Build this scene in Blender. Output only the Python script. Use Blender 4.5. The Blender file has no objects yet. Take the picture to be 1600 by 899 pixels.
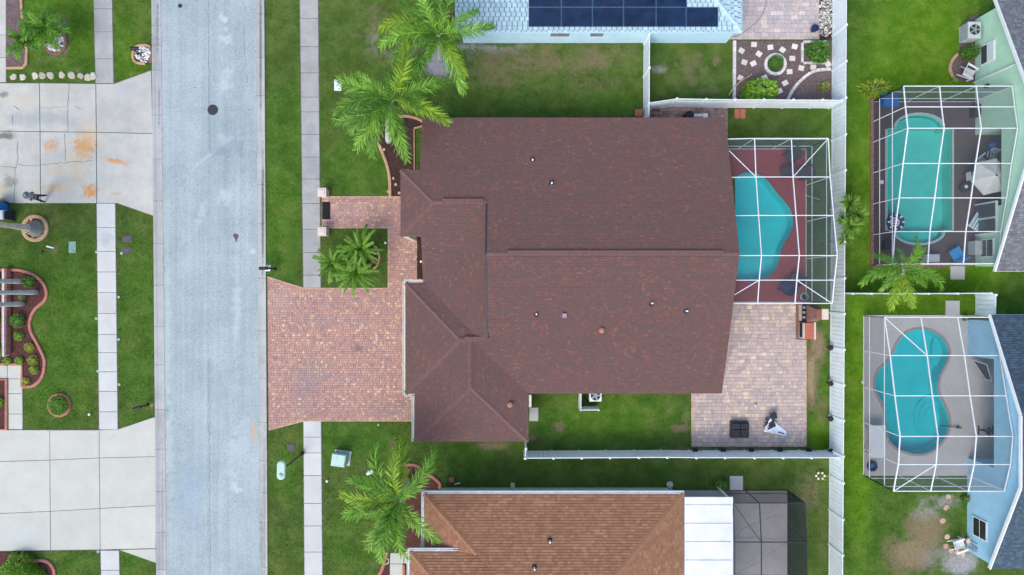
import bpy, bmesh, math, random
import numpy as np
from mathutils import Vector, Matrix
random.seed(7); RNG = np.random.default_rng(7)
R = math.radians
sc = bpy.context.scene
COL = sc.collection
# ------------------------------------------------------------------ camera, world, sun, exposure
H = 43.0            # flying height of the camera above the lawns, metres
PPM = 22.5          # photo pixels per metre on the ground
cam = bpy.data.cameras.new('camera'); camo = bpy.data.objects.new('camera', cam); COL.objects.link(camo)
camo.location = (0, 0, H); camo.rotation_euler = (0, 0, 0)
cam.sensor_width = 36; cam.lens = 18 / ((800 / PPM) / H); cam.clip_end = 2000; cam.clip_start = .5
sc.camera = camo
SUN_EL, SUN_AZ = R(48), R(240)      # azimuth from +x, counter-clockwise: where the soft light comes from
w = bpy.data.worlds.new('World'); sc.world = w; w.use_nodes = True
nt = w.node_tree; bg = nt.nodes['Background']
sky = nt.nodes.new('ShaderNodeTexSky'); sky.sky_type = 'NISHITA'; sky.sun_disc = False
sky.sun_elevation = SUN_EL; sky.sun_rotation = R(90) - SUN_AZ
sky.air_density = 1.0; sky.dust_density = 2.5; sky.ozone_density = 0.5
nt.links.new(sky.outputs[0], bg.inputs[0]); bg.inputs[1].default_value = 0.15
sl = bpy.data.lights.new('sun', 'SUN'); slo = bpy.data.objects.new('sun', sl); COL.objects.link(slo)
sl.energy = 0.7; sl.angle = R(30); sl.color = (1, .95, .88)
d = Vector((math.cos(SUN_AZ) * math.cos(SUN_EL), math.sin(SUN_AZ) * math.cos(SUN_EL), math.sin(SUN_EL)))
slo.rotation_euler = d.to_track_quat('Z', 'Y').to_euler(); slo.location = d * 60
sc.view_settings.view_transform = 'Standard'; sc.view_settings.look = 'None'
sc.view_settings.gamma = 1; sc.view_settings.exposure = 0.97
sc.cycles.use_denoising = True; sc.cycles.max_bounces = 6; sc.cycles.transparent_max_bounces = 16
sc.cycles.diffuse_bounces = 3; sc.cycles.glossy_bounces = 2; sc.cycles.caustics_reflective = False; sc.cycles.caustics_refractive = False
# ------------------------------------------------------------------ helpers
def W(px, py, z=0.0):
    s = (H - z) / H / PPM
    return Vector(((px - 800) * s, (449.5 - py) * s, z))
def G(u, v, z=0.0):                 # ground-plan units (1/22.5 m east, south of the point below the camera)
    return Vector((u / PPM, -v / PPM, z))
def XY(poly): return [tuple(W(a, b).xy) for a, b in poly]
def GXY(poly): return [(a / PPM, -b / PPM) for a, b in poly]
ORG = {}
class MB:
    def __init__(s): s.v = []; s.f = []; s.m = []
    def add(s, vs, fs, mi=0):
        o = len(s.v); s.v += [tuple(x) for x in vs]; s.f += [tuple(o + i for i in f) for f in fs]; s.m += [mi] * len(fs)
        return s
    def box(s, c, size, rot=0, mi=0, taper=1):
        hx, hy, hz = size[0] / 2, size[1] / 2, size[2] / 2; ca, sa = math.cos(rot), math.sin(rot); vs = []
        for k, z in ((1, -hz), (taper, hz)):
            for x, y in ((-hx, -hy), (hx, -hy), (hx, hy), (-hx, hy)):
                x *= k; y *= k
                vs.append((c[0] + x * ca - y * sa, c[1] + x * sa + y * ca, c[2] + z))
        return s.add(vs, [(3, 2, 1, 0), (4, 5, 6, 7), (0, 1, 5, 4), (1, 2, 6, 5), (2, 3, 7, 6), (3, 0, 4, 7)], mi)
    def bar(s, p, q, w_, h_, mi=0, up=(0, 0, 1)):
        p, q = Vector(p), Vector(q); t = (q - p).normalized(); up = Vector(up)
        if abs(t.dot(up)) > .98: up = Vector((1, 0, 0))
        a = t.cross(up).normalized() * w_ / 2; b = a.cross(t).normalized() * h_ / 2
        vs = [p - a - b, p + a - b, p + a + b, p - a + b, q - a - b, q + a - b, q + a + b, q - a + b]
        return s.add(vs, [(0, 1, 2, 3), (7, 6, 5, 4), (4, 5, 1, 0), (5, 6, 2, 1), (6, 7, 3, 2), (7, 4, 0, 3)], mi)
    def prism(s, poly, z0, z1, mi=0, bev=0):
        n = len(poly)
        area = sum(poly[i][0] * poly[(i + 1) % n][1] - poly[(i + 1) % n][0] * poly[i][1] for i in range(n))
        if area < 0: poly = poly[::-1]
        vs = [(x, y, z0) for x, y in poly] + [(x, y, z1 - bev) for x, y in poly]
        fs = [(i, (i + 1) % n, n + (i + 1) % n, n + i) for i in range(n)]
        if bev:
            cx = sum(p[0] for p in poly) / n; cy = sum(p[1] for p in poly) / n
            for x, y in poly:
                dx, dy = cx - x, cy - y; l = math.hypot(dx, dy) or 1
                vs.append((x + dx / l * bev * 1.4, y + dy / l * bev * 1.4, z1))
            fs += [(n + i, n + (i + 1) % n, 2 * n + (i + 1) % n, 2 * n + i) for i in range(n)]
            fs.append(tuple(range(2 * n, 3 * n)))
        else: fs.append(tuple(range(n, 2 * n)))
        return s.add(vs, fs, mi)
    def tube(s, pts, rad, n=8, mi=0, cap=True):
        pts = [Vector(p) for p in pts]
        if not hasattr(rad, '__len__'): rad = [rad] * len(pts)
        vs = []; fs = []; ref = None
        for i, p in enumerate(pts):
            t = (pts[min(i + 1, len(pts) - 1)] - pts[max(i - 1, 0)]).normalized()
            up = Vector((0, 0, 1)) if abs(t.z) < .95 else Vector((1, 0, 0))
            a = t.cross(up).normalized()
            if ref is not None:
                a = (ref - t * ref.dot(t)).normalized()
            ref = a; b = t.cross(a)
            for k in range(n):
                an = 2 * math.pi * k / n
                vs.append(p + (a * math.cos(an) + b * math.sin(an)) * rad[i])
        for i in range(len(pts) - 1):
            for k in range(n):
                fs.append((i * n + k, i * n + (k + 1) % n, (i + 1) * n + (k + 1) % n, (i + 1) * n + k))
        if cap: fs.append(tuple(range(n))[::-1]); fs.append(tuple(range((len(pts) - 1) * n, len(pts) * n)))
        return s.add(vs, fs, mi)
    def lathe(s, c, prof, n=16, mi=0, sx=1, sy=1, rot=0):
        vs = []; fs = []; ca, sa = math.cos(rot), math.sin(rot)
        for r, z in prof:
            for k in range(n):
                an = 2 * math.pi * k / n; x = r * math.cos(an) * sx; y = r * math.sin(an) * sy
                vs.append((c[0] + x * ca - y * sa, c[1] + x * sa + y * ca, c[2] + z))
        for i in range(len(prof) - 1):
            for k in range(n): fs.append((i * n + k, i * n + (k + 1) % n, (i + 1) * n + (k + 1) % n, (i + 1) * n + k))
        fs.append(tuple(range(n))[::-1]); fs.append(tuple(range((len(prof) - 1) * n, len(prof) * n)))
        return s.add(vs, fs, mi)
    def ball(s, c, r, n=12, m=8, mi=0, sc_=(1, 1, 1)):
        prof = [(max(1e-4, r * math.sin(math.pi * i / m)), -r * math.cos(math.pi * i / m) * sc_[2]) for i in range(m + 1)]
        return s.lathe(c, prof, n, mi, sc_[0], sc_[1])
    def build(s, name, mats, parent=None, smooth=False, kind=None, org=None):
        me = bpy.data.meshes.new(name)
        if org is None:
            if parent is not None: org = ORG[parent.name]
            else:
                a = np.array(s.v); org = Vector((float(a[:, 0].mean()), float(a[:, 1].mean()), float(a[:, 2].min())))
        a = np.array(s.v, dtype=float) - np.array(org)
        me.from_pydata(a.tolist(), [], s.f)
        if not isinstance(mats, (list, tuple)): mats = [mats]
        for m_ in mats: me.materials.append(m_)
        if len(mats) > 1: me.polygons.foreach_set('material_index', s.m)
        if smooth: me.polygons.foreach_set('use_smooth', [True] * len(me.polygons))
        o = bpy.data.objects.new(name, me); COL.objects.link(o)
        if parent is not None: o.parent = parent
        else: o.location = org
        ORG[o.name] = Vector(org)
        if kind: o['kind'] = kind
        return o
def tag(o, label, cat, group=None):
    o['label'] = label; o['category'] = cat
    if group: o['group'] = group
    return o
def thing(name, loc, label, cat, group=None):
    o = bpy.data.objects.new(name, None); COL.objects.link(o); o.location = loc; ORG[o.name] = Vector(loc)
    o.empty_display_size = .2
    return tag(o, label, cat, group)
def copy_thing(o, label=None, loc=None, rz=None, scale=None, parent=None):
    c = o.copy(); COL.objects.link(c)
    if parent is not None: c.parent = parent
    for ch in list(o.children): copy_thing(ch, parent=c)
    if label: c['label'] = label
    if loc is not None: c.location = loc
    if rz is not None: c.rotation_euler.z = rz
    if scale is not None: c.scale = (scale,) * 3 if not hasattr(scale, '__len__') else scale
    return c
HARD = []
def hard(poly): HARD.append(list(poly)); return poly
def clip(poly, t0, t1, dx, dy):     # clip convex polygon (xy) to t0 <= p.d <= t1
    for sgn, lim in ((1, t0), (-1, -t1)):
        out = []; n = len(poly)
        for i in range(n):
            a, b = poly[i], poly[(i + 1) % n]
            fa = sgn * (a[0] * dx + a[1] * dy) - lim; fb = sgn * (b[0] * dx + b[1] * dy) - lim
            if fa >= 0: out.append(a)
            if (fa > 0 and fb < 0) or (fa < 0 and fb > 0):
                k = fa / (fa - fb); out.append((a[0] + (b[0] - a[0]) * k, a[1] + (b[1] - a[1]) * k))
        poly = out
        if len(poly) < 3: return []
    return poly
def parea(p): return abs(sum(p[i][0] * p[(i + 1) % len(p)][1] - p[(i + 1) % len(p)][0] * p[i][1] for i in range(len(p)))) / 2
def smooth_loop(pts, k=4, closed=True):
    out = []; n = len(pts)
    for i in range(n if closed else n - 1):
        if closed: p0, p1, p2, p3 = pts[i - 1], pts[i], pts[(i + 1) % n], pts[(i + 2) % n]
        else: p0, p1, p2, p3 = pts[max(i - 1, 0)], pts[i], pts[i + 1], pts[min(i + 2, n - 1)]
        for j in range(k):
            t = j / k
            out.append(tuple(.5 * (2 * b + (c - a) * t + (2 * a - 5 * b + 4 * c - e) * t * t + (3 * b - a - 3 * c + e) * t ** 3) for a, b, c, e in zip(p0, p1, p2, p3)))
    if not closed: out.append(tuple(pts[-1]))
    return out
# ------------------------------------------------------------------ materials
def srgb(r, g, b):
    f = lambda c: (c / 255 / 12.92) if c / 255 <= .04045 else ((c / 255 + .055) / 1.055) ** 2.4
    return (f(r), f(g), f(b), 1)
def L4(c): return tuple(c) + (1,) if len(c) == 3 else tuple(c)
class NT:
    def __init__(s, name):
        s.m = bpy.data.materials.new(name); s.m.use_nodes = True; s.t = s.m.node_tree
        s.b = s.t.nodes['Principled BSDF']; s.geo = s.t.nodes.new('ShaderNodeNewGeometry'); s._r = None
    def n(s, typ, **kw):
        o = s.t.nodes.new(typ)
        for k, v in kw.items(): setattr(o, k, v)
        return o
    def l(s, a, b): s.t.links.new(a, b)
    def noise(s, scale, detail=4, rough=.55, vec=None, dist=0):
        o = s.n('ShaderNodeTexNoise'); o.inputs['Scale'].default_value = scale; o.inputs['Detail'].default_value = detail
        o.inputs['Roughness'].default_value = rough; o.inputs['Distortion'].default_value = dist
        s.l(vec or s.geo.outputs['Position'], o.inputs['Vector']); return o.outputs['Fac']
    def math(s, op, a, b=0.0, c=None, clamp=False):
        o = s.n('ShaderNodeMath', operation=op, use_clamp=clamp)
        for i, x in enumerate((a, b, c)):
            if x is None: continue
            if isinstance(x, (int, float)): o.inputs[i].default_value = x
            else: s.l(x, o.inputs[i])
        return o.outputs[0]
    def rnd(s):
        if s._r is None:
            oi = s.n('ShaderNodeObjectInfo')
            s._r = s.math('FRACT', s.math('ADD', s.math('MULTIPLY', oi.outputs['Random'], 7.31), s.geo.outputs['Random Per Island']))
        return s._r
    def ramp(s, fac, stops, interp='LINEAR'):
        o = s.n('ShaderNodeValToRGB'); e = o.color_ramp.elements; o.color_ramp.interpolation = interp
        while len(e) < len(stops): e.new(.5)
        for i, (p, c) in enumerate(stops): e[i].position = p; e[i].color = L4(c)
        s.l(fac, o.inputs[0]); return o.outputs[0]
    def mix(s, fac, a, b, mode='MIX'):
        o = s.n('ShaderNodeMix', data_type='RGBA', blend_type=mode); o.clamp_factor = True
        for i, x in ((0, fac), (6, a), (7, b)):
            if isinstance(x, (int, float)): o.inputs[i].default_value = x
            elif isinstance(x, (tuple, list)): o.inputs[i].default_value = L4(x)
            else: s.l(x, o.inputs[i])
        return o.outputs[2]
    def mapr(s, v, a, b, c=0., d_=1., smooth=True):
        o = s.n('ShaderNodeMapRange', interpolation_type='SMOOTHSTEP' if smooth else 'LINEAR')
        s.l(v, o.inputs[0])
        for i, x in zip((1, 2, 3, 4), (a, b, c, d_)): o.inputs[i].default_value = x
        return o.outputs[0]
    def spot(s, px, py, rx, ry, rot=0, soft=.6, ns=1.2, amt=.9):
        c = W(px, py)
        mp = s.n('ShaderNodeMapping', vector_type='TEXTURE'); mp.inputs['Location'].default_value = (c.x, c.y, 0)
        mp.inputs['Rotation'].default_value = (0, 0, -R(rot)); mp.inputs['Scale'].default_value = (rx / PPM, ry / PPM, 1)
        s.l(s.geo.outputs['Position'], mp.inputs['Vector'])
        fl = s.n('ShaderNodeVectorMath', operation='MULTIPLY'); fl.inputs[1].default_value = (1, 1, 0); s.l(mp.outputs[0], fl.inputs[0])
        ln = s.n('ShaderNodeVectorMath', operation='LENGTH'); s.l(fl.outputs[0], ln.inputs[0])
        dd = s.math('ADD', ln.outputs['Value'], s.math('MULTIPLY', s.math('SUBTRACT', s.noise(ns, 5, .65), .5), amt * 2))
        return s.mapr(dd, 1 - soft, 1, 1, 0)
    def bump(s, h, strength=.3, dist=.02):
        o = s.n('ShaderNodeBump'); o.inputs['Strength'].default_value = strength; o.inputs['Distance'].default_value = dist
        s.l(h, o.inputs['Height']); s.l(o.outputs[0], s.b.inputs['Normal'])
    def done(s, col, rough=.8, spec=.3, metal=0):
        if isinstance(col, (tuple, list)): s.b.inputs['Base Color'].default_value = L4(col)
        else: s.l(col, s.b.inputs['Base Color'])
        s.b.inputs['Roughness'].default_value = rough; s.b.inputs['Specular IOR Level'].default_value = spec
        s.b.inputs['Metallic'].default_value = metal
        return s.m
def plain(name, c, rough=.7, var=.12, scale=3., bump=0, bscale=40, spec=.3, metal=0, rnd=0):
    t = NT(name); c = L4(c)
    lo = tuple(x * (1 - var) for x in c[:3]); hi = tuple(min(1, x * (1 + var)) for x in c[:3])
    f = t.mapr(t.noise(scale, 6, .65), .3, .7)
    if rnd: f = t.mix(rnd, f, t.rnd())
    col = t.ramp(f, [(0, lo), (1, hi)])
    if bump: t.bump(t.noise(bscale, 3), bump, .01)
    return t.done(col, rough, spec, metal)
def islands(name, stops, rough=.85, noise=.15, bump=.2, spec=.2, bscale=60, patch=0, ps=.35, spots=()):
    t = NT(name); f = t.rnd()
    if patch: f = t.math('ADD', f, t.math('MULTIPLY', t.math('SUBTRACT', t.noise(ps, 4), .5), patch), clamp=True)
    col = t.ramp(f, stops)
    col = t.mix(noise, col, t.ramp(t.noise(9, 5, .7), [(.3, (.02, .02, .02)), (.7, (.9, .9, .9))]), 'OVERLAY')
    for px, py, rx, ry, rot, c, amt, ns in spots: col = t.mix(t.math('MULTIPLY', t.spot(px, py, rx, ry, rot, .9, ns, 1.1), amt), col, c)
    if bump: t.bump(t.noise(bscale, 2), bump, .006)
    return t.done(col, rough, spec)
M = {}
WHITE = (.80, .82, .84)
M['vinyl'] = plain('white_vinyl', (.78, .87, .91), .35, .05, 1.5, spec=.4)
M['white'] = plain('white_paint', (.74, .77, .79), .45, .05, 2)
M['cream'] = plain('cream_paint', (.72, .71, .62), .55, .06, 2)
M['stucco'] = plain('cream_stucco', (.55, .50, .42), .9, .08, 2, bump=.2)
M['bluewall'] = plain('pale_blue_stucco', (.46, .68, .80), .9, .06, 1.2, bump=.2)
M['greenwall'] = plain('pale_green_stucco', (.44, .68, .52), .9, .06, 1.2, bump=.2)
M['bluewall2'] = plain('sky_blue_stucco', (.31, .56, .74), .9, .06, 1.2, bump=.2)
M['seawall'] = plain('grey_green_stucco', (.30, .42, .36), .9, .06, 1.2, bump=.2)
M['black'] = plain('black_paint', (.018, .02, .024), .5, .2)
M['charcoal'] = plain('charcoal_fabric', (.03, .032, .04), .9, .2, 12)
M['wicker'] = plain('dark_wicker', (.045, .045, .055), .8, .3, 30, bump=.5)
M['navyblue'] = plain('navy_plastic', (.02, .03, .09), .45, .1)
M['blue'] = plain('blue_plastic', (.02, .16, .5), .45, .1)
M['teal_towel'] = plain('blue_towel', (.03, .30, .66), .9, .2, 8)
M['cyan'] = plain('turquoise_stripe', (.03, .36, .50), .8, .1)
M['greyfab'] = plain('pale_grey_canvas', (.52, .55, .55), .9, .08, 4)
M['towel'] = plain('pale_blue_cloth', (.62, .70, .80), .9, .15, 6)
M['steel'] = plain('grey_metal', (.32, .35, .38), .45, .15, 6, metal=.4)
M['galv'] = plain('grey_green_metal', (.24, .42, .36), .5, .1, 5)
M['palegreen'] = plain('pale_green_enamel', (.42, .60, .52), .5, .08, 4)
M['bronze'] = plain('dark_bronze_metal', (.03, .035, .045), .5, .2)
M['terra'] = plain('terracotta', (.42, .14, .09), .85, .15, 8)
M['redkerb'] = plain('red_concrete_kerb', (.42, .17, .13), .85, .18, 5, bump=.2)
M['tankerb'] = plain('tan_concrete_kerb', (.45, .28, .17), .85, .18, 5, bump=.2)
M['brownkerb'] = plain('brown_block', (.20, .11, .09), .85, .2, 5)
M['block'] = islands('white_edging_block', [(0, (.5, .49, .48)), (1, (.72, .7, .68))], .85, .2)
M['step'] = islands('concrete_stepping_stone', [(0, (.56, .53, .47)), (1, (.72, .69, .62))], .85, .2)
M['pinkstone'] = islands('pink_stone', [(0, (.42, .27, .2)), (1, (.55, .4, .3))], .85, .2)
M['flag'] = islands('pale_flagstone', [(0, (.38, .36, .27)), (1, (.55, .52, .42))], .9, .3)
M['cap'] = plain('pale_pink_stone', (.62, .52, .46), .8, .08, 9, bump=.3)
M['bark'] = plain('grey_palm_bark', (.42, .45, .45), .9, .25, 7, bump=.6, bscale=12)
M['barkbrown'] = plain('brown_palm_bark', (.46, .40, .33), .9, .3, 7, bump=.6, bscale=12)
M['darkroot'] = plain('dark_root_mass', (.20, .20, .19), .95, .3, 10, bump=.6, bscale=20)
M['bronzewood'] = plain('weathered_wood', (.2, .13, .09), .85, .25, 8)
M['bamboo'] = plain('bamboo_cane', (.5, .38, .18), .7, .2, 8)
M['hose'] = plain('grey_hose', (.2, .22, .2), .6, .1)
M['rubber'] = plain('black_rubber_mat', (.012, .013, .016), .85, .25, 25)
M['fascia'] = plain('brown_fascia', (.16, .1, .08), .7, .1)
M['whitemetal'] = plain('white_metal_roof', (.67, .70, .72), .45, .09, .9)
M['tank'] = plain('pale_grey_plastic', (.45, .5, .52), .5, .1)
M['skin'] = plain('skin', (.42, .24, .16), .6, .05)
M['shirt'] = plain('grey_blue_shirt', (.10, .14, .20), .9, .1)
M['hat'] = plain('slate_sun_hat', (.12, .15, .19), .9, .1)
M['crack'] = plain('crack_filler', (.12, .12, .11), .95, .3)
M['teal_mark'] = plain('teal_marking_paint', (.10, .5, .5), .8, .2, 15)
M['iron'] = plain('cast_iron', (.04, .045, .055), .6, .3, 20)
M['lid'] = plain('green_utility_lid', (.2, .36, .28), .8, .15, 5)
M['purplelid'] = plain('purple_grey_lid', (.10, .085, .095), .8, .15, 5)
# roofs
M['roof'] = islands('red_brown_shingle', [(0, (.122, .086, .080)), (.38, (.138, .086, .079)), (.68, (.155, .085, .076)), (.88, (.176, .088, .076)), (.97, (.186, .095, .08)), (1, (.196, .108, .09))], .9, .12, .3, .12, 90, patch=.45, ps=1.0)
M['roofcap'] = plain('red_brown_ridge_cap', (.150, .086, .079), .9, .12, 5, bump=.3, spec=.15)
M['roofbrown'] = islands('tan_brown_shingle', [(0, (.238, .121, .072)), (.5, (.28, .143, .084)), (.85, (.312, .163, .096)), (1, (.355, .19, .115))], .9, .18, .35, .15, 90, patch=.3)
M['roofbrowncap'] = plain('tan_brown_ridge_cap', (.295, .15, .088), .9, .12, 5, bump=.3, spec=.15)
M['roofblue'] = islands('pale_blue_tile', [(0, (.36, .51, .57)), (.6, (.42, .58, .64)), (1, (.48, .64, .70))], .8, .1, .3, .25, 60)
M['roofgrey'] = islands('grey_shingle', [(0, (.125, .135, .15)), (.6, (.165, .175, .19)), (1, (.22, .23, .245))], .9, .15, .3, .15, 90)
M['roofslate'] = islands('slate_blue_shingle', [(0, (.045, .078, .105)), (.6, (.062, .10, .135)), (1, (.085, .13, .17))], .9, .15, .3, .15, 90)
# pavers
PV = [(0, (.34, .228, .222)), (.22, (.41, .252, .226)), (.5, (.47, .274, .225)), (.8, (.51, .30, .23)), (.92, (.54, .36, .26)), (.97, (.60, .42, .27)), (1, (.64, .48, .35))]
M['paver'] = islands('tumbled_red_paver', PV, .85, .2, .4, .2, 70, patch=.3, spots=[(480, 600, 34, 60, 10, (.30, .26, .26), .4, .9), (520, 500, 120, 9, 0, (.36, .27, .26), .35, .8), (520, 590, 120, 9, 0, (.34, .26, .26), .35, .8), (440, 470, 30, 30, 0, (.50, .36, .32), .45, .9), (600, 640, 40, 14, 0, (.33, .25, .26), .35, 1), (560, 545, 10, 8, 0, (.14, .11, .11), .5, 1.6), (575, 490, 6, 6, 0, (.14, .11, .11), .45, 2), (540, 330, 50, 16, 0, (.46, .36, .34), .25, 1)])
M['paverjoint'] = plain('paver_joint_sand', (.20, .15, .14), .95, .2, 6)
PP = [(0, (.38, .325, .315)), (.3, (.445, .37, .345)), (.55, (.49, .395, .355)), (.8, (.525, .42, .355)), (.93, (.57, .46, .37)), (1, (.64, .54, .42))]
M['patiopaver'] = islands('pale_patio_paver', PP, .85, .2, .3, .2, 60, patch=.4)
M['tanpaver'] = islands('tan_patio_paver', [(0, (.40, .37, .37)), (.5, (.47, .41, .40)), (.85, (.52, .44, .40)), (1, (.6, .55, .5))], .85, .2, .3, .2, 60)
M['redpaver'] = islands('pink_court_paver', [(0, (.26, .16, .15)), (1, (.42, .3, .27))], .85, .2, .3, .2, 60)
# concrete, asphalt, soil, water, screens, leaves
def concrete(name, base, spots=(), stain=.14, rnd=.12, bump=.25):
    t = NT(name); b = L4(base)[:3]
    f = t.mapr(t.noise(.7, 6, .7), .3, .7)
    col = t.ramp(f, [(0, tuple(x * (1 - stain) for x in b)), (1, tuple(min(1, x * (1 + stain * .6)) for x in b))])
    col = t.mix(rnd, col, t.ramp(t.rnd(), [(0, tuple(x * .55 for x in b)), (1, tuple(min(1, x * 1.25) for x in b))]))
    fine = t.ramp(t.noise(26, 4, .75), [(.25, (.3, .3, .3)), (.75, (.7, .7, .7))])
    col = t.mix(.25, col, fine, 'OVERLAY')
    for sp in spots:
        px, py, rx, ry, rot, c, amt, ns = sp[:8]
        fac = t.math('MULTIPLY', t.spot(px, py, rx, ry, rot, .8, ns * 1.5, sp[8] if len(sp) > 8 else 1.25), amt)
        col = t.mix(fac, col, c)
    t.bump(t.noise(45, 3), bump, .006)
    return t.done(col, .9, .2)
RUST = (.56, .25, .06); OIL = (.13, .13, .12); GRIME = (.3, .34, .36)
M['concrete_old'] = concrete('stained_old_concrete', (.475, .475, .43), [
    (132, 230, 26, 24, 0, RUST, .8, 2.4), (140, 212, 24, 30, 0, (.62, .42, .2), .5, 2.2), (142, 300, 18, 16, 0, RUST, .85, 2.2), (88, 294, 30, 10, 0, (.6, .36, .14), .6, 2.2),
    (185, 253, 34, 6, 12, RUST, .8, 1.2), (80, 228, 16, 12, 0, RUST, .6, 2.5), (90, 268, 22, 10, 0, (.6, .4, .2), .45, 2), (120, 258, 24, 40, 0, (.62, .46, .26), .4, 1.2), (186, 302, 14, 4, 0, RUST, .3, 2),
    (6, 149, 13, 8, 0, OIL, .7, 1.2), (10, 211, 20, 9, 0, OIL, .85, 1.2), (16, 285, 16, 14, 0, (.2, .2, .16), .7, 1.4), (60, 186, 80, 16, 0, GRIME, .6, .8), (40, 158, 60, 10, 0, (.55, .48, .36), .4, 1), (5, 300, 12, 20, 0, (.5, .38, .2), .35, 1.4), (200, 140, 40, 16, -20, (.36, .4, .42), .5, 1)])
M['concrete_new'] = concrete('clean_pale_concrete', (.505, .51, .45), [(20, 840, 60, 20, 0, (.48, .54, .55), .4, .7), (60, 700, 80, 20, 0, (.52, .52, .44), .3, .6)], .07, .1)
M['walk_old'] = concrete('weathered_walk_concrete', (.375, .375, .36), [(485, 240, 14, 90, 0, (.26, .29, .31), .6, 1), (485, 400, 14, 60, 0, (.31, .33, .34), .6, 1), (162, 60, 14, 70, 0, (.30, .33, .35), .6, 1)], .2, .2)
M['walk_new'] = concrete('pale_walk_concrete', (.54, .55, .53), [(167, 375, 14, 14, 0, (.36, .4, .43), .6, 1.5)], .1, .2)
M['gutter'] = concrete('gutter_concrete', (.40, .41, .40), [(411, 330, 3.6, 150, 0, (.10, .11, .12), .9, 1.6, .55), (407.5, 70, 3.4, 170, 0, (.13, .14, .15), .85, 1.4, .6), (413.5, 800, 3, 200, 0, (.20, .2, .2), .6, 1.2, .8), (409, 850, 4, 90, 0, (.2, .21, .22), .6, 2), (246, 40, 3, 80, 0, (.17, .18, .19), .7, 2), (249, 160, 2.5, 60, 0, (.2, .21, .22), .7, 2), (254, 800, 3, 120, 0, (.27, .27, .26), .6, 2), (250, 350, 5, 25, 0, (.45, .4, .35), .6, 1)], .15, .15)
M['pad'] = concrete('pad_concrete', (.52, .52, .49), (), .1, .1)
M['deckgrey'] = concrete('pale_pool_deck', (.50, .49, .47), [(1470, 560, 30, 60, 0, (.42, .41, .4), .4, .8)], .08, .0)
M['deckred'] = concrete('red_pool_deck', (.25, .058, .062), (), .1, .0)
M['deckbrown'] = concrete('brown_pool_deck', (.105, .078, .08), (), .12, .0)
M['deckdark'] = concrete('grey_lanai_slab', (.33, .325, .32), (), .1, .0)
def asphalt():
    t = NT('pale_grey_asphalt')
    f = t.mapr(t.noise(.28, 7, .68), .3, .7)
    col = t.ramp(f, [(0, (.285, .352, .362)), (1, (.37, .43, .437))])
    pts = t.n('ShaderNodeTexVoronoi'); pts.inputs['Scale'].default_value = 22; t.l(t.geo.outputs['Position'], pts.inputs['Vector'])
    col = t.mix(.3, col, t.ramp(pts.outputs['Color'], [(.15, (.25, .25, .25)), (.85, (.75, .75, .75))]), 'OVERLAY')
    col = t.mix(.35, col, t.ramp(t.noise(14, 5, .8), [(.3, (.3, .3, .3)), (.7, (.7, .7, .7))]), 'OVERLAY')
    # long wheel-track streaks along the street
    mp = t.n('ShaderNodeMapping'); mp.inputs['Scale'].default_value = (2.2, .05, 1); t.l(t.geo.outputs['Position'], mp.inputs['Vector'])
    col = t.mix(.35, col, t.ramp(t.noise(1, 4, .6, mp.outputs[0]), [(.3, (.36, .36, .36)), (.7, (.64, .64, .64))]), 'OVERLAY')
    lt = (.45, .515, .54); dk = (.19, .25, .29)
    for px, py, rx, ry, rot, c, a in [(350, 30, 12, 8, 30, lt, .75), (352, 62, 14, 10, -20, lt, .65), (354, 45, 6, 6, 0, lt, .5), (352, 128, 14, 26, 10, lt, .5), (347, 215, 10, 12, 0, lt, .5), (330, 240, 60, 5, -38, lt, .45), (352, 307, 14, 16, 40, lt, .5), (315, 330, 8, 40, 20, lt, .4),
                                      (300, 210, 40, 60, 0, lt, .22), (395, 392, 6, 6, 0, lt, .7), (370, 480, 10, 60, 0, lt, .4), (368, 763, 14, 8, 35, lt, .7), (372, 700, 20, 60, 15, lt, .35), (345, 235, 22, 14, 0, dk, .35), (374, 230, 12, 22, 0, dk, .3), (360, 225, 70, 60, 0, dk, .18),
                                      (397, 675, 6, 26, -6, (.46, .38, .28), .75), (262, 520, 6, 200, 0, lt, .3), (266, 700, 8, 120, 0, lt, .35), (300, 780, 30, 90, 0, (.27, .36, .45), .3), (325, 560, 1.6, 340, 0, dk, .3), (326, 130, 1.2, 130, 0, dk, .4), (275, 450, 4, 300, 0, dk, .2), (370, 470, 6, 300, 0, lt, .2)]:
        col = t.mix(t.math('MULTIPLY', t.spot(px, py, rx, ry, rot, .75, 1.9, 1.7), min(1, a * 1.25)), col, c)
    t.bump(t.noise(60, 3), .4, .01)
    return t.done(col, .92, .2)
M['asphalt'] = asphalt()
def soil(name, stops, scale=14, bump=.7):
    t = NT(name); v = t.n('ShaderNodeTexVoronoi'); v.inputs['Scale'].default_value = scale; v.inputs['Randomness'].default_value = 1
    t.l(t.geo.outputs['Position'], v.inputs['Vector'])
    f = t.math('ADD', t.math('MULTIPLY', v.outputs['Color'], .55), t.math('MULTIPLY', t.noise(1.6, 6, .7), .5), clamp=True)
    t.bump(v.outputs['Distance'], bump, .03)
    return t.done(t.ramp(f, stops), .95, .15)
M['mulch'] = soil('red_brown_mulch', [(0, (.035, .016, .014)), (.5, (.085, .036, .032)), (.85, (.14, .065, .055)), (1, (.22, .13, .11))], 16)
M['mulchgrey'] = soil('grey_brown_mulch', [(0, (.06, .042, .04)), (.5, (.135, .10, .098)), (.85, (.21, .165, .16)), (1, (.34, .3, .3))], 16)
M['mulchdark'] = soil('dark_brown_mulch', [(0, (.02, .012, .01)), (.5, (.052, .03, .026)), (.85, (.09, .055, .045)), (1, (.18, .12, .1))], 16)
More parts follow.
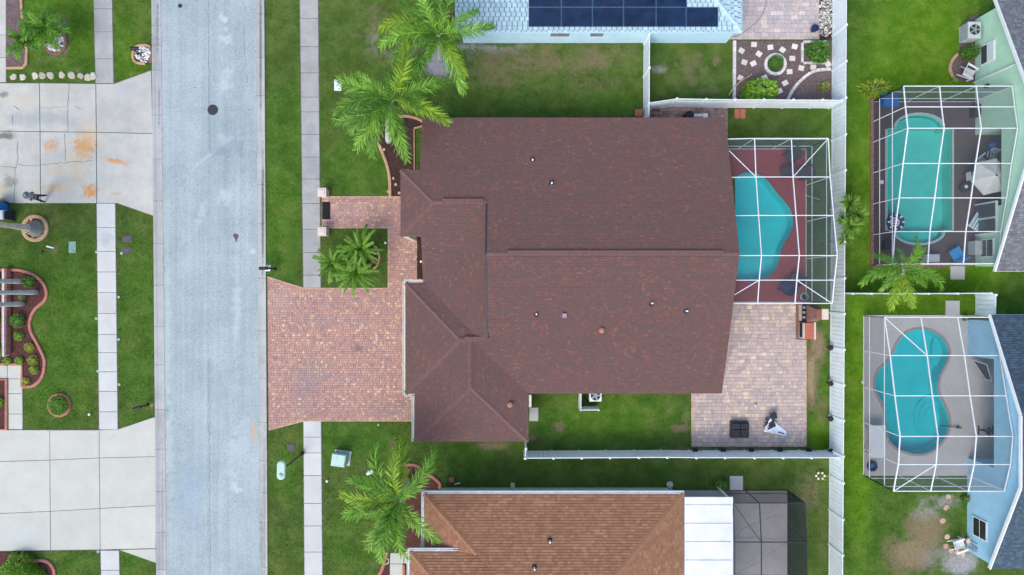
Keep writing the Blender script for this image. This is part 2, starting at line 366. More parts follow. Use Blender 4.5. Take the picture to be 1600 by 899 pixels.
def lawnmat(name, blades=False):
    t = NT(name)
    at = lambda n_: t.n('ShaderNodeAttribute', attribute_name=n_).outputs['Fac']
    bare, tone, pale = at('bare'), at('tone'), at('pale')
    f = t.math('ADD', t.math('MULTIPLY', t.mapr(t.noise(.8, 7, .7), .25, .75), .55), t.math('MULTIPLY', t.noise(6, 5, .75), .45))
    dull = t.ramp(f, [(.2, (.052, .074, .019)), (.5, (.080, .112, .030)), (.82, (.125, .142, .052))])
    mid = t.ramp(f, [(.2, (.042, .098, .013)), (.5, (.068, .150, .020)), (.82, (.122, .192, .040))])
    viv = t.ramp(f, [(.2, (.062, .150, .007)), (.5, (.098, .218, .011)), (.82, (.168, .280, .030))])
    col = t.mix(t.mapr(tone, 0, .5), dull, mid); col = t.mix(t.mapr(tone, .5, 1), col, viv)
    col = t.mix(t.math('MULTIPLY', t.mapr(t.noise(.33, 6, .7), .48, .72), .42), col, t.ramp(f, [(.2, (.085, .115, .020)), (.82, (.19, .205, .05))]))
    nz = t.math('MULTIPLY', t.math('SUBTRACT', t.math('ADD', t.math('MULTIPLY', t.noise(1.5, 8, .78), .6), t.math('MULTIPLY', t.noise(.45, 4, .6), .4)), .5), 2.4)
    bf = t.mapr(t.math('ADD', bare, nz), .35, .75)
    bf = t.math('MULTIPLY', bf, t.mapr(bare, .04, .2))
    soilc = t.ramp(t.noise(9, 6, .8), [(.25, (.095, .085, .045)), (.5, (.19, .155, .09)), (.75, (.36, .28, .18))])
    sand = t.ramp(t.noise(5, 6, .8), [(.25, (.2, .19, .19)), (.5, (.36, .35, .37)), (.75, (.52, .51, .54))])
    soilc = t.mix(t.mapr(bare, .72, .95), soilc, t.ramp(t.noise(3.5, 7, .8), [(.28, (.17, .13, .075)), (.5, (.36, .27, .15)), (.72, (.50, .40, .25))])); soilc = t.mix(pale, soilc, sand)
    bf = t.math('MULTIPLY', bf, t.mapr(bare, .45, .85, .62, 1)); col = t.mix(bf if not blades else t.math('MULTIPLY', bf, .8), col, soilc)
    if blades:
        col = t.mix(.4, col, t.ramp(t.rnd(), [(0, (.25, .25, .2)), (.6, (.6, .62, .45)), (1, (.85, .85, .6))]), 'OVERLAY')
    else: t.bump(t.noise(30, 5, .8), .8, .04)
    return t.done(col, .95, .1)
M['lawn'] = lawnmat('lawn_grass'); M['blade'] = lawnmat('grass_blades', True)
def watermat():
    t = NT('pool_water'); nz = t.noise(1.6, 3)
    bp = t.n('ShaderNodeBump'); bp.inputs['Strength'].default_value = .12; bp.inputs['Distance'].default_value = .05; t.l(nz, bp.inputs['Height'])
    tr = t.n('ShaderNodeBsdfTransparent'); tr.inputs[0].default_value = (.5, 1, 1, 1)
    gl = t.n('ShaderNodeBsdfGlossy'); gl.inputs['Roughness'].default_value = .06; t.l(bp.outputs[0], gl.inputs['Normal'])
    fr = t.n('ShaderNodeFresnel'); fr.inputs[0].default_value = 1.33; t.l(bp.outputs[0], fr.inputs['Normal'])
    mx = t.n('ShaderNodeMixShader'); t.l(fr.outputs[0], mx.inputs[0]); t.l(tr.outputs[0], mx.inputs[1]); t.l(gl.outputs[0], mx.inputs[2])
    t.l(mx.outputs[0], t.t.nodes['Material Output'].inputs[0]); return t.m
M['water'] = watermat()
def plastermat(name, c):
    t = NT(name); col = t.ramp(t.noise(.9, 5, .6), [(.3, tuple(x * .86 for x in c)), (.7, c)]); return t.done(col, .7, .2)
M['edge'] = 0; M['plaster'] = plastermat('turquoise_pool_plaster', (.09, .82, .87))
M['plaster2'] = plastermat('sea_green_pool_plaster', (.33, .85, .76))
M['plaster3'] = plastermat('deep_turquoise_pool_plaster', (.09, .83, .90))
M['coping'] = plain('pale_pool_tile', (.30, .48, .46), .6, .1, 6)
M['coping2'] = plain('brown_coping', (.33, .28, .26), .7, .1, 6)
def screenmat(name, c, op):
    t = NT(name); tr = t.n('ShaderNodeBsdfTransparent'); df = t.n('ShaderNodeBsdfDiffuse'); df.inputs[0].default_value = L4(c)
    mx = t.n('ShaderNodeMixShader'); mx.inputs[0].default_value = op
    t.l(tr.outputs[0], mx.inputs[1]); t.l(df.outputs[0], mx.inputs[2]); t.l(mx.outputs[0], t.t.nodes['Material Output'].inputs[0]); return t.m
M['screen'] = screenmat('insect_screen', (.11, .135, .15), .24)
M['screen_wall'] = screenmat('wall_insect_screen', (.07, .085, .10), .34)
M['screen_dark'] = screenmat('dark_insect_screen', (.04, .045, .05), .25)
M['screen_dark_wall'] = screenmat('dark_wall_screen', (.03, .035, .045), .6)
M['glass'] = plain('window_glass', (.05, .065, .075), .08, .05, spec=.6)
M['glassdark'] = plain('dark_window_glass', (.025, .03, .035), .08, .05, spec=.6)
M['blind'] = plain('white_window_blind', (.6, .64, .66), .6, .03)
M['solar'] = plain('solar_panel_glass', (.008, .022, .058), .45, .3, 1.0, spec=.12)
M['solarframe'] = plain('solar_panel_frame', (.022, .07, .15), .5, .1, spec=.2)
def leafmat(name, stops, rough=.5, spec=.35):
    t = NT(name); col = t.ramp(t.math('ADD', t.math('MULTIPLY', t.rnd(), .75), t.math('MULTIPLY', t.noise(2.5, 3), .25)), stops)
    t.done(col, rough, spec)
    try: t.b.inputs['Transmission Weight'].default_value = 0
    except Exception: pass
    tl = t.n('ShaderNodeBsdfTranslucent'); t.l(col, tl.inputs[0]); mx = t.n('ShaderNodeMixShader'); mx.inputs[0].default_value = .25
    t.l(t.b.outputs[0], mx.inputs[1]); t.l(tl.outputs[0], mx.inputs[2]); t.l(mx.outputs[0], t.t.nodes['Material Output'].inputs[0]); return t.m
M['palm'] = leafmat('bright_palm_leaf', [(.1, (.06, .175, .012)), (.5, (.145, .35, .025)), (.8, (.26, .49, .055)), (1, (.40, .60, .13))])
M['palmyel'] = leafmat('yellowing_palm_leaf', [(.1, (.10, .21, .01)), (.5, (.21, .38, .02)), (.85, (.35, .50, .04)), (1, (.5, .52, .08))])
M['palmdark'] = leafmat('deep_green_palm_leaf', [(.1, (.045, .13, .012)), (.5, (.095, .24, .022)), (.8, (.17, .36, .045)), (1, (.27, .46, .1))])  # deeper green for some fronds, the crownshafts and the fern
M['sago'] = leafmat('sago_leaf', [(.1, (.06, .17, .012)), (.5, (.13, .31, .022)), (.85, (.24, .43, .05)), (1, (.36, .54, .1))])
M['cycad'] = leafmat('soft_green_leaf', [(.1, (.05, .15, .008)), (.5, (.085, .24, .012)), (.85, (.14, .31, .03)), (1, (.22, .4, .07))])
M['yucca'] = leafmat('yucca_leaf', [(.1, (.07, .19, .02)), (.5, (.16, .33, .04)), (.85, (.30, .48, .08)), (1, (.42, .58, .16))])
M['shrub'] = leafmat('mid_green_shrub_leaf', [(.1, (.03, .10, .008)), (.5, (.07, .2, .016)), (.85, (.14, .3, .035)), (1, (.22, .4, .07))])
M['shrublime'] = leafmat('lime_shrub_leaf', [(.1, (.07, .19, .008)), (.5, (.15, .33, .015)), (.85, (.27, .46, .04)), (1, (.4, .58, .1))])
M['shrubyel'] = leafmat('yellow_green_leaf', [(.1, (.10, .16, .01)), (.5, (.24, .32, .02)), (.85, (.4, .45, .05)), (1, (.55, .55, .15))])
M['dryfrond'] = leafmat('dry_frond', [(.1, (.14, .09, .05)), (.6, (.3, .2, .1)), (1, (.4, .3, .18))])
M['petal'] = plain('cream_petals', (.7, .68, .5), .7, .1)
M['pebble'] = islands('white_pebbles', [(0, (.06, .06, .07)), (.25, (.3, .29, .28)), (.5, (.6, .6, .6)), (1, (.82, .82, .82))], .8, .1, 0)
M['pebbletan'] = islands('tan_pebbles', [(0, (.10, .07, .03)), (.4, (.34, .24, .1)), (.75, (.5, .4, .22)), (1, (.75, .7, .55))], .8, .1, 0)
M['gravelmix'] = islands('mixed_gravel', [(0, (.05, .045, .05)), (.4, (.26, .24, .22)), (.75, (.5, .48, .44)), (1, (.75, .74, .7))], .8, .1, 0)

# ------------------------------------------------------------------ lawn (one sheet to the horizon, holes where pools are dug)
def ell(P, items, out=None):
    o = np.zeros(len(P))
    for px, py, rx, ry, a in items:
        d_ = np.sqrt(((P[:, 0] - px) / rx) ** 2 + ((P[:, 1] - py) / ry) ** 2)
        o = np.maximum(o, a * np.clip(1.5 - d_, 0, 1))
    return o
BARE = [(690, 98, 30, 26, .95), (600, 75, 50, 34, .55), (640, 60, 50, 50, .5), (760, 88, 60, 30, .62), (860, 92, 160, 36, .62), (900, 125, 120, 26, .45), (760, 122, 70, 24, .55), (560, 30, 90, 50, .42), (740, 72, 60, 7, .7), (900, 76, 120, 8, .5),
        (1030, 108, 18, 10, .7), (1080, 110, 56, 44, .46), (1110, 142, 25, 10, .6), (1120, 98, 12, 12, .65), (1060, 80, 20, 8, .5), (1240, 200, 60, 20, .3), (1140, 195, 20, 12, .3),
        (873, 667, 13, 15, .72), (1060, 670, 20, 8, .75), (1072, 655, 8, 20, .5), (1045, 643, 8, 8, .6), (832, 684, 9, 9, .8), (770, 697, 34, 9, .75), (1268, 590, 12, 60, .85), (1278, 540, 16, 40, .8), (1280, 640, 14, 40, .5), (1255, 712, 50, 8, .8), (1140, 702, 120, 5, .7),
        (1265, 770, 25, 60, .6), (1285, 850, 12, 60, .45), (980, 742, 180, 20, .32), (1180, 735, 80, 18, .4), (790, 700, 40, 10, .4), (1445, 830, 42, 48, .78), (1425, 865, 46, 38, .80), (1402, 840, 16, 16, .6), (1410, 890, 26, 20, .62), (1470, 860, 24, 20, .55), (1470, 782, 56, 12, .66), (1490, 815, 22, 36, .4), (1500, 880, 36, 24, .75), (1440, 800, 14, 26, .66), (1500, 845, 20, 20, .6),
        (95, 35, 14, 18, .6), (98, 58, 16, 10, .65), (104, 78, 8, 12, .7), (80, 92, 30, 8, .5), (46, 60, 10, 20, .6), (85, 112, 50, 5, .45), (118, 108, 8, 4, .6), (78, 10, 30, 14, .3), (86, 390, 8, 10, .5),
        (440, 40, 22, 40, .34), (425, 90, 8, 30, .3), (455, 12, 12, 14, .4), (432, 850, 12, 40, .36), (465, 870, 8, 30, .3), (236, 635, 6, 6, .9), (213, 70, 20, 14, .3), (580, 305, 24, 6, .5), (625, 695, 10, 12, .3), (1340, 520, 6, 60, .1), (1480, 700, 60, 30, .05), (232, 62, 8, 5, .4), (1150, 185, 6, 14, .3)]
PALE = [(690, 98, 34, 26, .95), (740, 72, 70, 9, .8), (610, 66, 40, 20, .6), (1500, 880, 44, 28, .9), (1450, 785, 60, 20, .75), (95, 40, 30, 60, .25), (1030, 108, 20, 14, .5)]
TONE = [(1450, 300, 170, 500, .95), (1340, 640, 40, 300, .95), (100, 40, 150, 80, .74), (205, 90, 40, 60, .72), (80, 520, 130, 160, .55), (215, 500, 40, 170, .50), (440, 330, 34, 140, .62), (560, 260, 70, 60, .52), (950, 655, 130, 45, .66), (1280, 680, 22, 36, .9), (1290, 600, 9, 20, .8), (560, 400, 60, 50, .34), (560, 690, 120, 40, .44), (550, 850, 60, 60, .42), (445, 740, 30, 60, .42), (850, 172, 170, 12, .36), (720, 170, 60, 14, .32), (960, 160, 50, 20, .5), (460, 200, 60, 90, .5), (720, 715, 60, 30, .45), (205, 880, 30, 20, .5), (110, 880, 50, 20, .5), (215, 660, 30, 14, .6)]
def fields(P):
    tone = ell(P, TONE); wgt = np.clip(tone * 3, 0, 1)
    tone = tone * wgt + .26 * (1 - wgt)
    return ell(P, BARE), tone, ell(P, PALE)
POOLRECT = [(1150, 245, 1250, 462), (1375, 170, 1515, 400), (1360, 500, 1500, 730)]
def lawn():
    xs = np.concatenate([[-300, -120, -60], np.arange(-37, 37.01, .3), [60, 120, 300]]); ys = np.concatenate([[-300, -120, -50], np.arange(-22, 22.01, .3), [50, 120, 300]])
    nx, ny = len(xs), len(ys); X, Y = np.meshgrid(xs, ys)
    P = np.stack([X.ravel() * PPM + 800, 449.5 - Y.ravel() * PPM], 1)
    Z = np.zeros(nx * ny)
    cx = (P.reshape(ny, nx, 2)[:-1, :-1] + P.reshape(ny, nx, 2)[1:, 1:]) / 2
    keep = np.ones(cx.shape[:2], bool)
    for a, b, c, d_ in POOLRECT:
        keep &= ~((cx[..., 0] > a) & (cx[..., 0] < c) & (cx[..., 1] > b) & (cx[..., 1] < d_))
    jj, ii = np.nonzero(keep); i0 = jj * nx + ii
    F = np.stack([i0, i0 + 1, i0 + nx + 1, i0 + nx], 1)
    me = bpy.data.meshes.new('lawn'); me.from_pydata(np.stack([X.ravel(), Y.ravel(), Z], 1).tolist(), [], F.tolist())
    for n_, v in zip(('bare', 'tone', 'pale'), fields(P)):
        me.attributes.new(n_, 'FLOAT', 'POINT').data.foreach_set('value', v.astype(np.float32))
    me.materials.append(M['lawn'])
    o = bpy.data.objects.new('lawn', me); COL.objects.link(o); o['kind'] = 'structure'; ORG[o.name] = Vector((0, 0, 0))
lawn()
def scatter_grass(n):
    mask = np.zeros((900, 1600), bool)
    for poly in HARD:
        p = np.array(poly, float); x0, y0 = np.floor(p.min(0)).astype(int); x1, y1 = np.ceil(p.max(0)).astype(int)
        x0, y0 = max(x0, 0), max(y0, 0); x1, y1 = min(x1, 1599), min(y1, 899)
        if x1 <= x0 or y1 <= y0: continue
        gx, gy = np.meshgrid(np.arange(x0, x1 + 1) + .5, np.arange(y0, y1 + 1) + .5); ins = np.zeros(gx.shape, bool)
        for i in range(len(p)):
            a, b = p[i - 1], p[i]
            if a[1] == b[1]: continue
            c = ((a[1] > gy) != (b[1] > gy)) & (gx < (b[0] - a[0]) * (gy - a[1]) / (b[1] - a[1]) + a[0]); ins ^= c
        mask[y0:y1 + 1, x0:x1 + 1] |= ins
    P = RNG.random((n, 2)) * (1600, 899)
    J = np.clip(P + RNG.normal(0, .9, P.shape), 0, (1599, 898)); P = P[~mask[J[:, 1].astype(int), J[:, 0].astype(int)]]
    b, t, pl = fields(P); k = RNG.random(len(P)) > b * .85; P, b, t, pl = P[k], b[k], t[k], pl[k]; n = len(P)
    base = np.zeros((n, 3)); base[:, 0] = (P[:, 0] - 800) / PPM; base[:, 1] = (449.5 - P[:, 1]) / PPM
    an = RNG.random(n) * 6.283; h = .035 + .05 * RNG.random(n); wd = .008 + .012 * RNG.random(n); lean = .02 + .06 * RNG.random(n)
    s = np.stack([-np.sin(an), np.cos(an), np.zeros(n)], 1) * wd[:, None]
    tip = base + np.stack([np.cos(an) * lean, np.sin(an) * lean, h], 1)
    V = np.stack([base - s, base + s, tip], 1).reshape(-1, 3)
    me = bpy.data.meshes.new('grass'); me.vertices.add(3 * n); me.vertices.foreach_set('co', V.astype(np.float32).ravel())
    me.loops.add(3 * n); me.loops.foreach_set('vertex_index', np.arange(3 * n, dtype=np.int32))
    me.polygons.add(n); me.polygons.foreach_set('loop_start', np.arange(0, 3 * n, 3, dtype=np.int32)); me.update(calc_edges=True)
    for n_, v in zip(('bare', 'tone', 'pale'), (b, t, pl)):
        me.attributes.new(n_, 'FLOAT', 'POINT').data.foreach_set('value', np.repeat(v, 3).astype(np.float32))
    me.materials.append(M['blade'])
    o = bpy.data.objects.new('grass', me); COL.objects.link(o); o['kind'] = 'stuff'; o['label'] = 'short mown grass covering the lawns'
# ------------------------------------------------------------------ road, gutters, sidewalks, drives
def lin(a, b, y): return a + (b - a) * y / 899
def strip(name, xa, xb, z0, z1, mat, seg=1, kind='structure', y0=-60, y1=960, parent=None):
    m = MB()
    poly = [(lin(*xa, y0), y0), (lin(*xb, y0), y0), (lin(*xb, y1), y1), (lin(*xa, y1), y1)]
    m.prism(XY(poly), z0, z1); hard(poly)
    return m.build(name, mat, parent, kind=kind, org=None if parent else W(0, 0))
road = strip('road', (251.5, 260.5), (399.8, 406), -.1, .008, M['asphalt'], y0=-1500, y1=2400)
kl = bpy.data.objects.new('gutter', None); COL.objects.link(kl); kl['kind'] = 'structure'; ORG[kl.name] = Vector((0, 0, 0))
def kerb_strip(xa, xb, joints):
    js = [-60] + joints + [960]
    for a, b in zip(js, js[1:]):
        a += .25; b -= .25
        m = MB(); x0a, x0b, x1a, x1b = lin(*xa, a), lin(*xa, b), lin(*xb, a), lin(*xb, b)
        pr = [(0, .02), (.3, .012), (.62, .02), (.8, .06), (1, .075)] if xa[0] > 300 else [(0, .075), (.2, .06), (.38, .02), (.7, .012), (1, .02)]
        vs = []
        for t, z in pr:
            for y, xx0, xx1 in ((a, x0a, x1a), (b, x0b, x1b)): vs.append(W(xx0 + (xx1 - xx0) * t, y)[:2] + (z,))
        fs = [(2 * i, 2 * i + 1, 2 * i + 3, 2 * i + 2) for i in range(len(pr) - 1)]
        n = len(vs); vs += [(v[0], v[1], -.1) for v in vs]
        fs += [(0, 2, n + 2, n)] * 0
        for i in range(len(pr) - 1):
            fs.append((2 * i, 2 * i + 2, n + 2 * i + 2, n + 2 * i)); fs.append((2 * i + 1, n + 2 * i + 1, n + 2 * i + 3, 2 * i + 3))
        fs += [(0, n, n + 1, 1), (2 * len(pr) - 2, 2 * len(pr) - 1, n + 2 * len(pr) - 1, n + 2 * len(pr) - 2)]
        m.add(vs, fs); m.build('kerb_segment', M['gutter'], kl)
    hard([(lin(*xa, -60), -60), (lin(*xb, -60), -60), (lin(*xb, 960), 960), (lin(*xa, 960), 960)])
kerb_strip((237.5, 245), (251.3, 260.3), [40, 71, 110, 180, 249, 314, 381, 446, 510, 570, 640, 702, 768, 832, 890])
kerb_strip((400, 406.2), (413.4, 418.6), [22, 90, 150, 205, 289, 350, 435, 517, 591, 660, 720, 770, 817, 886])
def slabs(name, polys, z=.03, mat=None, gap=.35, parent=None, label=None, bed=(.14, .13, .12)):
    """concrete slabs laid edge to edge; each slab is a part of its walk or drive"""
    if parent is None:
        parent = bpy.data.objects.new(name, None); COL.objects.link(parent); parent['kind'] = 'structure'; ORG[parent.name] = Vector((0, 0, 0))
    for p in polys:
        mt = mat
        if isinstance(p, tuple) and isinstance(p[0], str): mt = M[p[0]]; p = p[1]
        hard(p)
        cx = sum(q[0] for q in p) / len(p); cy = sum(q[1] for q in p) / len(p); q2 = []
        for x, y in p:
            q2.append((x + (gap if x < cx else -gap), y + (gap if y < cy else -gap)))
        zz = z + random.uniform(-.004, .004)
        m = MB(); m.prism(XY(q2), -.08, zz, bev=.012); m.build('slab', mt, parent)
    m = MB()
    for i, p in enumerate(polys):
        if isinstance(p[0], str): p = p[1]
        cx = sum(q[0] for q in p) / len(p); cy = sum(q[1] for q in p) / len(p)
        m.prism(XY([(x + (.75 if x > cx else -.75), y + (.6 if y > cy else -.6)) for x, y in p]), -.1, .0105 + i * .0006)
    m.build('joint_bed', M['crack'], parent, kind='stuff')
    return parent
def walk(name, xl, xr, js, mats, z=.03):
    out = []
    for i, (a, b) in enumerate(zip(js, js[1:])):
        f = lambda e, y: e[0] + (e[1] - e[0]) * (y - js[0]) / (js[-1] - js[0])
        out.append((mats[i] if isinstance(mats, list) else mats, [(f(xl, a), a), (f(xr, a), a), (f(xr, b), b), (f(xl, b), b)]))
    return slabs(name, out, z)
walk('sidewalk', (468, 474), (497, 501.5), [-40, 29, 73, 114, 152, 175, 210, 245.6, 280, 318, 358.5, 394.7, 430, 450], 'walk_old')
walk('sidewalk', (474, 476), (502, 504.5), [658, 683, 707.6, 743, 786.6, 821.7, 862.5, 900, 940], 'walk_new')
walk('sidewalk', (145.5, 149.5), (175, 178), [-30, 14, 50, 92, 130.5], 'walk_old')
walk('sidewalk', (151, 155), (180.5, 184.5), [318, 355.7, 393, 425, 457, 490, 522.6, 551, 581, 611.6, 643.5, 671.5], 'walk_new')
walk('sidewalk', (157, 159), (186.5, 188), [860, 891, 930], 'walk_new')
co, cn = 'concrete_old', 'concrete_new'
slabs('driveway', [(co, [(-60, 130), (62, 130), (63, 206), (-60, 204)]), (co, [(62, 130), (150, 131), (151, 207), (63, 206)]), (co, [(150, 131), (178, 131), (237, 110), (239.5, 209), (151, 207)]),
                   (co, [(-60, 204), (63, 206), (64, 318), (-60, 318)]), (co, [(63, 206), (151, 207), (151.5, 318), (64, 318)]), (co, [(151, 207), (239.5, 209), (241, 338), (183, 318), (151.5, 318)])], gap=.55)
slabs('driveway', [(cn, [(-60, 671.5), (78, 672), (78.5, 719), (-60, 723)]), (cn, [(78, 672), (155.5, 672), (155.5, 715.5), (78.5, 719)]), (cn, [(155.5, 672), (184, 671), (244, 651), (244, 713.5), (155.5, 715.5)]),
                   (cn, [(-60, 723), (78.5, 719), (79, 799), (-60, 805)]), (cn, [(78.5, 719), (155.5, 715.5), (156.5, 794.5), (79, 799)]), (cn, [(155.5, 715.5), (244, 713.5), (244, 790), (156.5, 794.5)]),
                   (cn, [(-60, 805), (79, 799), (79.5, 860), (-60, 862)]), (cn, [(79, 799), (156.5, 794.5), (157, 859), (79.5, 860)]), (cn, [(156.5, 794.5), (244, 790), (244, 857), (157, 859)]), (cn, [(187, 859), (244, 857.3), (244.5, 880)])])
slabs('front_walk', [(cn, [(-40, 570), (12, 570), (12, 592), (-40, 592)]), (cn, [(12, 570), (35, 570), (35, 592), (12, 592)]), (cn, [(13, 592), (35, 592), (35.5, 615), (13, 615)]), (cn, [(13, 615), (35.5, 615), (36, 647), (13.5, 647)]), (cn, [(13.5, 647), (36, 647), (36, 671), (13.5, 671)])])
slabs('front_walk', [(co, [(-40, 0), (10, 0), (10, 55), (-40, 55)]), (co, [(-40, 55), (10, 55), (10, 90), (-40, 90)]), (co, [(-40, 90), (10, 90), (10, 129), (-40, 129)])])
slabs('front_walk', [(cn, [(610, 864), (631, 864), (631, 881), (609, 881)]), (cn, [(609, 881), (631, 881), (631, 930), (609, 930)]), (cn, [(631, 862), (660, 862), (660, 881), (631, 881)])])
def crack(pts, w_=.028, parent=None, z=.036, mat='crack'):
    m = MB(); P = [W(*p) for p in pts]; full = []
    for a, b in zip(P, P[1:]):
        n = max(2, int((b - a).length / .22))
        for k in range(n): full.append(a.lerp(b, k / n) + Vector((random.uniform(-.05, .05), random.uniform(-.05, .05), 0)))
    full.append(P[-1]); vs = []; fs = []
    for i, p in enumerate(full):
        t = (full[min(i + 1, len(full) - 1)] - full[max(0, i - 1)]).normalized(); s = Vector((-t.y, t.x, 0)) * w_ * random.uniform(.3, .7)
        vs += [(p - s)[:2] + (z,), (p + s)[:2] + (z,)]
        if i: fs.append((2 * i - 2, 2 * i, 2 * i + 1, 2 * i - 1))
    m.add(vs, fs); return m
drv = bpy.data.objects['driveway']; m = MB()
for pts in [[(108, 131), (107, 150), (106, 206)], [(62, 170), (106, 167)], [(28, 220), (28, 256), (24, 270), (22, 318)], [(28, 256), (45, 260), (62, 259), (105, 254), (145, 252)], [(101, 207), (103, 253)], [(0, 261), (26, 262)], [(20, 165), (30, 172)], [(118, 167), (128, 171)], [(20, 180), (21, 196)]]:
    q = crack(pts); m.add(q.v, q.f)
m.build('crack', M['crack'], drv)
m = MB()
for y0, y1, x in ((2, 20, 380), (40, 110, 381), (115, 130, 384)):
    q = crack([(x, y0), (x + 2, (y0 + y1) / 2), (x + 3, y1)], .02, z=.0125); m.add(q.v, q.f)
for a in ([(326, 0), (327, 100), (328, 240)], [(327, 560), (328, 760), (329, 899)]):
    q = crack(a, .016, z=.0125); m.add(q.v, q.f)
for _ in range(160):
    x, y = random.uniform(256, 400), random.uniform(0, 899); r = random.uniform(.015, .05); c = W(x, y)
    m.add([(c.x + r * math.cos(k) * random.uniform(.5, 1), c.y + r * math.sin(k) * random.uniform(.5, 1), .0125) for k in (0, 1, 2, 3, 4, 5)], [(0, 1, 2, 3, 4, 5)])
m.build('road_crack', M['crack'], road, kind='stuff')
for x, y, s in ((265, 643, 8), (402, 460, 5)):
    m = MB(); c = W(x, y)
    for k in range(5): m.box((c.x + random.uniform(-.15, .15), c.y + random.uniform(-.15, .15), .0125), (.2, .03, .004), random.uniform(0, 3))
    m.build('marking', M['teal_mark'], road, kind='stuff')
# manholes and lids
def manhole(px, py, r, label, name='manhole_cover', z=.02):
    c = W(px, py); t = thing(name, c, label, 'manhole cover')
    MB().lathe(c, [(r * 1.12, -.02), (r * 1.12, z), (r * 1.02, z + .004)], 24).build('ring', M['iron'], t)
    q = MB(); q.lathe(c, [(r, z - .01), (r, z + .006)], 24)
    for k in range(6): q.box((c.x, c.y + (k - 2.5) * r * .28, z + .01), (r * 1.3, r * .08, .01))
    q.build('lid', M['iron'], t)
manhole(332.5, 172, .33, 'large round iron manhole cover in the middle of the road')
manhole(281.5, 9.5, .13, 'small round valve cover at the top end of the road', 'valve_cover')
q = MB(); q.prism(XY(smooth_loop([(364, 368), (368, 365), (373, 368), (371, 374), (369, 379), (367, 373)], 3)), 0, .013)
tag(q.build('road_patch', M['purplelid'], org=W(368, 370)), 'small dark tar patch on the pale road', 'patch')
# ------------------------------------------------------------------ pavers laid piece by piece
def lay(polys, mat, parent, row, lens, gap=.012, z0=-.05, z=.035, rot=0, single=0, bev=.008, jit=.006):
    """rows of pavers clipped to convex polygons (photo ground pixels); the `single` largest are objects, the rest one stuff part"""
    ca, sa = math.cos(rot), math.sin(rot); pieces = []
    for poly in polys:
        hard(poly); P = XY(poly)
        us = [x * ca + y * sa for x, y in P]; vs = [-x * sa + y * ca for x, y in P]
        v = math.floor(min(vs) / row) * row; k = 0
        while v < max(vs):
            u = min(us) - random.uniform(0, max(lens))
            while u < max(us):
                l = random.choice(lens)
                q = clip(P, u + gap / 2, u + l - gap / 2, ca, sa)
                if q: q = clip(q, v + gap / 2, v + row - gap / 2, -sa, ca)
                if q and parea(q) > .002: pieces.append(q)
                u += l
            v += row
    pieces.sort(key=parea, reverse=True); m = MB()
    for i, q in enumerate(pieces):
        mm = MB() if i < single else m
        mm.prism(q, z0, z + random.uniform(-jit, jit), bev=bev)
        if i < single: mm.build('paver', mat, parent)
    if m.v: m.build('paver_field', mat, parent, kind='stuff')
    b = MB()
    for poly in polys: b.prism(XY(poly), -.08, z - .02)
    b.build('joint_sand', M['paverjoint'], parent, kind='stuff')
def ground_empty(name):
    e = bpy.data.objects.new(name, None); COL.objects.link(e); e['kind'] = 'structure'; ORG[e.name] = Vector((0, 0, 0)); return e
pd = ground_empty('paver_driveway')
lay([[(418, 433), (475, 450.5), (632, 450.5), (632, 658), (475, 658), (420, 672)], [(632, 436), (660, 436), (660, 658), (632, 658)]], M['paver'], pd, .17, [.11, .17, .17, .23], single=100)
pw = ground_empty('paver_walk')
lay([[(503, 308), (660, 308), (660, 356), (503, 356)], [(608, 356), (652, 356), (652, 450.5), (608, 450.5)]], M['paver'], pw, .17, [.11, .17, .23], single=40)
pt = ground_empty('paver_patio')
lay([[(1105, 474.5), (1244, 474.5), (1244, 531), (1105, 531)], [(1105, 531), (1259, 531), (1259, 610), (1105, 610)], [(1081, 610), (1259, 610), (1259, 696.5), (1081, 696.5)]], M['patiopaver'], pt, .25, [.17, .25, .25, .38], single=300)
tp = ground_empty('paver_patio')
lay([[(1120, -60), (1280, -60), (1280, 62), (1120, 62)]], M['tanpaver'], tp, .3, [.3, .46, .46], single=240)
sp = ground_empty('paver_court')
lay([[(1015, 167), (1137, 167), (1137, 186), (1015, 186)], [(1126, 186), (1137, 186), (1137, 216), (1126, 216)]], M['redpaver'], sp, .24, [.24, .36], single=80)
def border(path, mat, parent, lens=.2, w_=.1, z=.04, name='border_paver'):
    P = [W(*p) for p in path]; m = MB()
    for a, b in zip(P, P[1:]):
        n = max(1, int((b - a).length / lens)); d_ = (b - a) / n; an = math.atan2(d_.y, d_.x)
        for k in range(n): c = a + d_ * (k + .5); m.box((c.x, c.y, z / 2), (d_.length - .012, w_, z), an)
    m.build(name, mat, parent, kind='stuff')
M['borderp'] = islands('tan_border_paver', [(0, (.4, .26, .2)), (1, (.55, .4, .27))], .85, .2)
border([(418, 433), (475, 451), (608, 451)], M['borderp'], pd); border([(420, 672), (475, 657.5), (645, 657.5)], M['borderp'], pd)
border([(504, 308), (626, 308)], M['borderp'], pw); border([(504, 356), (607, 356), (607, 450)], M['borderp'], pw)
border([(1259, 531), (1259, 697), (1081, 697), (1081, 615)], M['borderp'], pt)
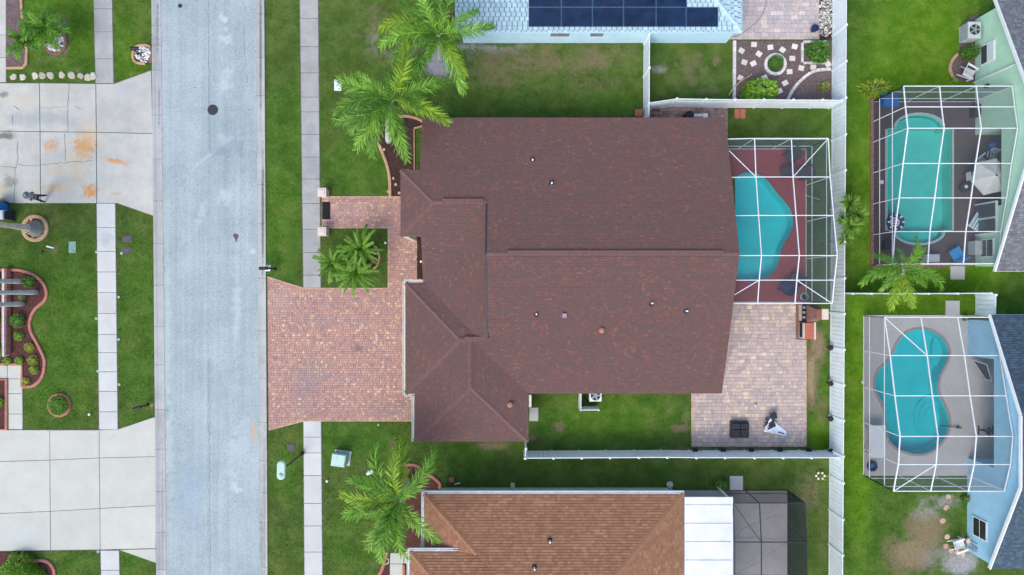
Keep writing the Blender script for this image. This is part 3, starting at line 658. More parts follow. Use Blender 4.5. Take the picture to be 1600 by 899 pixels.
# ------------------------------------------------------------------ roofs (plan units u east, v south; 22.5 to the metre)
def roof_face(mb, deck, poly, zf, up, expo=.135, wr=(.10, .26), th=.016, gap=.0, drop=.03, sg=.016):
    """one roof plane: overlapping courses of single shingles, each with its own butt edge, on a deck"""
    P = [(a / PPM, -b / PPM) for a, b in poly]; up = (up[0], -up[1])
    area = sum(P[i][0] * P[(i + 1) % len(P)][1] - P[(i + 1) % len(P)][0] * P[i][1] for i in range(len(P)))
    if area < 0: P = P[::-1]
    zz = lambda x, y: zf(x * PPM, -y * PPM)
    deck.add([(x, y, zz(x, y) - drop) for x, y in P], [tuple(range(len(P)))])
    dx, dy = up; ex, ey = dy, -dx
    ts = [x * dx + y * dy for x, y in P]; i = math.floor(min(ts) / expo)
    while i * expo < max(ts):
        t0 = i * expo; t0 += sg; row = clip(P, t0, t0 + expo - sg, dx, dy)  # a strip of dark deck left bare as each course's shadow line
        if row:
            ss = [x * ex + y * ey for x, y in row]; s = min(ss) - random.uniform(0, wr[1])
            while s < max(ss):
                l = random.uniform(*wr); q = clip(row, s + gap / 2, s + l - gap / 2, ex, ey); s += l
                if not q or parea(q) < 3e-4: continue
                n = len(q); vs = []
                tj = random.uniform(0, .4) * th
                for x, y in q:
                    t = x * dx + y * dy; vs.append((x, y, zz(x, y) + (th + tj) * (1 - (t - t0) / expo) + .003))
                fs = [tuple(range(n))]
                for k in range(n):
                    a, b = q[k], q[(k + 1) % n]
                    if abs(a[0] * dx + a[1] * dy - t0) < 1e-5 and abs(b[0] * dx + b[1] * dy - t0) < 1e-5:
                        o = len(vs); vs += [(a[0], a[1], zz(*a) - .01), (b[0], b[1], zz(*b) - .01)]; fs.append((k, o, o + 1, (k + 1) % n))
                    elif gap:
                        o = len(vs); vs += [(a[0], a[1], zz(*a) - .01), (b[0], b[1], zz(*b) - .01)]; fs.append((k, o, o + 1, (k + 1) % n))
                mb.add(vs, fs)
        i += 1
def plane(z0, d0, k, axis, sgn):    # z rises by k per unit along sgn*axis from d0
    return lambda u, v: z0 + k * sgn * ((u if axis == 'u' else v) - d0)
def edge(mb, pts, h=.18, t=.03, off=.0):
    """fascia or barge boards under a roof edge, pts (u, v, z)"""
    for a, b in zip(pts, pts[1:]):
        A, B = G(a[0], a[1], a[2] - h / 2 - .02 + off), G(b[0], b[1], b[2] - h / 2 - .02 + off); mb.bar(A, B, t, h)
def caps(mb, a, b, w_=.32, step=.2, h=.04):
    A, B = G(*a), G(*b); n = max(1, int((B - A).length / step)); d_ = (B - A) / n
    side = Vector((-d_.y, d_.x, 0)).normalized() * w_ / 2; up = Vector((0, 0, 1))
    for k in range(n):
        p, q = A + d_ * k, A + d_ * (k + 1.12); h0, h1 = h + .012, h
        vs = [p - side - up * .01, p + up * h0, p + side - up * .01, q - side - up * .02, q + up * h1, q + side - up * .02]
        mb.add(vs, [(0, 3, 4, 1), (1, 4, 5, 2), (0, 1, 2)])
def ridge_vent(mb, a, b, w_=.36, h=.07):
    mb.bar(G(a[0], a[1], a[2] + h * .6), G(b[0], b[1], b[2] + h * .6), w_, h)
def gutter(mb, pts, w_=.13, h=.12, out=(0, 0)):
    for a, b in zip(pts, pts[1:]):
        A, B = G(*a), G(*b); t = (B - A).normalized(); s = Vector((-t.y, t.x, 0))
        mb.bar(A - Vector((0, 0, h)), B - Vector((0, 0, h)), w_, .02)
        mb.bar(A + s * w_ / 2 - Vector((0, 0, h / 2)), B + s * w_ / 2 - Vector((0, 0, h / 2)), .025, h)
        mb.bar(A - s * w_ / 2 - Vector((0, 0, h / 2)), B - s * w_ / 2 - Vector((0, 0, h / 2)), .025, h)
        n = int((B - A).length / .9)
        for k in range(1, n): c = A + (B - A) * k / n; mb.bar(c - s * w_ / 2, c + s * w_ / 2, .03, .02)
K = .278 / PPM; ZE = 2.6
hs = thing('house', W(900, 420), 'large house with red-brown shingle hip and gable roof beside the paver driveway', 'house')
sh, dk = MB(), MB(); U = {'N': (0, 1), 'S': (0, -1), 'W': (1, 0), 'E': (-1, 0)}
pN = plane(ZE, -249.5, K, 'v', 1); pS = plane(ZE, 155.5, K, 'v', -1); pWs = plane(ZE, -129.7, K, 'u', 1)
pES = lambda u, v: 4.188 - K * (v + 121); pEW = plane(3.6, -159.4, K, 'u', 1); pGW = plane(ZE, -156, K, 'u', 1); pGN = plane(ZE, -7, K, 'v', 1)
K2 = 1.004 / 83.5; pBW = lambda u, v: ZE + K2 * (u + 143); pBE = lambda u, v: ZE + K2 * (24 - u); pBS = lambda u, v: ZE + K2 * (226 - v)
for poly, zf, up in [([(-131.5, -249.5), (313, -249.5), (313, -168.6), (-131.5, -168.6)], pN, 'N'), ([(-159.4, -168.6), (313, -168.6), (313, -121), (-111.8, -121)], pN, 'N'), ([(-35, -121), (313, -121), (313.3, -47), (-35, -47)], pN, 'N'),
                     ([(-35, -47), (313.3, -47), (310.5, 74.25), (-35, 74.25)], pS, 'S'), ([(-59.5, 74.25), (310.5, 74.25), (308, 155.5), (24, 155.5)], pS, 'S'), ([(-156, 155.5), (-74.75, 74.25), (-59.5, 74.25), (-143, 155.5)], pS, 'S'),
                     ([(-159.4, -168.6), (-111.8, -121), (-159.4, -73.4)], pEW, 'W'), ([(-111.8, -121), (-26, -121), (-26, -96.2), (-115.2, -7), (-129.7, -7), (-129.7, -103.1)], pES, 'S'), ([(-129.7, -103.1), (-129.7, -73.4), (-159.4, -73.4)], pES, 'S'),
                     ([(-115.2, -7), (-34.5, -87.7), (-34.5, 74.25), (-48.4, 74.25), (-129.7, -7)], pWs, 'W'), ([(-156, -7), (-156, 155.5), (-74.75, 74.25)], pGW, 'W'), ([(-156, -7), (-74.75, 74.25), (-48.4, 74.25), (-129.7, -7)], pGN, 'N'),
                     ([(-143, 226), (-59.5, 142.5), (-59.5, 74.25), (-143, 155.5)], pBW, 'W'), ([(24, 226), (24, 155.5), (-59.5, 74.25), (-59.5, 142.5)], pBE, 'E'), ([(-143, 226), (24, 226), (-59.5, 142.5)], pBS, 'S')]:
    roof_face(sh, dk, poly, zf, U[up])
rf = dk.build('roof', M['fascia'], hs); sh.build('shingles', M['roof'], rf, kind='stuff')
m = MB()
for a, b in [((-35, -47, 5.1), (313, -47, 5.1)), ((-111.8, -121, 4.188), (-36, -121, 4.188)), ((-159.4, -168.6, 3.6), (-111.8, -121, 4.188)), ((-159.4, -73.4, 3.6), (-111.8, -121, 4.188)), ((-156, -7, 2.6), (-74.75, 74.25, 3.604)), ((-156, 155.5, 2.6), (-74.75, 74.25, 3.604)), ((-74.75, 74.25, 3.604), (-38, 74.25, 3.604)),
             ((-143, 226, 2.6), (-59.5, 142.5, 3.604)), ((24, 226, 2.6), (-59.5, 142.5, 3.604)), ((-59.5, 142.5, 3.604), (-59.5, 78, 3.604))]: caps(m, a, b)
m.build('ridge_cap', M['roofcap'], rf, kind='stuff')
for a, b in [((-6, -47, 5.1), (290, -47, 5.1)), ((-98, -121, 4.188), (-40, -121, 4.188)), ((-68, 74.25, 3.604), (-42, 74.25, 3.604))]:
    m = MB(); ridge_vent(m, a, b); m.build('ridge_vent', M['roofcap'], rf)
m = MB()
edge(m, [(-131.5, -249.5, 2.6), (313, -249.5, 2.6), (313.3, -47, 5.1), (308, 155.5, 2.6), (24, 155.5, 2.6)])
edge(m, [(24, 226, 2.6), (-143, 226, 2.6)]); edge(m, [(-131.5, -249.5, 2.6), (-131.5, -168.6, 3.6), (-159.4, -168.6, 3.6), (-159.4, -73.4, 3.6), (-129.7, -73.4, 3.6), (-129.7, -7, 2.78)])
edge(m, [(-35, -119, pN(0, -119)), (-35, -47, 5.1), (-35, 72, pS(0, 72))], .2)
m.build('fascia', M['fascia'], rf)
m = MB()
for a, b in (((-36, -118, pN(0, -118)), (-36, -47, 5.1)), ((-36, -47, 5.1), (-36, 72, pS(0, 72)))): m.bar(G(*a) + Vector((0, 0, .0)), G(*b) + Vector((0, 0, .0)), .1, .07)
m.build('shade_drip_edge', M['bronze'], rf)  # dark drip edge added to draw the shade line along the rake
for pts in [[(-129, -9.5, 2.6), (-158.5, -9.5, 2.6)], [(-158.8, -10, 2.6), (-158.8, 158.5, 2.6)], [(-158.5, 158.3, 2.6), (-131, 158.3, 2.6)], [(-145.6, 158, 2.6), (-145.6, 226, 2.6)], [(26.6, 158, 2.6), (26.6, 176, 2.6)]]:
    m = MB(); gutter(m, pts); m.build('gutter', M['cream'], hs)
m = MB()    # upper gable wall over the lower roof
m.add([G(-33.6, -121, 3.4), G(-33.6, 74, 3.3), G(-33.6, 74, pS(0, 74) - .06), G(-33.6, -47, 5.02), G(-33.6, -121, pN(0, -121) - .06)], [(0, 1, 2, 3, 4)])
def wallbox(mb, u0, v0, u1, v1, z):
    mb.box(((u0 + u1) / 2 / PPM, -(v0 + v1) / 2 / PPM, z / 2), ((u1 - u0) / PPM, abs(v1 - v0) / PPM, z))
wallbox(m, -122, -240, 304, 146, 2.5); wallbox(m, -134, 146.3, 15, 217, 2.5); wallbox(m, -147, 2, -122.3, 146, 2.5)
m.add([G(304.1, -240, 2.4), G(304.1, 146, 2.4), G(304.1, -47, 4.95)], [(0, 1, 2)])
for u, v in ((-156, -166), (-156, -76)): wallbox(m, u, v - 4, u + 8, v + 4, 3.45)
wallbox(m, -122.2, -160, -118, -82, 3.4)
m.build('wall', M['stucco'], hs)
m = MB(); m.box((-147.6 / PPM, -74 / PPM, 1.1), (.06, 4.9, 2.15)); gd = m.build('garage_door', M['white'], hs)
for k in range(4): m = MB(); m.box((-149 / PPM, -74 / PPM, .36 + k * .52), (.05, 4.8, .46)); m.build('door_panel', M['white'], gd)
m = MB(); m.box((-123 / PPM, 121 / PPM, 1.05), (.08, 1.0, 2.1)); fd = m.build('front_door', M['bronzewood'], hs)
m = MB(); m.ball((-125.5 / PPM, 121 / PPM - .38, 1.0), .05); m.build('handle', M['steel'], fd)
hard([(672, 200), (1112, 200), (1112, 600), (815, 600), (815, 672), (662, 672), (652, 600), (652, 450), (672, 440)])
def vents(root, items):
    for px, py, kind, zf in items:
        z = 3.5
        for _ in range(6):
            f = (H - z) / H; u, v = (px - 800) * f, (py - 449.5) * f; z = zf(u, v)
        c = G(u, v, z)
        if kind == 'pipe':
            t = MB(); t.lathe(c, [(.10, -.05), (.09, .02), (.055, .05), (.055, .32), (.045, .33)], 10); o = t.build('vent_pipe', M['vinyl'], root)
            t = MB(); t.lathe(c, [(.2, -.03), (.17, .025), (.06, .05)], 10); t.build('flashing', M['charcoal'], o)
        elif kind == 'box':
            t = MB(); t.box((c.x, c.y, c.z + .1), (.3, .3, .24), taper=.8); t.build('box_vent', M['purplevent'], root)
        else:
            t = MB(); t.lathe(c, [(.18, -.05), (.16, .08), (.2, .1), (.14, .2), (.02, .24)], 12); t.build('round_vent', M['terravent'], root)
M['purplevent'] = plain('mauve_vent', (.34, .27, .34), .7, .1); M['terravent'] = plain('terracotta_vent', (.36, .17, .12), .7, .1)
vents(rf, [(832, 251, 'pipe', pN), (862, 287, 'pipe', pN), (838, 491, 'pipe', pS), (1018, 474, 'pipe', pS), (1072, 486, 'pipe', pS), (882, 493, 'box', pS), (940, 516, 'round', pS), (797, 632, 'round2', pBE)])
# --- pale blue house to the north
hb = thing('house', W(930, 0), 'pale blue house with blue tile roof carrying dark solar panels', 'house')
KB = .30 / PPM; pB = plane(2.6, -375, KB, 'v', -1); sh, dk = MB(), MB()
roof_face(sh, dk, [(-82.7, -375), (338, -375), (258, -455), (258, -560), (-82.7, -560)], pB, (0, -1), .262, (.33, .35), .055, .075)
pBe = plane(2.6, 338, KB, 'u', -1); roof_face(sh, dk, [(338, -375), (338, -560), (258, -560), (258, -455)], pBe, (-1, 0), .262, (.33, .35), .055, .075)
M['blueunder'] = plain('blue_underlay_gap_shade', (.20, .33, .39), .9, .1); rb = dk.build('roof', M['blueunder'], hb); sh.build('roof_tiles', M['roofblue'], rb, kind='stuff')  # underlay darkened so the gaps read as shadow under the tiles
m = MB(); caps(m, (338, -375, 2.6), (240, -473, 2.6 + 98 * KB), .34, .4, .06); m.build('hip_tile', M['roofblue'], rb, kind='stuff')
m = MB(); edge(m, [(-82.7, -560, pB(0, -560)), (-82.7, -375, 2.6), (338, -375, 2.6), (338, -560, 2.6)], .16); m.build('fascia', M['bluewall'], rb)
m = MB(); wallbox(m, -76, -560, 334, -382, 2.55); m.build('wall', M['bluewall'], hb); hard([(724, -60), (1134, -60), (1134, 67), (724, 67)])
for u0, u1 in ((56, 88), (116, 139)):
    um = (u0 + u1) / 2 / PPM; wd = (u1 - u0) / PPM; y = 382 / PPM
    m = MB(); m.box((um, -(-y) - .02, 1.55), (wd, .08, .75)); f = m.build('window', M['white'], hb)
    m = MB(); m.box((um, y - .045, 1.57), (wd - .16, .08, .5)); m.build('pane', M['glass'], f)
    m = MB()
    for k in range(5): m.box((um, y - .09, 1.38 + k * .1), (wd - .18, .02, .03))
    m.build('louvre', M['steel'], f)
sa_ = thing('solar_array', G(180, -400, 3), 'row of dark navy solar panels along the blue tile roof', 'solar panels')
def solar(x0, x1, y0, y1):
    q = []
    for px, py in ((x0, y1), (x1, y1), (x1, y0), (x0, y0)):
        z = 2.9
        for _ in range(5): f = (H - z) / H; z = pB(0, (py - 449.5) * f) + .13
        q.append(G((px - 800) * f, (py - 449.5) * f, z))
    n = (q[1] - q[0]).cross(q[3] - q[0]).normalized()
    if n.z < 0: n = -n
    c = sum(q, Vector()) / 4
    vs = q + [p - n * .05 for p in q]; m = MB(); m.add(vs, [(0, 1, 2, 3), (0, 4, 5, 1), (1, 5, 6, 2), (2, 6, 7, 3), (3, 7, 4, 0)])
    o = m.build('solar_panel', M['solarframe'], sa_)
    i = [c + (p - c) * .965 + n * .003 for p in q]; m = MB(); m.add(i, [(0, 1, 2, 3)]); m.build('cell_glass', M['solar'], o)
for x0, x1 in zip((826, 877.5, 926, 974.5, 1025.5, 1072.5), (876.9, 925.4, 973.9, 1024.9, 1071.9, 1122)): solar(x0, x1, 12.2, 42)
for x0, x1 in zip((826, 877.5, 926, 974.5, 1025.5), (876.9, 925.4, 973.9, 1024.9, 1073)): solar(x0, x1, -22, 11)
# --- brown roofed house to the south
hn = thing('house', W(860, 860), 'house with tan-brown hip roof and white gutters behind the palm', 'house')
KN = .31 / PPM; sh, dk = MB(), MB()
qN = plane(2.6, 303, KN, 'v', 1); qW = plane(2.6, -128.7, KN, 'u', 1); qE = plane(2.6, 251.8, KN, 'u', -1); qVN = plane(3.3, 381, KN, 'v', 1); qVW = plane(3.3, -147, KN, 'u', 1)
for poly, zf, up in [([(-128.7, 303), (251.8, 303), (101.8, 453), (101.8, 520), (88.3, 520)], qN, 'N'), ([(-128.7, 303), (-50.7, 381), (-128.7, 381)], qW, 'W'), ([(251.8, 303), (251.8, 520), (101.8, 520), (101.8, 453)], qE, 'E'),
                     ([(-147, 381), (-40, 381), (99, 520), (-8, 520)], qVN, 'N'), ([(-147, 381), (-8, 520), (-147, 520)], qVW, 'W')]:
    roof_face(sh, dk, poly, zf, U[up], .165, (.14, .34), .014, sg=.008)
rn = dk.build('roof', M['fascia'], hn); sh.build('shingles', M['roofbrown'], rn, kind='stuff')
m = MB()
for a, b in [((-128.7, 303, 2.6), (-50.7, 381, 2.6 + 78 * KN)), ((251.8, 303, 2.6), (101.8, 453, 2.6 + 150 * KN)), ((-147, 381, 3.3), (-40, 488, 3.3 + 107 * KN))]: caps(m, a, b)
m.build('ridge_cap', M['roofbrowncap'], rn, kind='stuff')
m = MB(); edge(m, [(-128.7, 381, 2.6), (-128.7, 303, 2.6), (251.8, 303, 2.6), (251.8, 520, 2.6)], .16); edge(m, [(-147, 520, 3.3), (-147, 381, 3.3), (-66, 381, 3.3)], .16); m.build('fascia', M['white'], rn)
for pts in [[(-131, 300.5, 2.6), (253, 300.5, 2.6)], [(-131.5, 300, 2.6), (-131.5, 381, 2.6)], [(-149, 378, 3.3), (-64, 378, 3.3)], [(-150, 378, 3.3), (-150, 520, 3.3)]]:
    m = MB(); gutter(m, pts); m.build('gutter', M['white'], hn)
m = MB(); wallbox(m, -110, 312.5, 244, 520, 2.5); wallbox(m, -138, 388, -110.2, 520, 3.1); m.build('wall', M['seawall'], hn); hard([(690, 762), (1046, 762), (1046, 910), (662, 910), (662, 840), (690, 840)])
m = MB(); m.tube([G(243, 304, 2.5), G(245, 309, 2.2), G(245, 310.5, .15), G(245, 305, .05)], .05, 8); m.build('downspout', M['galv'], hn)
vents(rn, [(859, 845, 'pipe', qN), (835, 887, 'pipe', qN)])
lr = thing('lanai_roof', G(285, 310), 'flat white ribbed metal patio roof between brown shingles and dark screen room', 'patio roof')
m = MB(); m.prism([tuple(G(u, v).xy) for u, v in ((253.5, 308), (323, 308), (323, 520), (253.5, 520))], 2.50, 2.58); o = m.build('roof_sheet', M['whitemetal'], lr)
for k in range(7):
    v = 320 + k * 27; m = MB(); m.bar(G(254, v, 2.6), G(322, v, 2.6), .05, .035); m.build('seam', M['whitemetal'], o)
m = MB(); m.bar(G(323.6, 308, 2.54), G(323.6, 520, 2.54), .06, .14); m.build('gutter', M['white'], lr)
m = MB()
for v in (312, 400, 515): m.bar(G(321, v, 0), G(321, v, 2.5), .09, .09)
m.build('post', M['white'], lr)
# --- green house to the east
def gable_house(name, label, u0, zE, vN, vS, vr0, vr1, slope, mat, wall, uw, wallN, wallS, opening=None, floor='deckbrown'):
    h = thing(name, G(u0 + 100, (vN + vS) / 2), label, 'house'); sh, dk = MB(), MB(); k = slope
    pn = plane(zE, vN, k, 'v', 1); ps = plane(zE, vS, k, 'v', -1); zt = pn(0, vr0); um = u0 + 140
    vm = (vr0 + vr1) / 2; dd = (vr1 - vr0) / 2
    if dd < 1:
        roof_face(sh, dk, [(u0, vN), (um, vN), (um, vm), (u0, vm)], pn, (0, 1), .15); roof_face(sh, dk, [(u0, vm), (um, vm), (um, vS), (u0, vS)], ps, (0, -1), .15)
    else:
        for part in ([(u0, vN), (um, vN), (um, vr0), (u0, vr0)], [(u0, vr0), (um, vr0), (um, vm), (u0 + dd, vm)]): roof_face(sh, dk, part, pn, (0, 1), .15)
        for part in ([(u0, vr1), (um, vr1), (um, vS), (u0, vS)], [(u0 + dd, vm), (um, vm), (um, vr1), (u0, vr1)]): roof_face(sh, dk, part, ps, (0, -1), .15)
        roof_face(sh, dk, [(u0, vr0), (u0 + dd, vm), (u0, vr1)], plane(zt, u0, k, 'u', 1), (1, 0), .15)
    r = dk.build('roof', M['fascia'], h); sh.build('shingles', mat, r, kind='stuff')
    m = MB(); pts = [(u0, vN, zE), (u0, vr0, zt), (u0, vr1, zt), (u0, vS, zE)] if dd >= 1 else [(u0, vN, zE), (u0, vm, zt), (u0, vS, zE)]
    edge(m, pts, .2, .075, .1); m.build('rake_board', M['white'], r)
    m = MB(); edge(m, [(u0, vN, zE), (um, vN, zE)], .16); edge(m, [(u0, vS, zE), (um, vS, zE)], .16); m.build('fascia', M['white'], r)
    zz = lambda v: min(pn(0, v), ps(0, v), zt) - .08
    vs_ = [wallN, vr0, vm, vr1, wallS]; m = MB(); ring = [G(uw, wallN, 0)] + [G(uw, v, zz(v)) for v in vs_] + [G(uw, wallS, 0)]
    if opening:
        o0, o1, oz, ou = opening; F = lambda v, z, u=uw: G(u, v, z)
        m.add([F(wallN, 0), F(wallN, zz(wallN)), F(o0, zz(o0)), F(o0, 0)], [(0, 1, 2, 3)]); m.add([F(o1, 0), F(o1, zz(o1)), F(wallS, zz(wallS)), F(wallS, 0)], [(0, 1, 2, 3)])
        m.add([F(o0, oz), F(o0, zz(o0))] + [F(v, zz(v)) for v in (vr0,) if o0 < v < o1] + [F(o1, zz(o1)), F(o1, oz)], [tuple(range(5 if o0 < vr0 < o1 else 4))])
        m.add([F(o0, 0, ou), F(o0, oz, ou), F(o1, oz, ou), F(o1, 0, ou)], [(0, 1, 2, 3)]); m.add([F(o0, 0), F(o0, oz), F(o0, oz, ou), F(o0, 0, ou)], [(0, 1, 2, 3)]); m.add([F(o1, 0), F(o1, oz), F(o1, oz, ou), F(o1, 0, ou)], [(0, 1, 2, 3)])
        m.add([F(o0, oz), F(o1, oz), F(o1, oz, ou), F(o0, oz, ou)], [(0, 1, 2, 3)])
        q = MB(); q.prism([tuple(F(v, 0, u).xy) for u, v in ((uw - 2, o0), (ou, o0), (ou, o1), (uw - 2, o1))], -.05, .052); q.build('porch_floor', M[floor], h)
    else: m.add(ring, [tuple(range(len(ring)))])
    m.add([G(uw, wallN, 0), G(uw, wallN, zz(wallN)), G(um, wallN, zz(wallN)), G(um, wallN, 0)], [(0, 1, 2, 3)]); m.add([G(uw, wallS, 0), G(uw, wallS, zz(wallS)), G(um, wallS, zz(wallS)), G(um, wallS, 0)], [(3, 2, 1, 0)])
    m.build('wall', wall, h); hard([(uw + 800, wallN + 449.5), (um + 800, wallN + 449.5), (um + 800, wallS + 449.5), (uw + 800, wallS + 449.5)])
    return h
def wwin(h, uw, v0, v1, z0, z1, left, right, slid=False):
    vm = (v0 + v1) / 2; x = uw / PPM
    m = MB(); m.box((x - .02, -vm / PPM, (z0 + z1) / 2), (.1, (v1 - v0) / PPM, z1 - z0)); f = m.build('window', M['white'], h)
    e = .07
    if left is not None:
        zc = (z0 + z1) / 2
        for a, b, mt in ((z0 + e, zc - .03, left), (zc + .03, z1 - e, right)):
            m = MB(); m.box((x - .06, -vm / PPM, (a + b) / 2), (.04, (v1 - v0) / PPM - 2 * e, b - a)); m.build('pane', M[mt], f)
    return f
h1 = gable_house('house', 'pale green house with grey shingle gable roof beside the rectangular pool', 713, 2.35, -427, -24, -225.5, -225.5, (5.83 - 2.35) / 201.5 / 1, M['roofgrey'], M['greenwall'], 723, -418, -33, (-238, -122, 2.35, 790))
wwin(h1, 723, -371, -341, .62, 1.82, 'glass', 'blind'); wwin(h1, 723, -74, -46, .6, 1.75, 'glass', 'glass')
m = MB(); m.box((723 / PPM, 105 / PPM, 1.0), (.1, 2.2, 2.0)); o = m.build('sliding_door', M['white'], h1)
for k in (-.52, .52): m = MB(); m.box((722.2 / PPM - .03, 105 / PPM + k, 1.0), (.05, .9, 1.8)); m.build('pane', M['glass'], o)
m = MB(); m.bar(G(721.5, -320, 0), G(721.5, -320, 3.6), .1, .08); m.build('downspout', M['white'], h1)
m = MB(); m.box((722 / PPM - .05, 306 / PPM, 1.2), (.16, .2, .3)); m.build('wall_lamp', M['black'], h1)
h2 = gable_house('house', 'sky blue house with slate blue clipped gable roof beside the kidney pool', 702, 2.55, 40, 413, 177, 276, .0181, M['roofslate'], M['bluewall2'], 711, 50, 411, (106, 266, 2.4, 785), 'deckgrey')
wwin(h2, 711, 351, 381, .62, 1.85, 'glassdark', 'glassdark')
m = MB(); m.box((785 / PPM - .04, -186 / PPM, 1.05), (.1, 3.6, 2.0)); o = m.build('sliding_door', M['white'], h2)
for k in (-.88, .88): m = MB(); m.box((785 / PPM - .1, -186 / PPM + k, 1.05), (.05, 1.6, 1.8)); m.build('pane', M['glassdark'], o)
m = MB()
for k in range(3): m.bar(G(710, 392 + k * 6, .15), G(710, 392 + k * 6, 1.0), .03, .03)
m.bar(G(710, 390, .6), G(710, 408, .6), .03, .03); m.box((710 / PPM, -400 / PPM, .9), (.06, .14, .2)); m.build('pipe', M['steel'], h2)
# ------------------------------------------------------------------ pools and decks
def pool(name_deck, deckpoly, mat, water, pool_label, plaster, coping, zdeck=.05, depth=.85, bands=True):
    bm = bmesh.new(); loops = []
    for poly, z in ((XY(deckpoly), zdeck), (XY(water), zdeck)):
        vs = [bm.verts.new((x, y, z)) for x, y in poly]; es = [bm.edges.new((vs[i], vs[(i + 1) % len(vs)])) for i in range(len(vs))]; loops.append((vs, es))
    bmesh.ops.triangle_fill(bm, use_beauty=True, use_dissolve=False, edges=loops[0][1] + loops[1][1], normal=(0, 0, 1))
    for vs, es in loops[:1]:
        n = len(vs); lo = [bm.verts.new((v.co.x, v.co.y, -.1)) for v in vs]
        for i in range(n): bm.faces.new((vs[i], vs[(i + 1) % n], lo[(i + 1) % n], lo[i]))
    bmesh.ops.recalc_face_normals(bm, faces=bm.faces)
    me = bpy.data.meshes.new(name_deck); bm.to_mesh(me); bm.free(); me.materials.append(mat)
    o = bpy.data.objects.new(name_deck, me); COL.objects.link(o); o['kind'] = 'structure'; ORG[o.name] = Vector((0, 0, 0)); hard(deckpoly)
    c = XY(water); cx = sum(p[0] for p in c) / len(c); cy = sum(p[1] for p in c) / len(c)
    t = thing('swimming_pool', (cx, cy, -depth), pool_label, 'pool')
    n = len(c); ins = lambda k: [(cx + (x - cx) * k, cy + (y - cy) * k) for x, y in c]
    prof = [(1.0, zdeck - .005), (1.0, -.3), (.995, -.6), (.98, -depth)]; vs = []
    for k, z in prof: vs += [(x, y, z) for x, y in ins(k)]
    fs = []
    for i in range(len(prof) - 1):
        for j in range(n): fs.append((i * n + j, (i + 1) * n + j, (i + 1) * n + (j + 1) % n, i * n + (j + 1) % n))
    fs.append(tuple(range((len(prof) - 1) * n, len(prof) * n)))
    m = MB(); m.add(vs, fs); m.build('basin', plaster, t)
    m = MB(); m.add([(x, y, -.07) for x, y in c], [tuple(range(n))] if sum(c[i - 1][0] * c[i][1] - c[i][0] * c[i - 1][1] for i in range(n)) > 0 else [tuple(range(n))[::-1]]); m.build('water', M['water'], t)
    m = MB(); out = []
    for k in range(n):
        a, b = Vector(c[k - 1]), Vector(c[(k + 1) % n]); tt = (b - a).normalized(); nn = Vector((tt.y, -tt.x))
        if (Vector(c[k]) - Vector((cx, cy))).dot(nn) < 0: nn = -nn
        out.append(nn)
    vs = []
    for p, nn in zip(c, out): vs += [(p[0] + nn.x * .0, p[1] + nn.y * .0, -.02), (p[0], p[1], zdeck + .02), (p[0] + nn.x * .16, p[1] + nn.y * .16, zdeck + .02), (p[0] + nn.x * .17, p[1] + nn.y * .17, zdeck - .01)]
    fs = []
    for k in range(n):
        for j in range(3): fs.append((4 * k + j, 4 * ((k + 1) % n) + j, 4 * ((k + 1) % n) + j + 1, 4 * k + j + 1))
    m.add(vs, fs); m.build('coping', coping, t)
    return t
c3 = lambda pts, s, ox, oy: [(x / s + ox, y / s + oy) for x, y in pts]
w1 = smooth_loop(c3([(125, 285), (160, 255), (200, 240), (250, 247), (288, 270), (318, 304), (344, 340), (376, 374), (402, 412), (415, 452), (415, 492), (402, 528), (382, 560), (366, 592), (355, 628), (346, 668), (325, 706), (288, 734), (240, 750), (190, 752), (158, 738), (140, 650), (130, 500), (122, 380)], 2.996, 1100, 190), 3)
pool('pool_deck', [(1112, 233.5), (1259, 233.5), (1259, 474), (1112, 474)], M['deckred'], w1, 'turquoise freeform pool in the red deck behind the red-brown house', M['plaster'], M['deckred'])
w2 = [(1386, 203), (1400, 203)] + [(1436 + 37 * math.cos(R(a)), 200 - 20 * math.sin(R(a))) for a in range(175, 0, -15)] + [(1473, 203), (1486, 203), (1486, 360), (1473, 360)] + [(1436 + 37 * math.cos(R(a)), 362 + 18 * math.sin(R(a))) for a in range(5, 180, 15)] + [(1400, 360), (1386, 360)]
p2_ = pool('pool_deck', [(1364.5, 157), (1531, 157), (1531, 414.5), (1364.5, 414.5)], M['deckbrown'], w2, 'sea green rectangular pool with rounded ends in the dark brown deck', M['plaster2'], M['coping'])
w4 = smooth_loop(c3([(240, 240), (300, 230), (350, 250), (380, 280), (393, 315), (385, 350), (360, 400), (350, 440), (355, 475), (380, 530), (393, 570), (390, 610), (370, 650), (330, 690), (280, 703), (230, 695), (190, 675), (165, 640), (155, 590), (150, 530), (120, 470), (115, 430), (125, 390), (150, 365), (175, 335), (200, 280)], 2.43, 1320, 420), 3)
p4_ = pool('pool_deck', [(1348.5, 492.5), (1511, 492.5), (1511, 742), (1348.5, 742)], M['deckgrey'], w4, 'teal kidney shaped pool with curved steps in the pale grey deck', M['plaster3'], M['coping2'])
for k, r in enumerate((.4, .75, 1.1, 1.45)):
    c = W(1471, 657); pts = [(c.x + r * math.cos(R(a)), c.y + r * math.sin(R(a)) * 1.15) for a in range(75, 290, 12)]; i = [(c.x, c.y)]
    m = MB(); m.prism(pts + i, -1.2, -.60 - k * .05); m.build('step', M['plaster3'], p4_)
m = MB(); c = W(1474, 551); m.prism([(c.x + .35 * math.cos(R(a)) * 1.1, c.y + 1.1 * math.sin(R(a))) for a in range(0, 360, 24)], -1.2, -.62); m.build('bench', M['plaster3'], p4_)
for y in (178, 384):
    m = MB(); c = W(1436, 200 if y < 300 else 362); sgn = 1 if y < 300 else -1
    m.prism([(c.x + 1.55 * math.cos(R(a)), c.y + sgn * .8 * math.sin(R(a))) for a in range(0, 181, 15)], -1.3, -.3); m.build('bench', M['plaster2'], p2_)
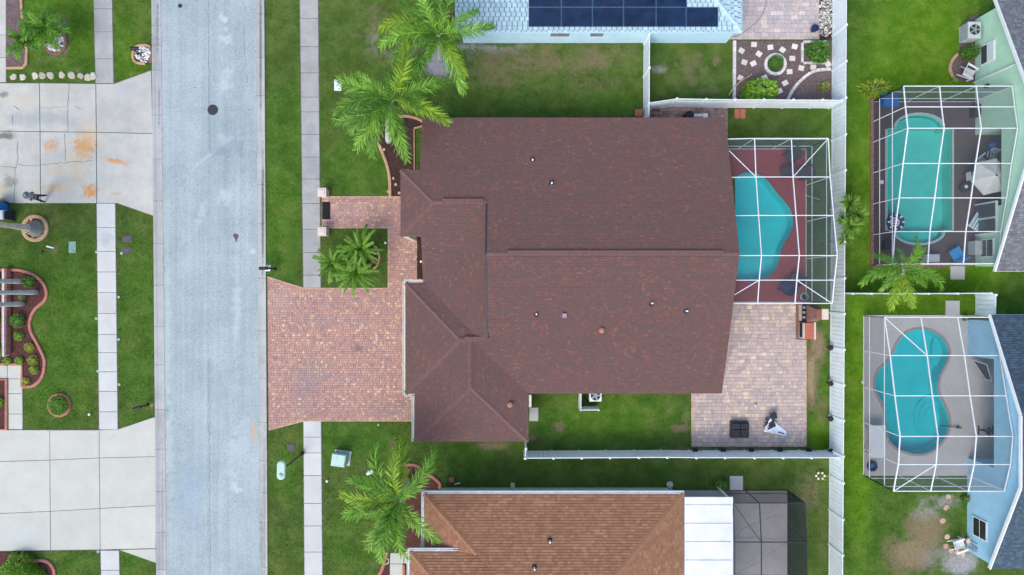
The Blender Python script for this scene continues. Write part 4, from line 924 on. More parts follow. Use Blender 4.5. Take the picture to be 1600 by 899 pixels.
sl_ = ground_empty('lanai_floor'); m = MB(); hp = [(1060, 766.5), (1230, 766.5), (1230, 960), (1060, 960)]; hard(hp); m.prism(XY(hp), -.1, .05); m.build('lanai_slab', M['deckdark'], sl_)
for pts in ([(1148, 842), (1160, 826), (1182, 816), (1215, 803)], [(1152, 840), (1182, 840), (1222, 843)], [(1150, 896), (1180, 880), (1203, 864), (1230, 845)], [(1150, 897), (1228, 898)]):
    q = crack(pts, .02, z=.054); q.build('crack', M['crack'], sl_, kind='stuff')
# ------------------------------------------------------------------ pool cages: aluminium bars with insect screen in every bay
def cage(label, cols, rows, base, mat, scr, scrw, walls, rails, braces=(), bw=.052, drop=0):
    """cols: u of each rafter line; rows: (v, z) of each cross line; walls: which sides stand on the ground"""
    t = thing('pool_cage', G(cols[0], (rows[0][0] + rows[-1][0]) / 2), label, 'pool enclosure')
    nC, nR = len(cols), len(rows); pt = lambda i, j: G(cols[i], rows[j][0], rows[j][1] - (drop if i == 0 else 0))
    for i in range(nC):
        m = MB()
        for j in range(nR - 1): m.bar(pt(i, j), pt(i, j + 1), bw, bw * 1.3)
        m.build('rafter', mat, t)
    for j in range(nR):
        m = MB()
        for i in range(nC - 1): m.bar(pt(i, j) + Vector((0, 0, .003)), pt(i + 1, j) + Vector((0, 0, .003)), bw * .92, bw * 1.1)
        m.build('purlin', mat, t)
    for i in range(nC - 1):
        for j in range(nR - 1):
            m = MB(); m.add([pt(i, j), pt(i, j + 1), pt(i + 1, j + 1), pt(i + 1, j)], [(0, 1, 2, 3)]); m.build('screen_panel', scr, t)
    for (i0, j0), (i1, j1) in braces:
        m = MB(); m.bar(pt(i0, j0), pt(i1, j1), bw * .8, bw * .8); m.build('brace', mat, t)
    for side in walls:
        if side in 'EW':
            i = nC - 1 if side == 'E' else 0; tops = [pt(i, j) for j in range(nR)]
        else:
            j = 0 if side == 'N' else nR - 1; tops = [pt(i, j) for i in range(nC)]
        feet = [Vector((p.x, p.y, .05)) for p in tops]
        for k, (a, b) in enumerate(zip(tops, feet)): m = MB(); m.bar(b, a, bw * .8, bw * .8); m.build('post', mat, t)
        zs = [.05] + list(rails)
        for z in zs:
            m = MB(); go = [(f.x, f.y) for f, tp_ in zip(feet, tops) if tp_.z > z - .02]
            for a, b in zip(go, go[1:]): m.bar((*a, z), (*b, z), bw * .7, bw * .7)
            if m.v: m.build('rail', mat, t)
        for k in range(len(tops) - 1):
            lv = [.05] + [z for z in rails if z < min(tops[k].z, tops[k + 1].z) - .05]
            for q, z in enumerate(lv):
                a, b = feet[k], feet[k + 1]
                if q + 1 < len(lv): z1a = z1b = lv[q + 1]
                else: z1a, z1b = tops[k].z, tops[k + 1].z
                m = MB(); m.add([(a.x, a.y, z), (b.x, b.y, z), (b.x, b.y, z1b), (a.x, a.y, z1a)], [(0, 1, 2, 3)]); m.build('screen_panel', scrw, t)
    return t
cage('white framed pool cage over the red deck behind the red-brown house', [300, 352, 405.5, 459], [(-216.3, 3.05), (-159.5, 3.28), (-102.9, 3.7), (-45.1, 4.15), (-10.5, 3.8), (22.9, 3.55)], 0, M['white'], M['screen'], M['screen_wall'], 'NES', (.9, 2.85), [((0, 0), (1, 1)), ((3, 0), (2, 1)), ((3, 5), (2, 4)), ((0, 5), (1, 4))], drop=.22)
cage('white framed pool cage over the dark brown deck of the green house', [564, 615.6, 668.5, 720.3], [(-290, 3.36), (-258.9, 3.55), (-226.9, 3.78), (-178.9, 3.31), (-130.5, 2.91), (-82.5, 2.45), (-35.5, 2.24)], 0, M['white'], M['screen'], M['screen_wall'], 'WNS', (.78, 2.2), [])
cage('white framed pool cage over the pale grey deck of the blue house', [548.8, 602.4, 656.5, 708.2], [(44, 2.45), (98.7, 3.06), (155.2, 3.55), (210.4, 4.08), (251.4, 3.9), (293, 3.4)], 0, M['white'], M['screen'], M['screen_wall'], 'WNS', (.75, 2.45), [((0, 0), (1, 1)), ((0, 5), (1, 4))])
cage('dark bronze framed screen room beside the white metal patio roof', [324.5, 363.5, 430], [(316.5, 2.58), (371, 2.9), (425, 2.9), (480, 2.9)], 0, M['bronze'], M['screen_dark'], M['screen_dark_wall'], 'NE', (.75,), [((0, 0), (1, 1))])
# ------------------------------------------------------------------ fences
FP = {}
def fence(label, pts, zt=1.83, mat='vinyl', post=.127, board=.28, cat='fence', stripes=False):
    """pts: plan (u, v) of every post; between posts a bay of tongue-and-groove boards with two rails"""
    t = thing('fence', G(*pts[0]), label, cat)
    for k, p in enumerate(pts):
        c = G(*p); m = MB(); m.box((c.x, c.y, zt / 2 + .01), (post, post, zt + .02)); o = m.build('post', M[mat], t)
        m = MB(); m.lathe((c.x, c.y, zt + .02), [(post * .85, 0), (post * .85, .03), (.01, .09)], 4, rot=R(45)); m.build('cap', M['white'], o)
        hard([(p[0] + 798, p[1] + 447.5), (p[0] + 802, p[1] + 447.5), (p[0] + 802, p[1] + 451.5), (p[0] + 798, p[1] + 451.5)])
    for a, b in zip(pts, pts[1:]):
        A, B = G(*a), G(*b); t_ = (B - A).normalized(); L_ = (B - A).length; A, B = A + t_ * post / 2, B - t_ * post / 2
        up = Vector((0, 0, 1)); m = MB(); m.bar(A + up * (zt - .07), B + up * (zt - .07), .05, .14); m.build('top_rail', M['white'], t)
        m = MB(); m.bar(A + up * .1, B + up * .1, .05, .14); m.build('bottom_rail', M[mat], t)
        if stripes: m = MB(); m.bar(A + up * (zt - .52), B + up * (zt - .52), .048, .08); m.build('middle_rail', M['white'], t)
        n = max(1, round((B - A).length / board)); m = MB(); d_ = (B - A) / n
        z1 = zt - .14
        for k in range(n):
            p, q = A + d_ * (k + .03), A + d_ * (k + .97)
            zz = zt - .56 if stripes else z1
            m.bar(p + up * (.17 + zz) / 2, q + up * (.17 + zz) / 2, .03, zz - .17)
        m.build('board_panel', M[mat], t)
        if stripes:
            m = MB(); k = 0; n2 = int((B - A).length / .11)
            for k in range(n2): p = A + (B - A) * ((k + .5) / n2); m.bar(p + up * (zt - .48), p + up * (zt - .14), .04, .04)
            m.build('picket', M[mat], t, kind='stuff')
    return t
S = 43 / 41.17     # fence tops are seen this much further out than their feet
fu = lambda py: lin(500.5, 494.5, py / S * 1.0 + 449.5 * (1 - 1 / S))
ys = [-18, 38.7, 95.7, 152.7, 209.7, 266, 322, 378, 434.7, 490.4, 546.5, 602, 657.6, 713.3, 755, 811.8, 867.6, 924]
fence('long tall white vinyl boundary fence running past all the back yards', [(fu(y), (y - 449.5) / S) for y in ys])
fence('white vinyl fence with picket top closing the paver patio lawn from the brown-roofed house', [((x - 800) / S, (716.3 - (x - 820) * .006 - 449.5) / S) for x in (820.4, 864.9, 909, 953.4, 998.3, 1042.7)] + [((x - 800) / S, (715.5 - 449.5) / S) for x in (1088.2, 1133, 1178.8, 1223.5, 1268, 1311)])
bpy.data.objects['fence.001']['label'] = 'white vinyl fence between the red-brown house lawn and the brown-roofed house'
fence('white vinyl fence with picket top between stepping stone garden and red-brown house', [(205.5, -276), ((1058 - 800) / S, (154.5 - 449.5) / S), ((1103.8 - 800) / S, (155.5 - 449.5) / S), ((1149 - 800) / S, (156 - 449.5) / S), ((1194 - 800) / S, (156 - 449.5) / S), ((1240 - 800) / S, (156.5 - 449.5) / S), ((1285.4 - 800) / S, (156.5 - 449.5) / S), ((1316 - 800) / S, (157 - 449.5) / S)], stripes=True)
fence('short white vinyl fence from blue house wall down to red-brown house', [(206, -380), (205.5, -329), (205.3, -276), (205, -252)])
fence('short white fence stub at the corner of the red-brown roof', [(21, 241), (20, 255.5)])
fence('thin white vinyl fence between the green house yard and blue house yard', [(498 + 12, 9), (538, 9), (580, 9.2), (623, 9.2), (667, 9), (717, 8.6)], post=.11)
fence('white vinyl gate panel joining the slate blue roof to the thin fence', [(724, 11), (723.5, 42)], cat='gate')
ac = fence('small white louvred screen around the air conditioner on the house lawn', [((908 - 800) / 1.03, 158), ((907.5 - 800) / 1.03, (641 - 449.5) / 1.03), ((935.5 - 800) / 1.03, (641 - 449.5) / 1.03)], zt=1.25, post=.1, board=.12, cat='screen')
# ------------------------------------------------------------------ planting beds and kerbs
def bed(name, poly, mat, z=.035, stuff=False):
    hard(poly); m = MB(); P = XY(poly); n = len(P)
    bm = bmesh.new(); vs = [bm.verts.new((x, y, z)) for x, y in P]; es = [bm.edges.new((vs[i], vs[(i + 1) % n])) for i in range(n)]
    bmesh.ops.triangle_fill(bm, use_beauty=True, edges=es, normal=(0, 0, 1)); me = bpy.data.meshes.new(name); bm.to_mesh(me); bm.free(); me.materials.append(mat)
    o = bpy.data.objects.new(name, me); COL.objects.link(o); o['kind'] = 'structure'; ORG[o.name] = Vector((0, 0, 0)); return o
def kerb(path, mat, label, w_=.2, h=.12, closed=False, cat='kerb', name='garden_kerb', piece=.0):
    P = [W(*p) for p in path]; n = len(P); m = MB(); vs = []; fs = []
    for i, p in enumerate(P):
        a = P[i - 1] if (i or closed) else p; b = P[(i + 1) % n] if (i < n - 1 or closed) else p
        t = (b - a).normalized(); s = Vector((-t.y, t.x, 0)) * w_ / 2
        vs += [p - s - Vector((0, 0, .06)), p - s + Vector((0, 0, h * .75)), p - s * .6 + Vector((0, 0, h)), p + s * .6 + Vector((0, 0, h)), p + s + Vector((0, 0, h * .75)), p + s - Vector((0, 0, .06))]
    for i in range(n if closed else n - 1):
        j = (i + 1) % n
        for k in range(5): fs.append((6 * i + k, 6 * j + k, 6 * j + k + 1, 6 * i + k + 1))
    if not closed: fs += [(0, 1, 2, 3, 4, 5), tuple(range(6 * n - 1, 6 * n - 7, -1))]
    m.add(vs, fs); o = m.build(name, mat, org=sum(P, Vector()) / n, smooth=False); tag(o, label, cat)
    for a, b in zip(path, path[1:]):
        dx, dy = b[0] - a[0], b[1] - a[1]; l = math.hypot(dx, dy) or 1; dx, dy = -dy / l * w_ * 11, dx / l * w_ * 11
        hard([(a[0] + dx, a[1] + dy), (b[0] + dx, b[1] + dy), (b[0] - dx, b[1] - dy), (a[0] - dx, a[1] - dy)])
    return o
def ringpath(px, py, rx, ry=None, n=28, a0=0, a1=360): return [(px + rx * math.cos(R(a0 + (a1 - a0) * k / n)), py + (ry or rx) * math.sin(R(a0 + (a1 - a0) * k / n))) for k in range(n + (a1 - a0 != 360))]
def pebbles(px, py, rx, ry, n, mat, parent=None, r=(.04, .085), inner=0, name='pebbles', label=None, z=.04):
    m = MB()
    for _ in range(n):
        while 1:
            x, y = random.uniform(-1, 1), random.uniform(-1, 1)
            if inner < math.hypot(x, y) < 1: break
        c = W(px + x * rx, py + y * ry, z); q = random.uniform(*r); vs = []
        rot = random.uniform(0, 3); e = random.uniform(.55, 1)
        for zz, k in ((-.02, 1), (q * .5, .9), (q * .8, .4)):
            for a in range(5):
                an = rot + a * 1.2566; dx, dy = q * k * math.cos(an), q * k * math.sin(an) * e
                vs.append((c.x + dx, c.y + dy, c.z + zz))
        m.add(vs, [(a, (a + 1) % 5, 5 + (a + 1) % 5, 5 + a) for a in range(5)] + [(5 + a, 5 + (a + 1) % 5, 10 + (a + 1) % 5, 10 + a) for a in range(5)] + [(10, 11, 12, 13, 14)])
    o = m.build(name, mat, parent, kind='stuff')
    if label: o['label'] = label
    return o
def rock(px, py, r, mat, parent, name='stone', h=.08, n=8, sy=1, rot=0):
    c = W(px, py); vs = []; rr = [r * random.uniform(.75, 1.12) for _ in range(n)]; z0 = random.uniform(-.01, .01)
    for z, k in ((-.05, 1), (h * .6, 1), (h, .8)):
        for a in range(n):
            x, y = rr[a] * k * math.cos(6.283 * a / n), rr[a] * k * math.sin(6.283 * a / n) * sy
            vs.append((c.x + x * math.cos(rot) - y * math.sin(rot), c.y + x * math.sin(rot) + y * math.cos(rot), z + z0))
    m = MB(); m.add(vs, [(i * n + a, i * n + (a + 1) % n, (i + 1) * n + (a + 1) % n, (i + 1) * n + a) for i in (0, 1) for a in range(n)] + [tuple(range(2 * n, 3 * n))])
    return m.build(name, mat, parent)
# curved bed with red kerb, left edge
kb = [(-30, 423.5), (18, 422), (36, 423.5), (52.5, 429.5), (64.5, 438.5), (72, 450.5), (73.5, 462.5), (69, 471.5), (60, 479), (52.5, 488), (48, 500), (47.4, 510.5), (51, 522.5), (58.5, 536), (64.5, 548), (69.6, 560), (70.5, 570.5), (68.4, 584), (63, 594.5), (54, 602), (45, 604.5), (36, 604.5)]
kb = smooth_loop(kb, 3, False)
bed('mulch_bed', [(-30, 423)] + kb[3:] + [(36, 570), (-30, 570)], M['mulch'])
kerb(kb, M['redkerb'], 'long wavy red concrete kerb round the mulch bed with palm trunks'); kerb([(35.5, 604), (35.5, 569.5), (-30, 569.5)], M['redkerb'], 'straight red kerb corner between the mulch bed and the front walk')
bed('mulch_bed', [(-30, 594), (9, 594), (9, 670), (-30, 670)], M['mulch']); kerb([(-30, 593), (11, 593), (11, 671), (-30, 671)], M['redkerb'], 'square red kerb beside the front walk and pale driveway')
bw_ = thing('garden_wall', W(14, 490), 'low red block garden wall crossing the mulch bed behind the palm trunks', 'wall')
for k in range(9):
    m = MB(); c = W(14.2 - k * .06, 427 + k * 15); m.box((c.x, c.y, .22), (.34, .64, .44)); m.build('block', M['redkerb'], bw_)
m = MB(); m.bar(W(9.4, 421, .3), W(9.4, 557, .3), .07, .5); m.build('white_face', M['white'], bw_)
kerb(ringpath(93.5, 633, 16.3), M['redkerb'], 'round red kerb ring planter standing alone in the lawn', closed=True, cat='planter', name='ring_planter'); bed('mulch_bed', ringpath(93.5, 633, 16), M['mulch'])
kerb(ringpath(55.5, 357, 18.6), M['tankerb'], 'round tan kerb ring of pebbles round the flared palm trunk', closed=True, cat='planter', name='ring_planter', w_=.24); bed('mulch_bed', ringpath(55.5, 357, 18), M['mulchdark'])
pebbles(55.5, 357, 17, 17, 230, M['pebbletan'], r=(.04, .09), label='tan and white pebbles round the palm trunk', name='gravel')
kerb(ringpath(87, 66, 17, 19), M['brownkerb'], 'round brown block ring of white pebbles below the cycad', closed=True, cat='planter', name='ring_planter'); bed('mulch_bed', ringpath(87, 66, 17, 19), M['mulchdark'])
pebbles(86, 67, 15, 17, 260, M['pebble'], label='white pebbles in the brown block ring', name='gravel', r=(.05, .1))
bed('mulch_bed', [(10, -30), (34, -30), (37, 40), (41, 60), (42, 80), (41, 103), (36, 107), (10, 107)], M['mulchgrey']); kerb([(32, -30), (36, 28), (40, 55), (43, 80), (42, 100), (37, 106.5), (11, 107)], M['tankerb'], 'tan kerb round the grey mulch strip at the old driveway', w_=.18)
st = thing('stone_edging', W(80, 119), 'row of pale flagstones set in the grass along the old driveway', 'stone border')
for x, y, r in ((22, 121, .25), (36, 121, .24), (56, 119, .27), (67, 118, .26), (79, 118, .28), (97.5, 118, .27), (112.5, 118.5, .29), (127, 119, .25), (137.5, 121, .28), (145.5, 119, .27)): rock(x, y, r, M['flag'], st, h=.09, rot=random.uniform(0, 3))
pm = [(228, 100), (218, 99.5), (211, 96), (208.5, 90), (209, 82), (213, 74), (220, 71.5), (229, 71)]
kerb(smooth_loop(pm, 3, False) + [(236, 74)], M['tankerb'], 'tan kerb round the white pebbles at the mailbox near the road', w_=.17); bed('mulch_bed', pm + [(236, 73), (237, 98)], M['mulchdark']); pebbles(223.5, 85.5, 12, 13, 170, M['pebble'], label='white pebbles round the mailbox post', name='gravel', r=(.05, .1))
m = MB(); m.prism(XY([(233.5, 73), (237.5, 73), (238, 99), (233.5, 99)]), 0, .08); tag(m.build('paver_edging', M['brownkerb']), 'brown paver edging between mailbox pebbles and road gutter', 'edging')
# bottom left bed
k5 = smooth_loop([(36, 862), (37, 874), (50, 877), (66, 875.5), (77, 879), (84, 888), (86, 899), (86, 930)], 3, False)
kerb(k5, M['redkerb'], 'red kerb looping round the big clipped round bush'); bed('mulch_bed', [(-30, 863), (36, 863)] + k5[3:] + [(-30, 930)], M['mulch'])
# main house beds
k1 = smooth_loop([(662, 191.7), (655, 187), (647, 184.3), (634.8, 182), (621, 183.5), (608, 188.6), (597, 197), (592, 209.6), (591.5, 222), (596, 234.5), (602, 250), (606, 262.6), (609, 279.7), (609.8, 307)], 3, False)
bed('mulch_bed', k1 + [(660, 307), (662, 268), (647, 268), (647, 202), (662, 197)], M['mulchdark']); kerb(k1, M['tankerb'], 'curved tan kerb round the dark mulch bed under the palm', w_=.2)
m = MB(); m.bar(W(647, 202, .05), W(647.5, 268, .05), .06, .12); m.bar(W(647, 201, .05), W(661, 197, .05), .1, .12); tag(m.build('bed_edging', M['tankerb']), 'thin straight edging between dark mulch and the grass strip by the wall', 'edging')
bed('mulch_bed', [(651, 372), (672, 372), (672, 440), (651.5, 440)], M['mulchdark'])
for i, (x, y) in enumerate(((615, 279), (618.5, 289), (624, 302), (658, 409), (600, 234.5), (607, 300))): rock(x, y, .11, M['pinkstone'], thing('rock', W(x, y), ['small pale rock nearest the palm kerb on dark mulch', 'small round rock below another on the dark mulch bed', 'pale rock at the entry corner of the dark mulch bed', 'white stone in the narrow mulch strip by the wall', 'white round stone near the leaning palm trunk', 'tiny rock where the tan kerb meets the paver walk'][i], 'rock'), h=.1)
bed('mulch_bed', ringpath(583, 402, 11, 17), M['mulchdark']); kerb(ringpath(582, 402, 11, 18, 14, -75, 80), M['tankerb'], 'short curved tan kerb beside the cluster of sago palms', w_=.14)
bed('mulch_bed', [(694, -40), (718, -40), (718, 44), (706, 46), (698, 30)], M['mulch'])
k3 = smooth_loop([(640, 745), (628, 728), (640, 726), (652, 728), (664, 738), (680, 748), (688, 757), (686, 763)], 3, False)
bed('mulch_bed', [(622, 735)] + k3 + [(664, 775), (664, 862), (632, 862), (640, 800)], M['mulch']); kerb(k3[3:], M['redkerb'], 'red kerb curving round the palm trunk beside the green wall', w_=.2)
bed('mulch_bed', [(598, 880), (609, 874), (609, 940), (590, 940)], M['mulch']); kerb(smooth_loop([(605, 862), (601, 876), (597, 890), (590, 905), (588, 930)], 3, False), M['redkerb'], 'red kerb on the lawn side of the front walk', w_=.22)
kerb([(631, 882), (631.5, 930)], M['redkerb'], 'short red kerb against the house beside the front walk', w_=.2)
# stepping stone garden
gb = bed('mulch_bed', [(1146, 64), (1299, 64), (1299, 166), (1146, 166)], M['mulchgrey'])
for x, y, r in ((1177.5, 70.3, 2), (1158, 80, 30), (1203, 74.7, -8), (1222, 78.7, 35), (1241, 73.5, 15), (1185.3, 85, 35), (1162.5, 98, 18), (1176.5, 100, -28), (1237.3, 92, 0), (1251.3, 107, 15), (1233, 112.7, -3), (1156.3, 122.5, 25), (1194, 122, -25), (1226, 130.5, -28), (1217.3, 143, -25), (1293.3, 101.5, -28), (1270, 106, 5)):
    c = W(x, y); m = MB(); m.box((c.x, c.y, .05), (.38, .34, .08), -R(r)); m.build('stepping_stone', M['step'], gb)
eb = thing('block_edging', W(1147, 110), 'straight row of white edging blocks between lawn and stepping stone garden', 'edging')
for k in range(11): m = MB(); c = W(1147 - k * .05, 69 + k * 8.7); m.box((c.x, c.y, .07), (.2, .37, .16)); m.build('edging_block', M['block'], eb)
eb = thing('block_edging', W(1255, 125), 'curved row of white edging blocks sweeping through the grey mulch', 'edging')
arc = smooth_loop([(1229.5, 157), (1235, 146), (1243, 134), (1254, 123), (1265, 115), (1277, 110.5), (1297, 109)], 6, False); acc = 0; last = W(*arc[0])
for a, b in zip(arc, arc[1:]):
    acc += (W(*b) - W(*a)).length
    if acc > .32: d_ = W(*b) - last; c = (W(*b) + last) / 2; m = MB(); m.box((c.x, c.y, .08), (d_.length - .03, .2, .18), math.atan2(d_.y, d_.x)); m.build('edging_block', M['block'], eb); last = W(*b); acc = 0
eb = thing('block_edging', W(1210, 101), 'ring of white edging blocks round the small round shrub', 'edging')
for k in range(16): a = 22.5 * k; c = W(1210.5 + 15 * math.cos(R(a)), 101.5 + 15 * math.sin(R(a))); m = MB(); m.box((c.x, c.y, .08), (.2, .26, .16), -R(a) + random.uniform(-.1, .1)); m.build('edging_block', M['block'], eb)
eb = thing('block_edging', W(1272, 84), 'square of white edging blocks round the leafy green bush', 'edging')
for x0, y0, x1, y1, n in ((1252.5, 68, 1252.5, 98, 5), (1254, 66.5, 1290, 66.5, 6), (1291, 68, 1291, 98, 5), (1254, 99.5, 1288, 99.5, 5)):
    for k in range(n): c = W(x0 + (x1 - x0) * (k + .5) / n, y0 + (y1 - y0) * (k + .5) / n); m = MB(); m.box((c.x, c.y, .08), (.14, .26, .16) if x0 == x1 else (.26, .14, .16), random.uniform(-.05, .05)); m.build('edging_block', M['block'], eb)
m = MB(); m.tube([W(1139, 149, .03), W(1144, 140, .25), W(1158, 126, .3), W(1175, 116, .06)], .035, 6); tag(m.build('bamboo_stick', M['bamboo']), 'bent bamboo stick lying across the white edging blocks', 'stick')
hard([(1280, -40), (1300, -40), (1300, 62), (1280, 62)]); gr = MB(); gr.prism(XY([(1280, -40), (1301, -40), (1301, 62), (1280, 62)]), -.05, .03); g0 = gr.build('gravel_bed', M['mulchdark'], kind='structure', org=W(0, 0))
for yy in (8, 26, 44): pebbles(1290, yy, 10.5, 13, 190, M['gravelmix'], label='mixed gravel strip along the long white fence', name='gravel', r=(.05, .1))
m = MB(); m.tube(smooth_loop([tuple(W(x, y, .05)) for x, y in ((1197, -20), (1197, 6), (1190, 24), (1178, 38), (1163, 50), (1150, 57), (1143, 56), (1141, 52))], 5, False), .022, 6); tag(m.build('garden_hose', M['hose']), 'grey garden hose curving over the tan patio', 'hose')
t = thing('flower_pot', W(1269, 48), 'glossy dark blue pot standing on the tan patio', 'pot'); c = W(1269, 48)
m = MB(); m.lathe((c.x, c.y, .03), [(.14, 0), (.22, .2), (.24, .4), (.26, .42), (.2, .42), (.19, .36)], 14); m.build('body', M['navyblue'], t)
m = MB(); m.lathe((c.x, c.y, .03), [(.19, .33), (.01, .35)], 12); m.build('soil', M['mulchdark'], t)
# pads
def pad(x0, y0, x1, y1, label, mat='pad', name='concrete_pad', z=.05):
    p = [(x0, y0), (x1, y0), (x1, y1), (x0, y1)]; hard(p); m = MB(); m.prism(XY(p), -.05, z, bev=.01); return tag(m.build(name, M[mat]), label, 'pad')
pad(1140, 744, 1160.5, 766, 'square concrete pad at the screen room edge'); pad(1484.5, 416, 1507, 437, 'small concrete pad against the dark brown pool deck'); pad(1477, 470, 1499, 492.5, 'small concrete pad against the pale grey pool deck'); pad(827, 637, 841, 658, 'pale cream concrete step at the side door of the red-brown house')
for i, (x, y) in enumerate(((1151.6, 178), (1160.5, 178))): pad(x - 4, y - 7.5, x + 4, y + 7.5, ['red paver pad nearest the court on the fenced grass', 'second red paver pad on the fenced grass, toward the long fence'][i], 'terra', 'paver_pad', .04)
pad(1346, 595, 1347.5, 600, 'thin pale drain slab beside the grey pool deck')
b2 = [(1359.5, 154.5), (1364.5, 154.5), (1364.5, 415), (1500, 415), (1500, 419), (1359.5, 419)]; hard([(1359, 154), (1365, 154), (1365, 419), (1359, 419)])
bb = thing('brick_edging', W(1362, 290), 'brown brick edging along two sides of the dark brown pool deck', 'edging')
for k in range(38): c = W(1362, 157.5 + k * 6.9); m = MB(); m.box((c.x, c.y, .03), (.2, .29, .1)); m.build('brick', M['brownkerb'], bb)
for k in range(17): c = W(1363 + k * 6.9, 417); m = MB(); m.box((c.x, c.y, .03), (.29, .2, .1)); m.build('brick', M['brownkerb'], bb)
# ------------------------------------------------------------------ palms and shrubs
def frond_mesh(L_, rise, fall, nl, ll, lw, mat, plum=.5, name='frond', side=0.0):
    pts = []; p = Vector((0, 0, 0)); n = 16
    for i in range(n + 1):
        t = i / n; e = rise - (rise + fall) * t ** 1.3; h = side * t ** 1.5
        pts.append(p.copy()); p = p + Vector((math.cos(e) * math.cos(h), math.cos(e) * math.sin(h), math.sin(e))) * L_ / n
    m = MB(); m.tube(pts, [.03 * (1 - .85 * i / n) + .004 for i in range(n + 1)], 4)
    for i in range(nl):
        t = .14 + .86 * (i + random.random() * .6) / nl; k = min(t * n, n - .001); a = int(k); c = pts[a].lerp(pts[a + 1], k - a); tg = (pts[a + 1] - pts[a]).normalized()
        lat = Vector((-tg.y, tg.x, 0)).normalized(); up = tg.cross(lat)
        for sgn in (-1, 1):
            if random.random() < .05: continue
            l = ll * (math.sin(math.pi * min(1, t * .74 + .16)) ** .6) * random.uniform(.7, 1.12)
            fw = R(random.uniform(22, 50) + 22 * t); tilt = random.uniform(-plum, plum) + .12
            d0 = (lat * sgn * math.cos(fw) * math.cos(tilt) + tg * math.sin(fw) + up * math.cos(fw) * math.sin(tilt)).normalized()
            d1 = (d0 + Vector((random.uniform(-.12, .12), random.uniform(-.12, .12), -random.uniform(.12, .55)))).normalized(); d2 = (d1 + Vector((0, 0, -random.uniform(.2, .9)))).normalized()
            sd = d0.cross(up).normalized() * lw / 2
            b1 = c + d0 * l * .4; b2_ = b1 + d1 * l * .35; b3 = b2_ + d2 * l * .25
            m.add([c - sd * .6, c + sd * .6, b1 - sd, b1 + sd, b2_ - sd * .7, b2_ + sd * .7, b3], [(0, 1, 3, 2), (2, 3, 5, 4), (4, 5, 6)])
    me = bpy.data.meshes.new(name); me.from_pydata(m.v, [], m.f); me.materials.append(mat); return me
random.seed(21)
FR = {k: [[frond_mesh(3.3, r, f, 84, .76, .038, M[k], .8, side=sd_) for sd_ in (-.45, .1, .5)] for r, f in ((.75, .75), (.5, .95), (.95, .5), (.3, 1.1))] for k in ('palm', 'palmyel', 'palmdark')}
FRD = [frond_mesh(3.0, -.6, 1.4, 40, .5, .04, M['dryfrond'], .7)]
def put_frond(t, me, loc, az, s, el=0, name='frond', roll=0):
    o = bpy.data.objects.new(name, me); COL.objects.link(o); o.parent = t; o.location = loc; o.rotation_euler = (roll, -el, az); o.scale = (s,) * 3; return o
def palm(label, base, crown, z, tips, group='feather palms', trunk=.16, mat='bark', base_r=.26, crownshaft=True, lift=.0, dry=0, shrink=1.0):
    B = W(*base); C = W(*crown, z); t = thing('palm_tree', B, label, 'palm tree', group)
    pts = []; n = 14
    for i in range(n + 1):
        k = i / n; p = B.lerp(C, k); s = (1 - k) * k * 4; bend = (C - B); bend.z = 0; p = p - bend * s * .12; p.z = z * k; pts.append(p)
    rad = [base_r + (trunk - base_r) * min(1, k / 4) + (.008 if k % 2 else 0) for k in range(n + 1)]
    m = MB(); m.tube(pts, rad, 12); m.build('trunk', M[mat], t, smooth=True)
    if crownshaft: m = MB(); m.tube([C - Vector((0, 0, .9)), C - Vector((0, 0, .4)), C + Vector((0, 0, .15))], [trunk * .9, trunk * 1.0, .04], 10); m.build('crownshaft', M['palmdark'], t, smooth=True)
    top = C - B
    for tip in tips:
        px, py = tip[0], tip[1]; kind = tip[2] if len(tip) > 2 else 'palm'; v = random.randrange(3) if len(tip) < 4 else tip[3]
        zt_ = z - (.2, 1.1, -.9, 1.8)[v]; T_ = W(px, py, max(zt_, .5)); dd = T_ - C; rr = math.hypot(dd.x, dd.y); ex = (2.62, 2.35, 2.45, 2.2)[v]
        me = random.choice(FR[kind][v]); s = max(.55, min(1.2, rr / ex * .97)) * shrink
        put_frond(t, me, top + Vector((0, 0, random.uniform(-.15, .1))), math.atan2(dd.y, dd.x), s, roll=random.uniform(-.5, .5))
    for k in range(dry): put_frond(t, FRD[0], top - Vector((0, 0, .3)), random.uniform(0, 6.28), .7)
    return t
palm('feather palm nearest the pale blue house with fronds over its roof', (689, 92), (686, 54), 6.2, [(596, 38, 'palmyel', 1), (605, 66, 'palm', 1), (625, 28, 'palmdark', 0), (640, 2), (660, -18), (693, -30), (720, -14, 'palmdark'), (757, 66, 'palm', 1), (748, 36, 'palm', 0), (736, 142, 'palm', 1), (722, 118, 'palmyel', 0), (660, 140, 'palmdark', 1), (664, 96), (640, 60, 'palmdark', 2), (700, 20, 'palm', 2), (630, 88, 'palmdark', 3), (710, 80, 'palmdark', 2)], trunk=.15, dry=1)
palm('feather palm with leaning grey trunk in the tan kerbed mulch bed', (608, 220), (612, 156), 6.0, [(540, 133, 'palm', 1), (572, 114, 'palm', 0), (645, 78, 'palmyel', 0), (652, 102, 'palm', 1), (694, 140, 'palm', 1), (696, 182, 'palmyel', 1), (512, 176, 'palmdark', 1), (534, 214, 'palmdark', 1), (560, 238, 'palm', 1), (568, 262, 'palmdark', 3), (636, 256, 'palm', 1), (622, 214, 'palm', 0), (575, 160, 'palmdark', 0), (600, 120, 'palmdark', 2), (650, 170, 'palmdark', 2), (590, 200, 'palm', 2), (545, 190, 'palmdark', 0)], trunk=.15)
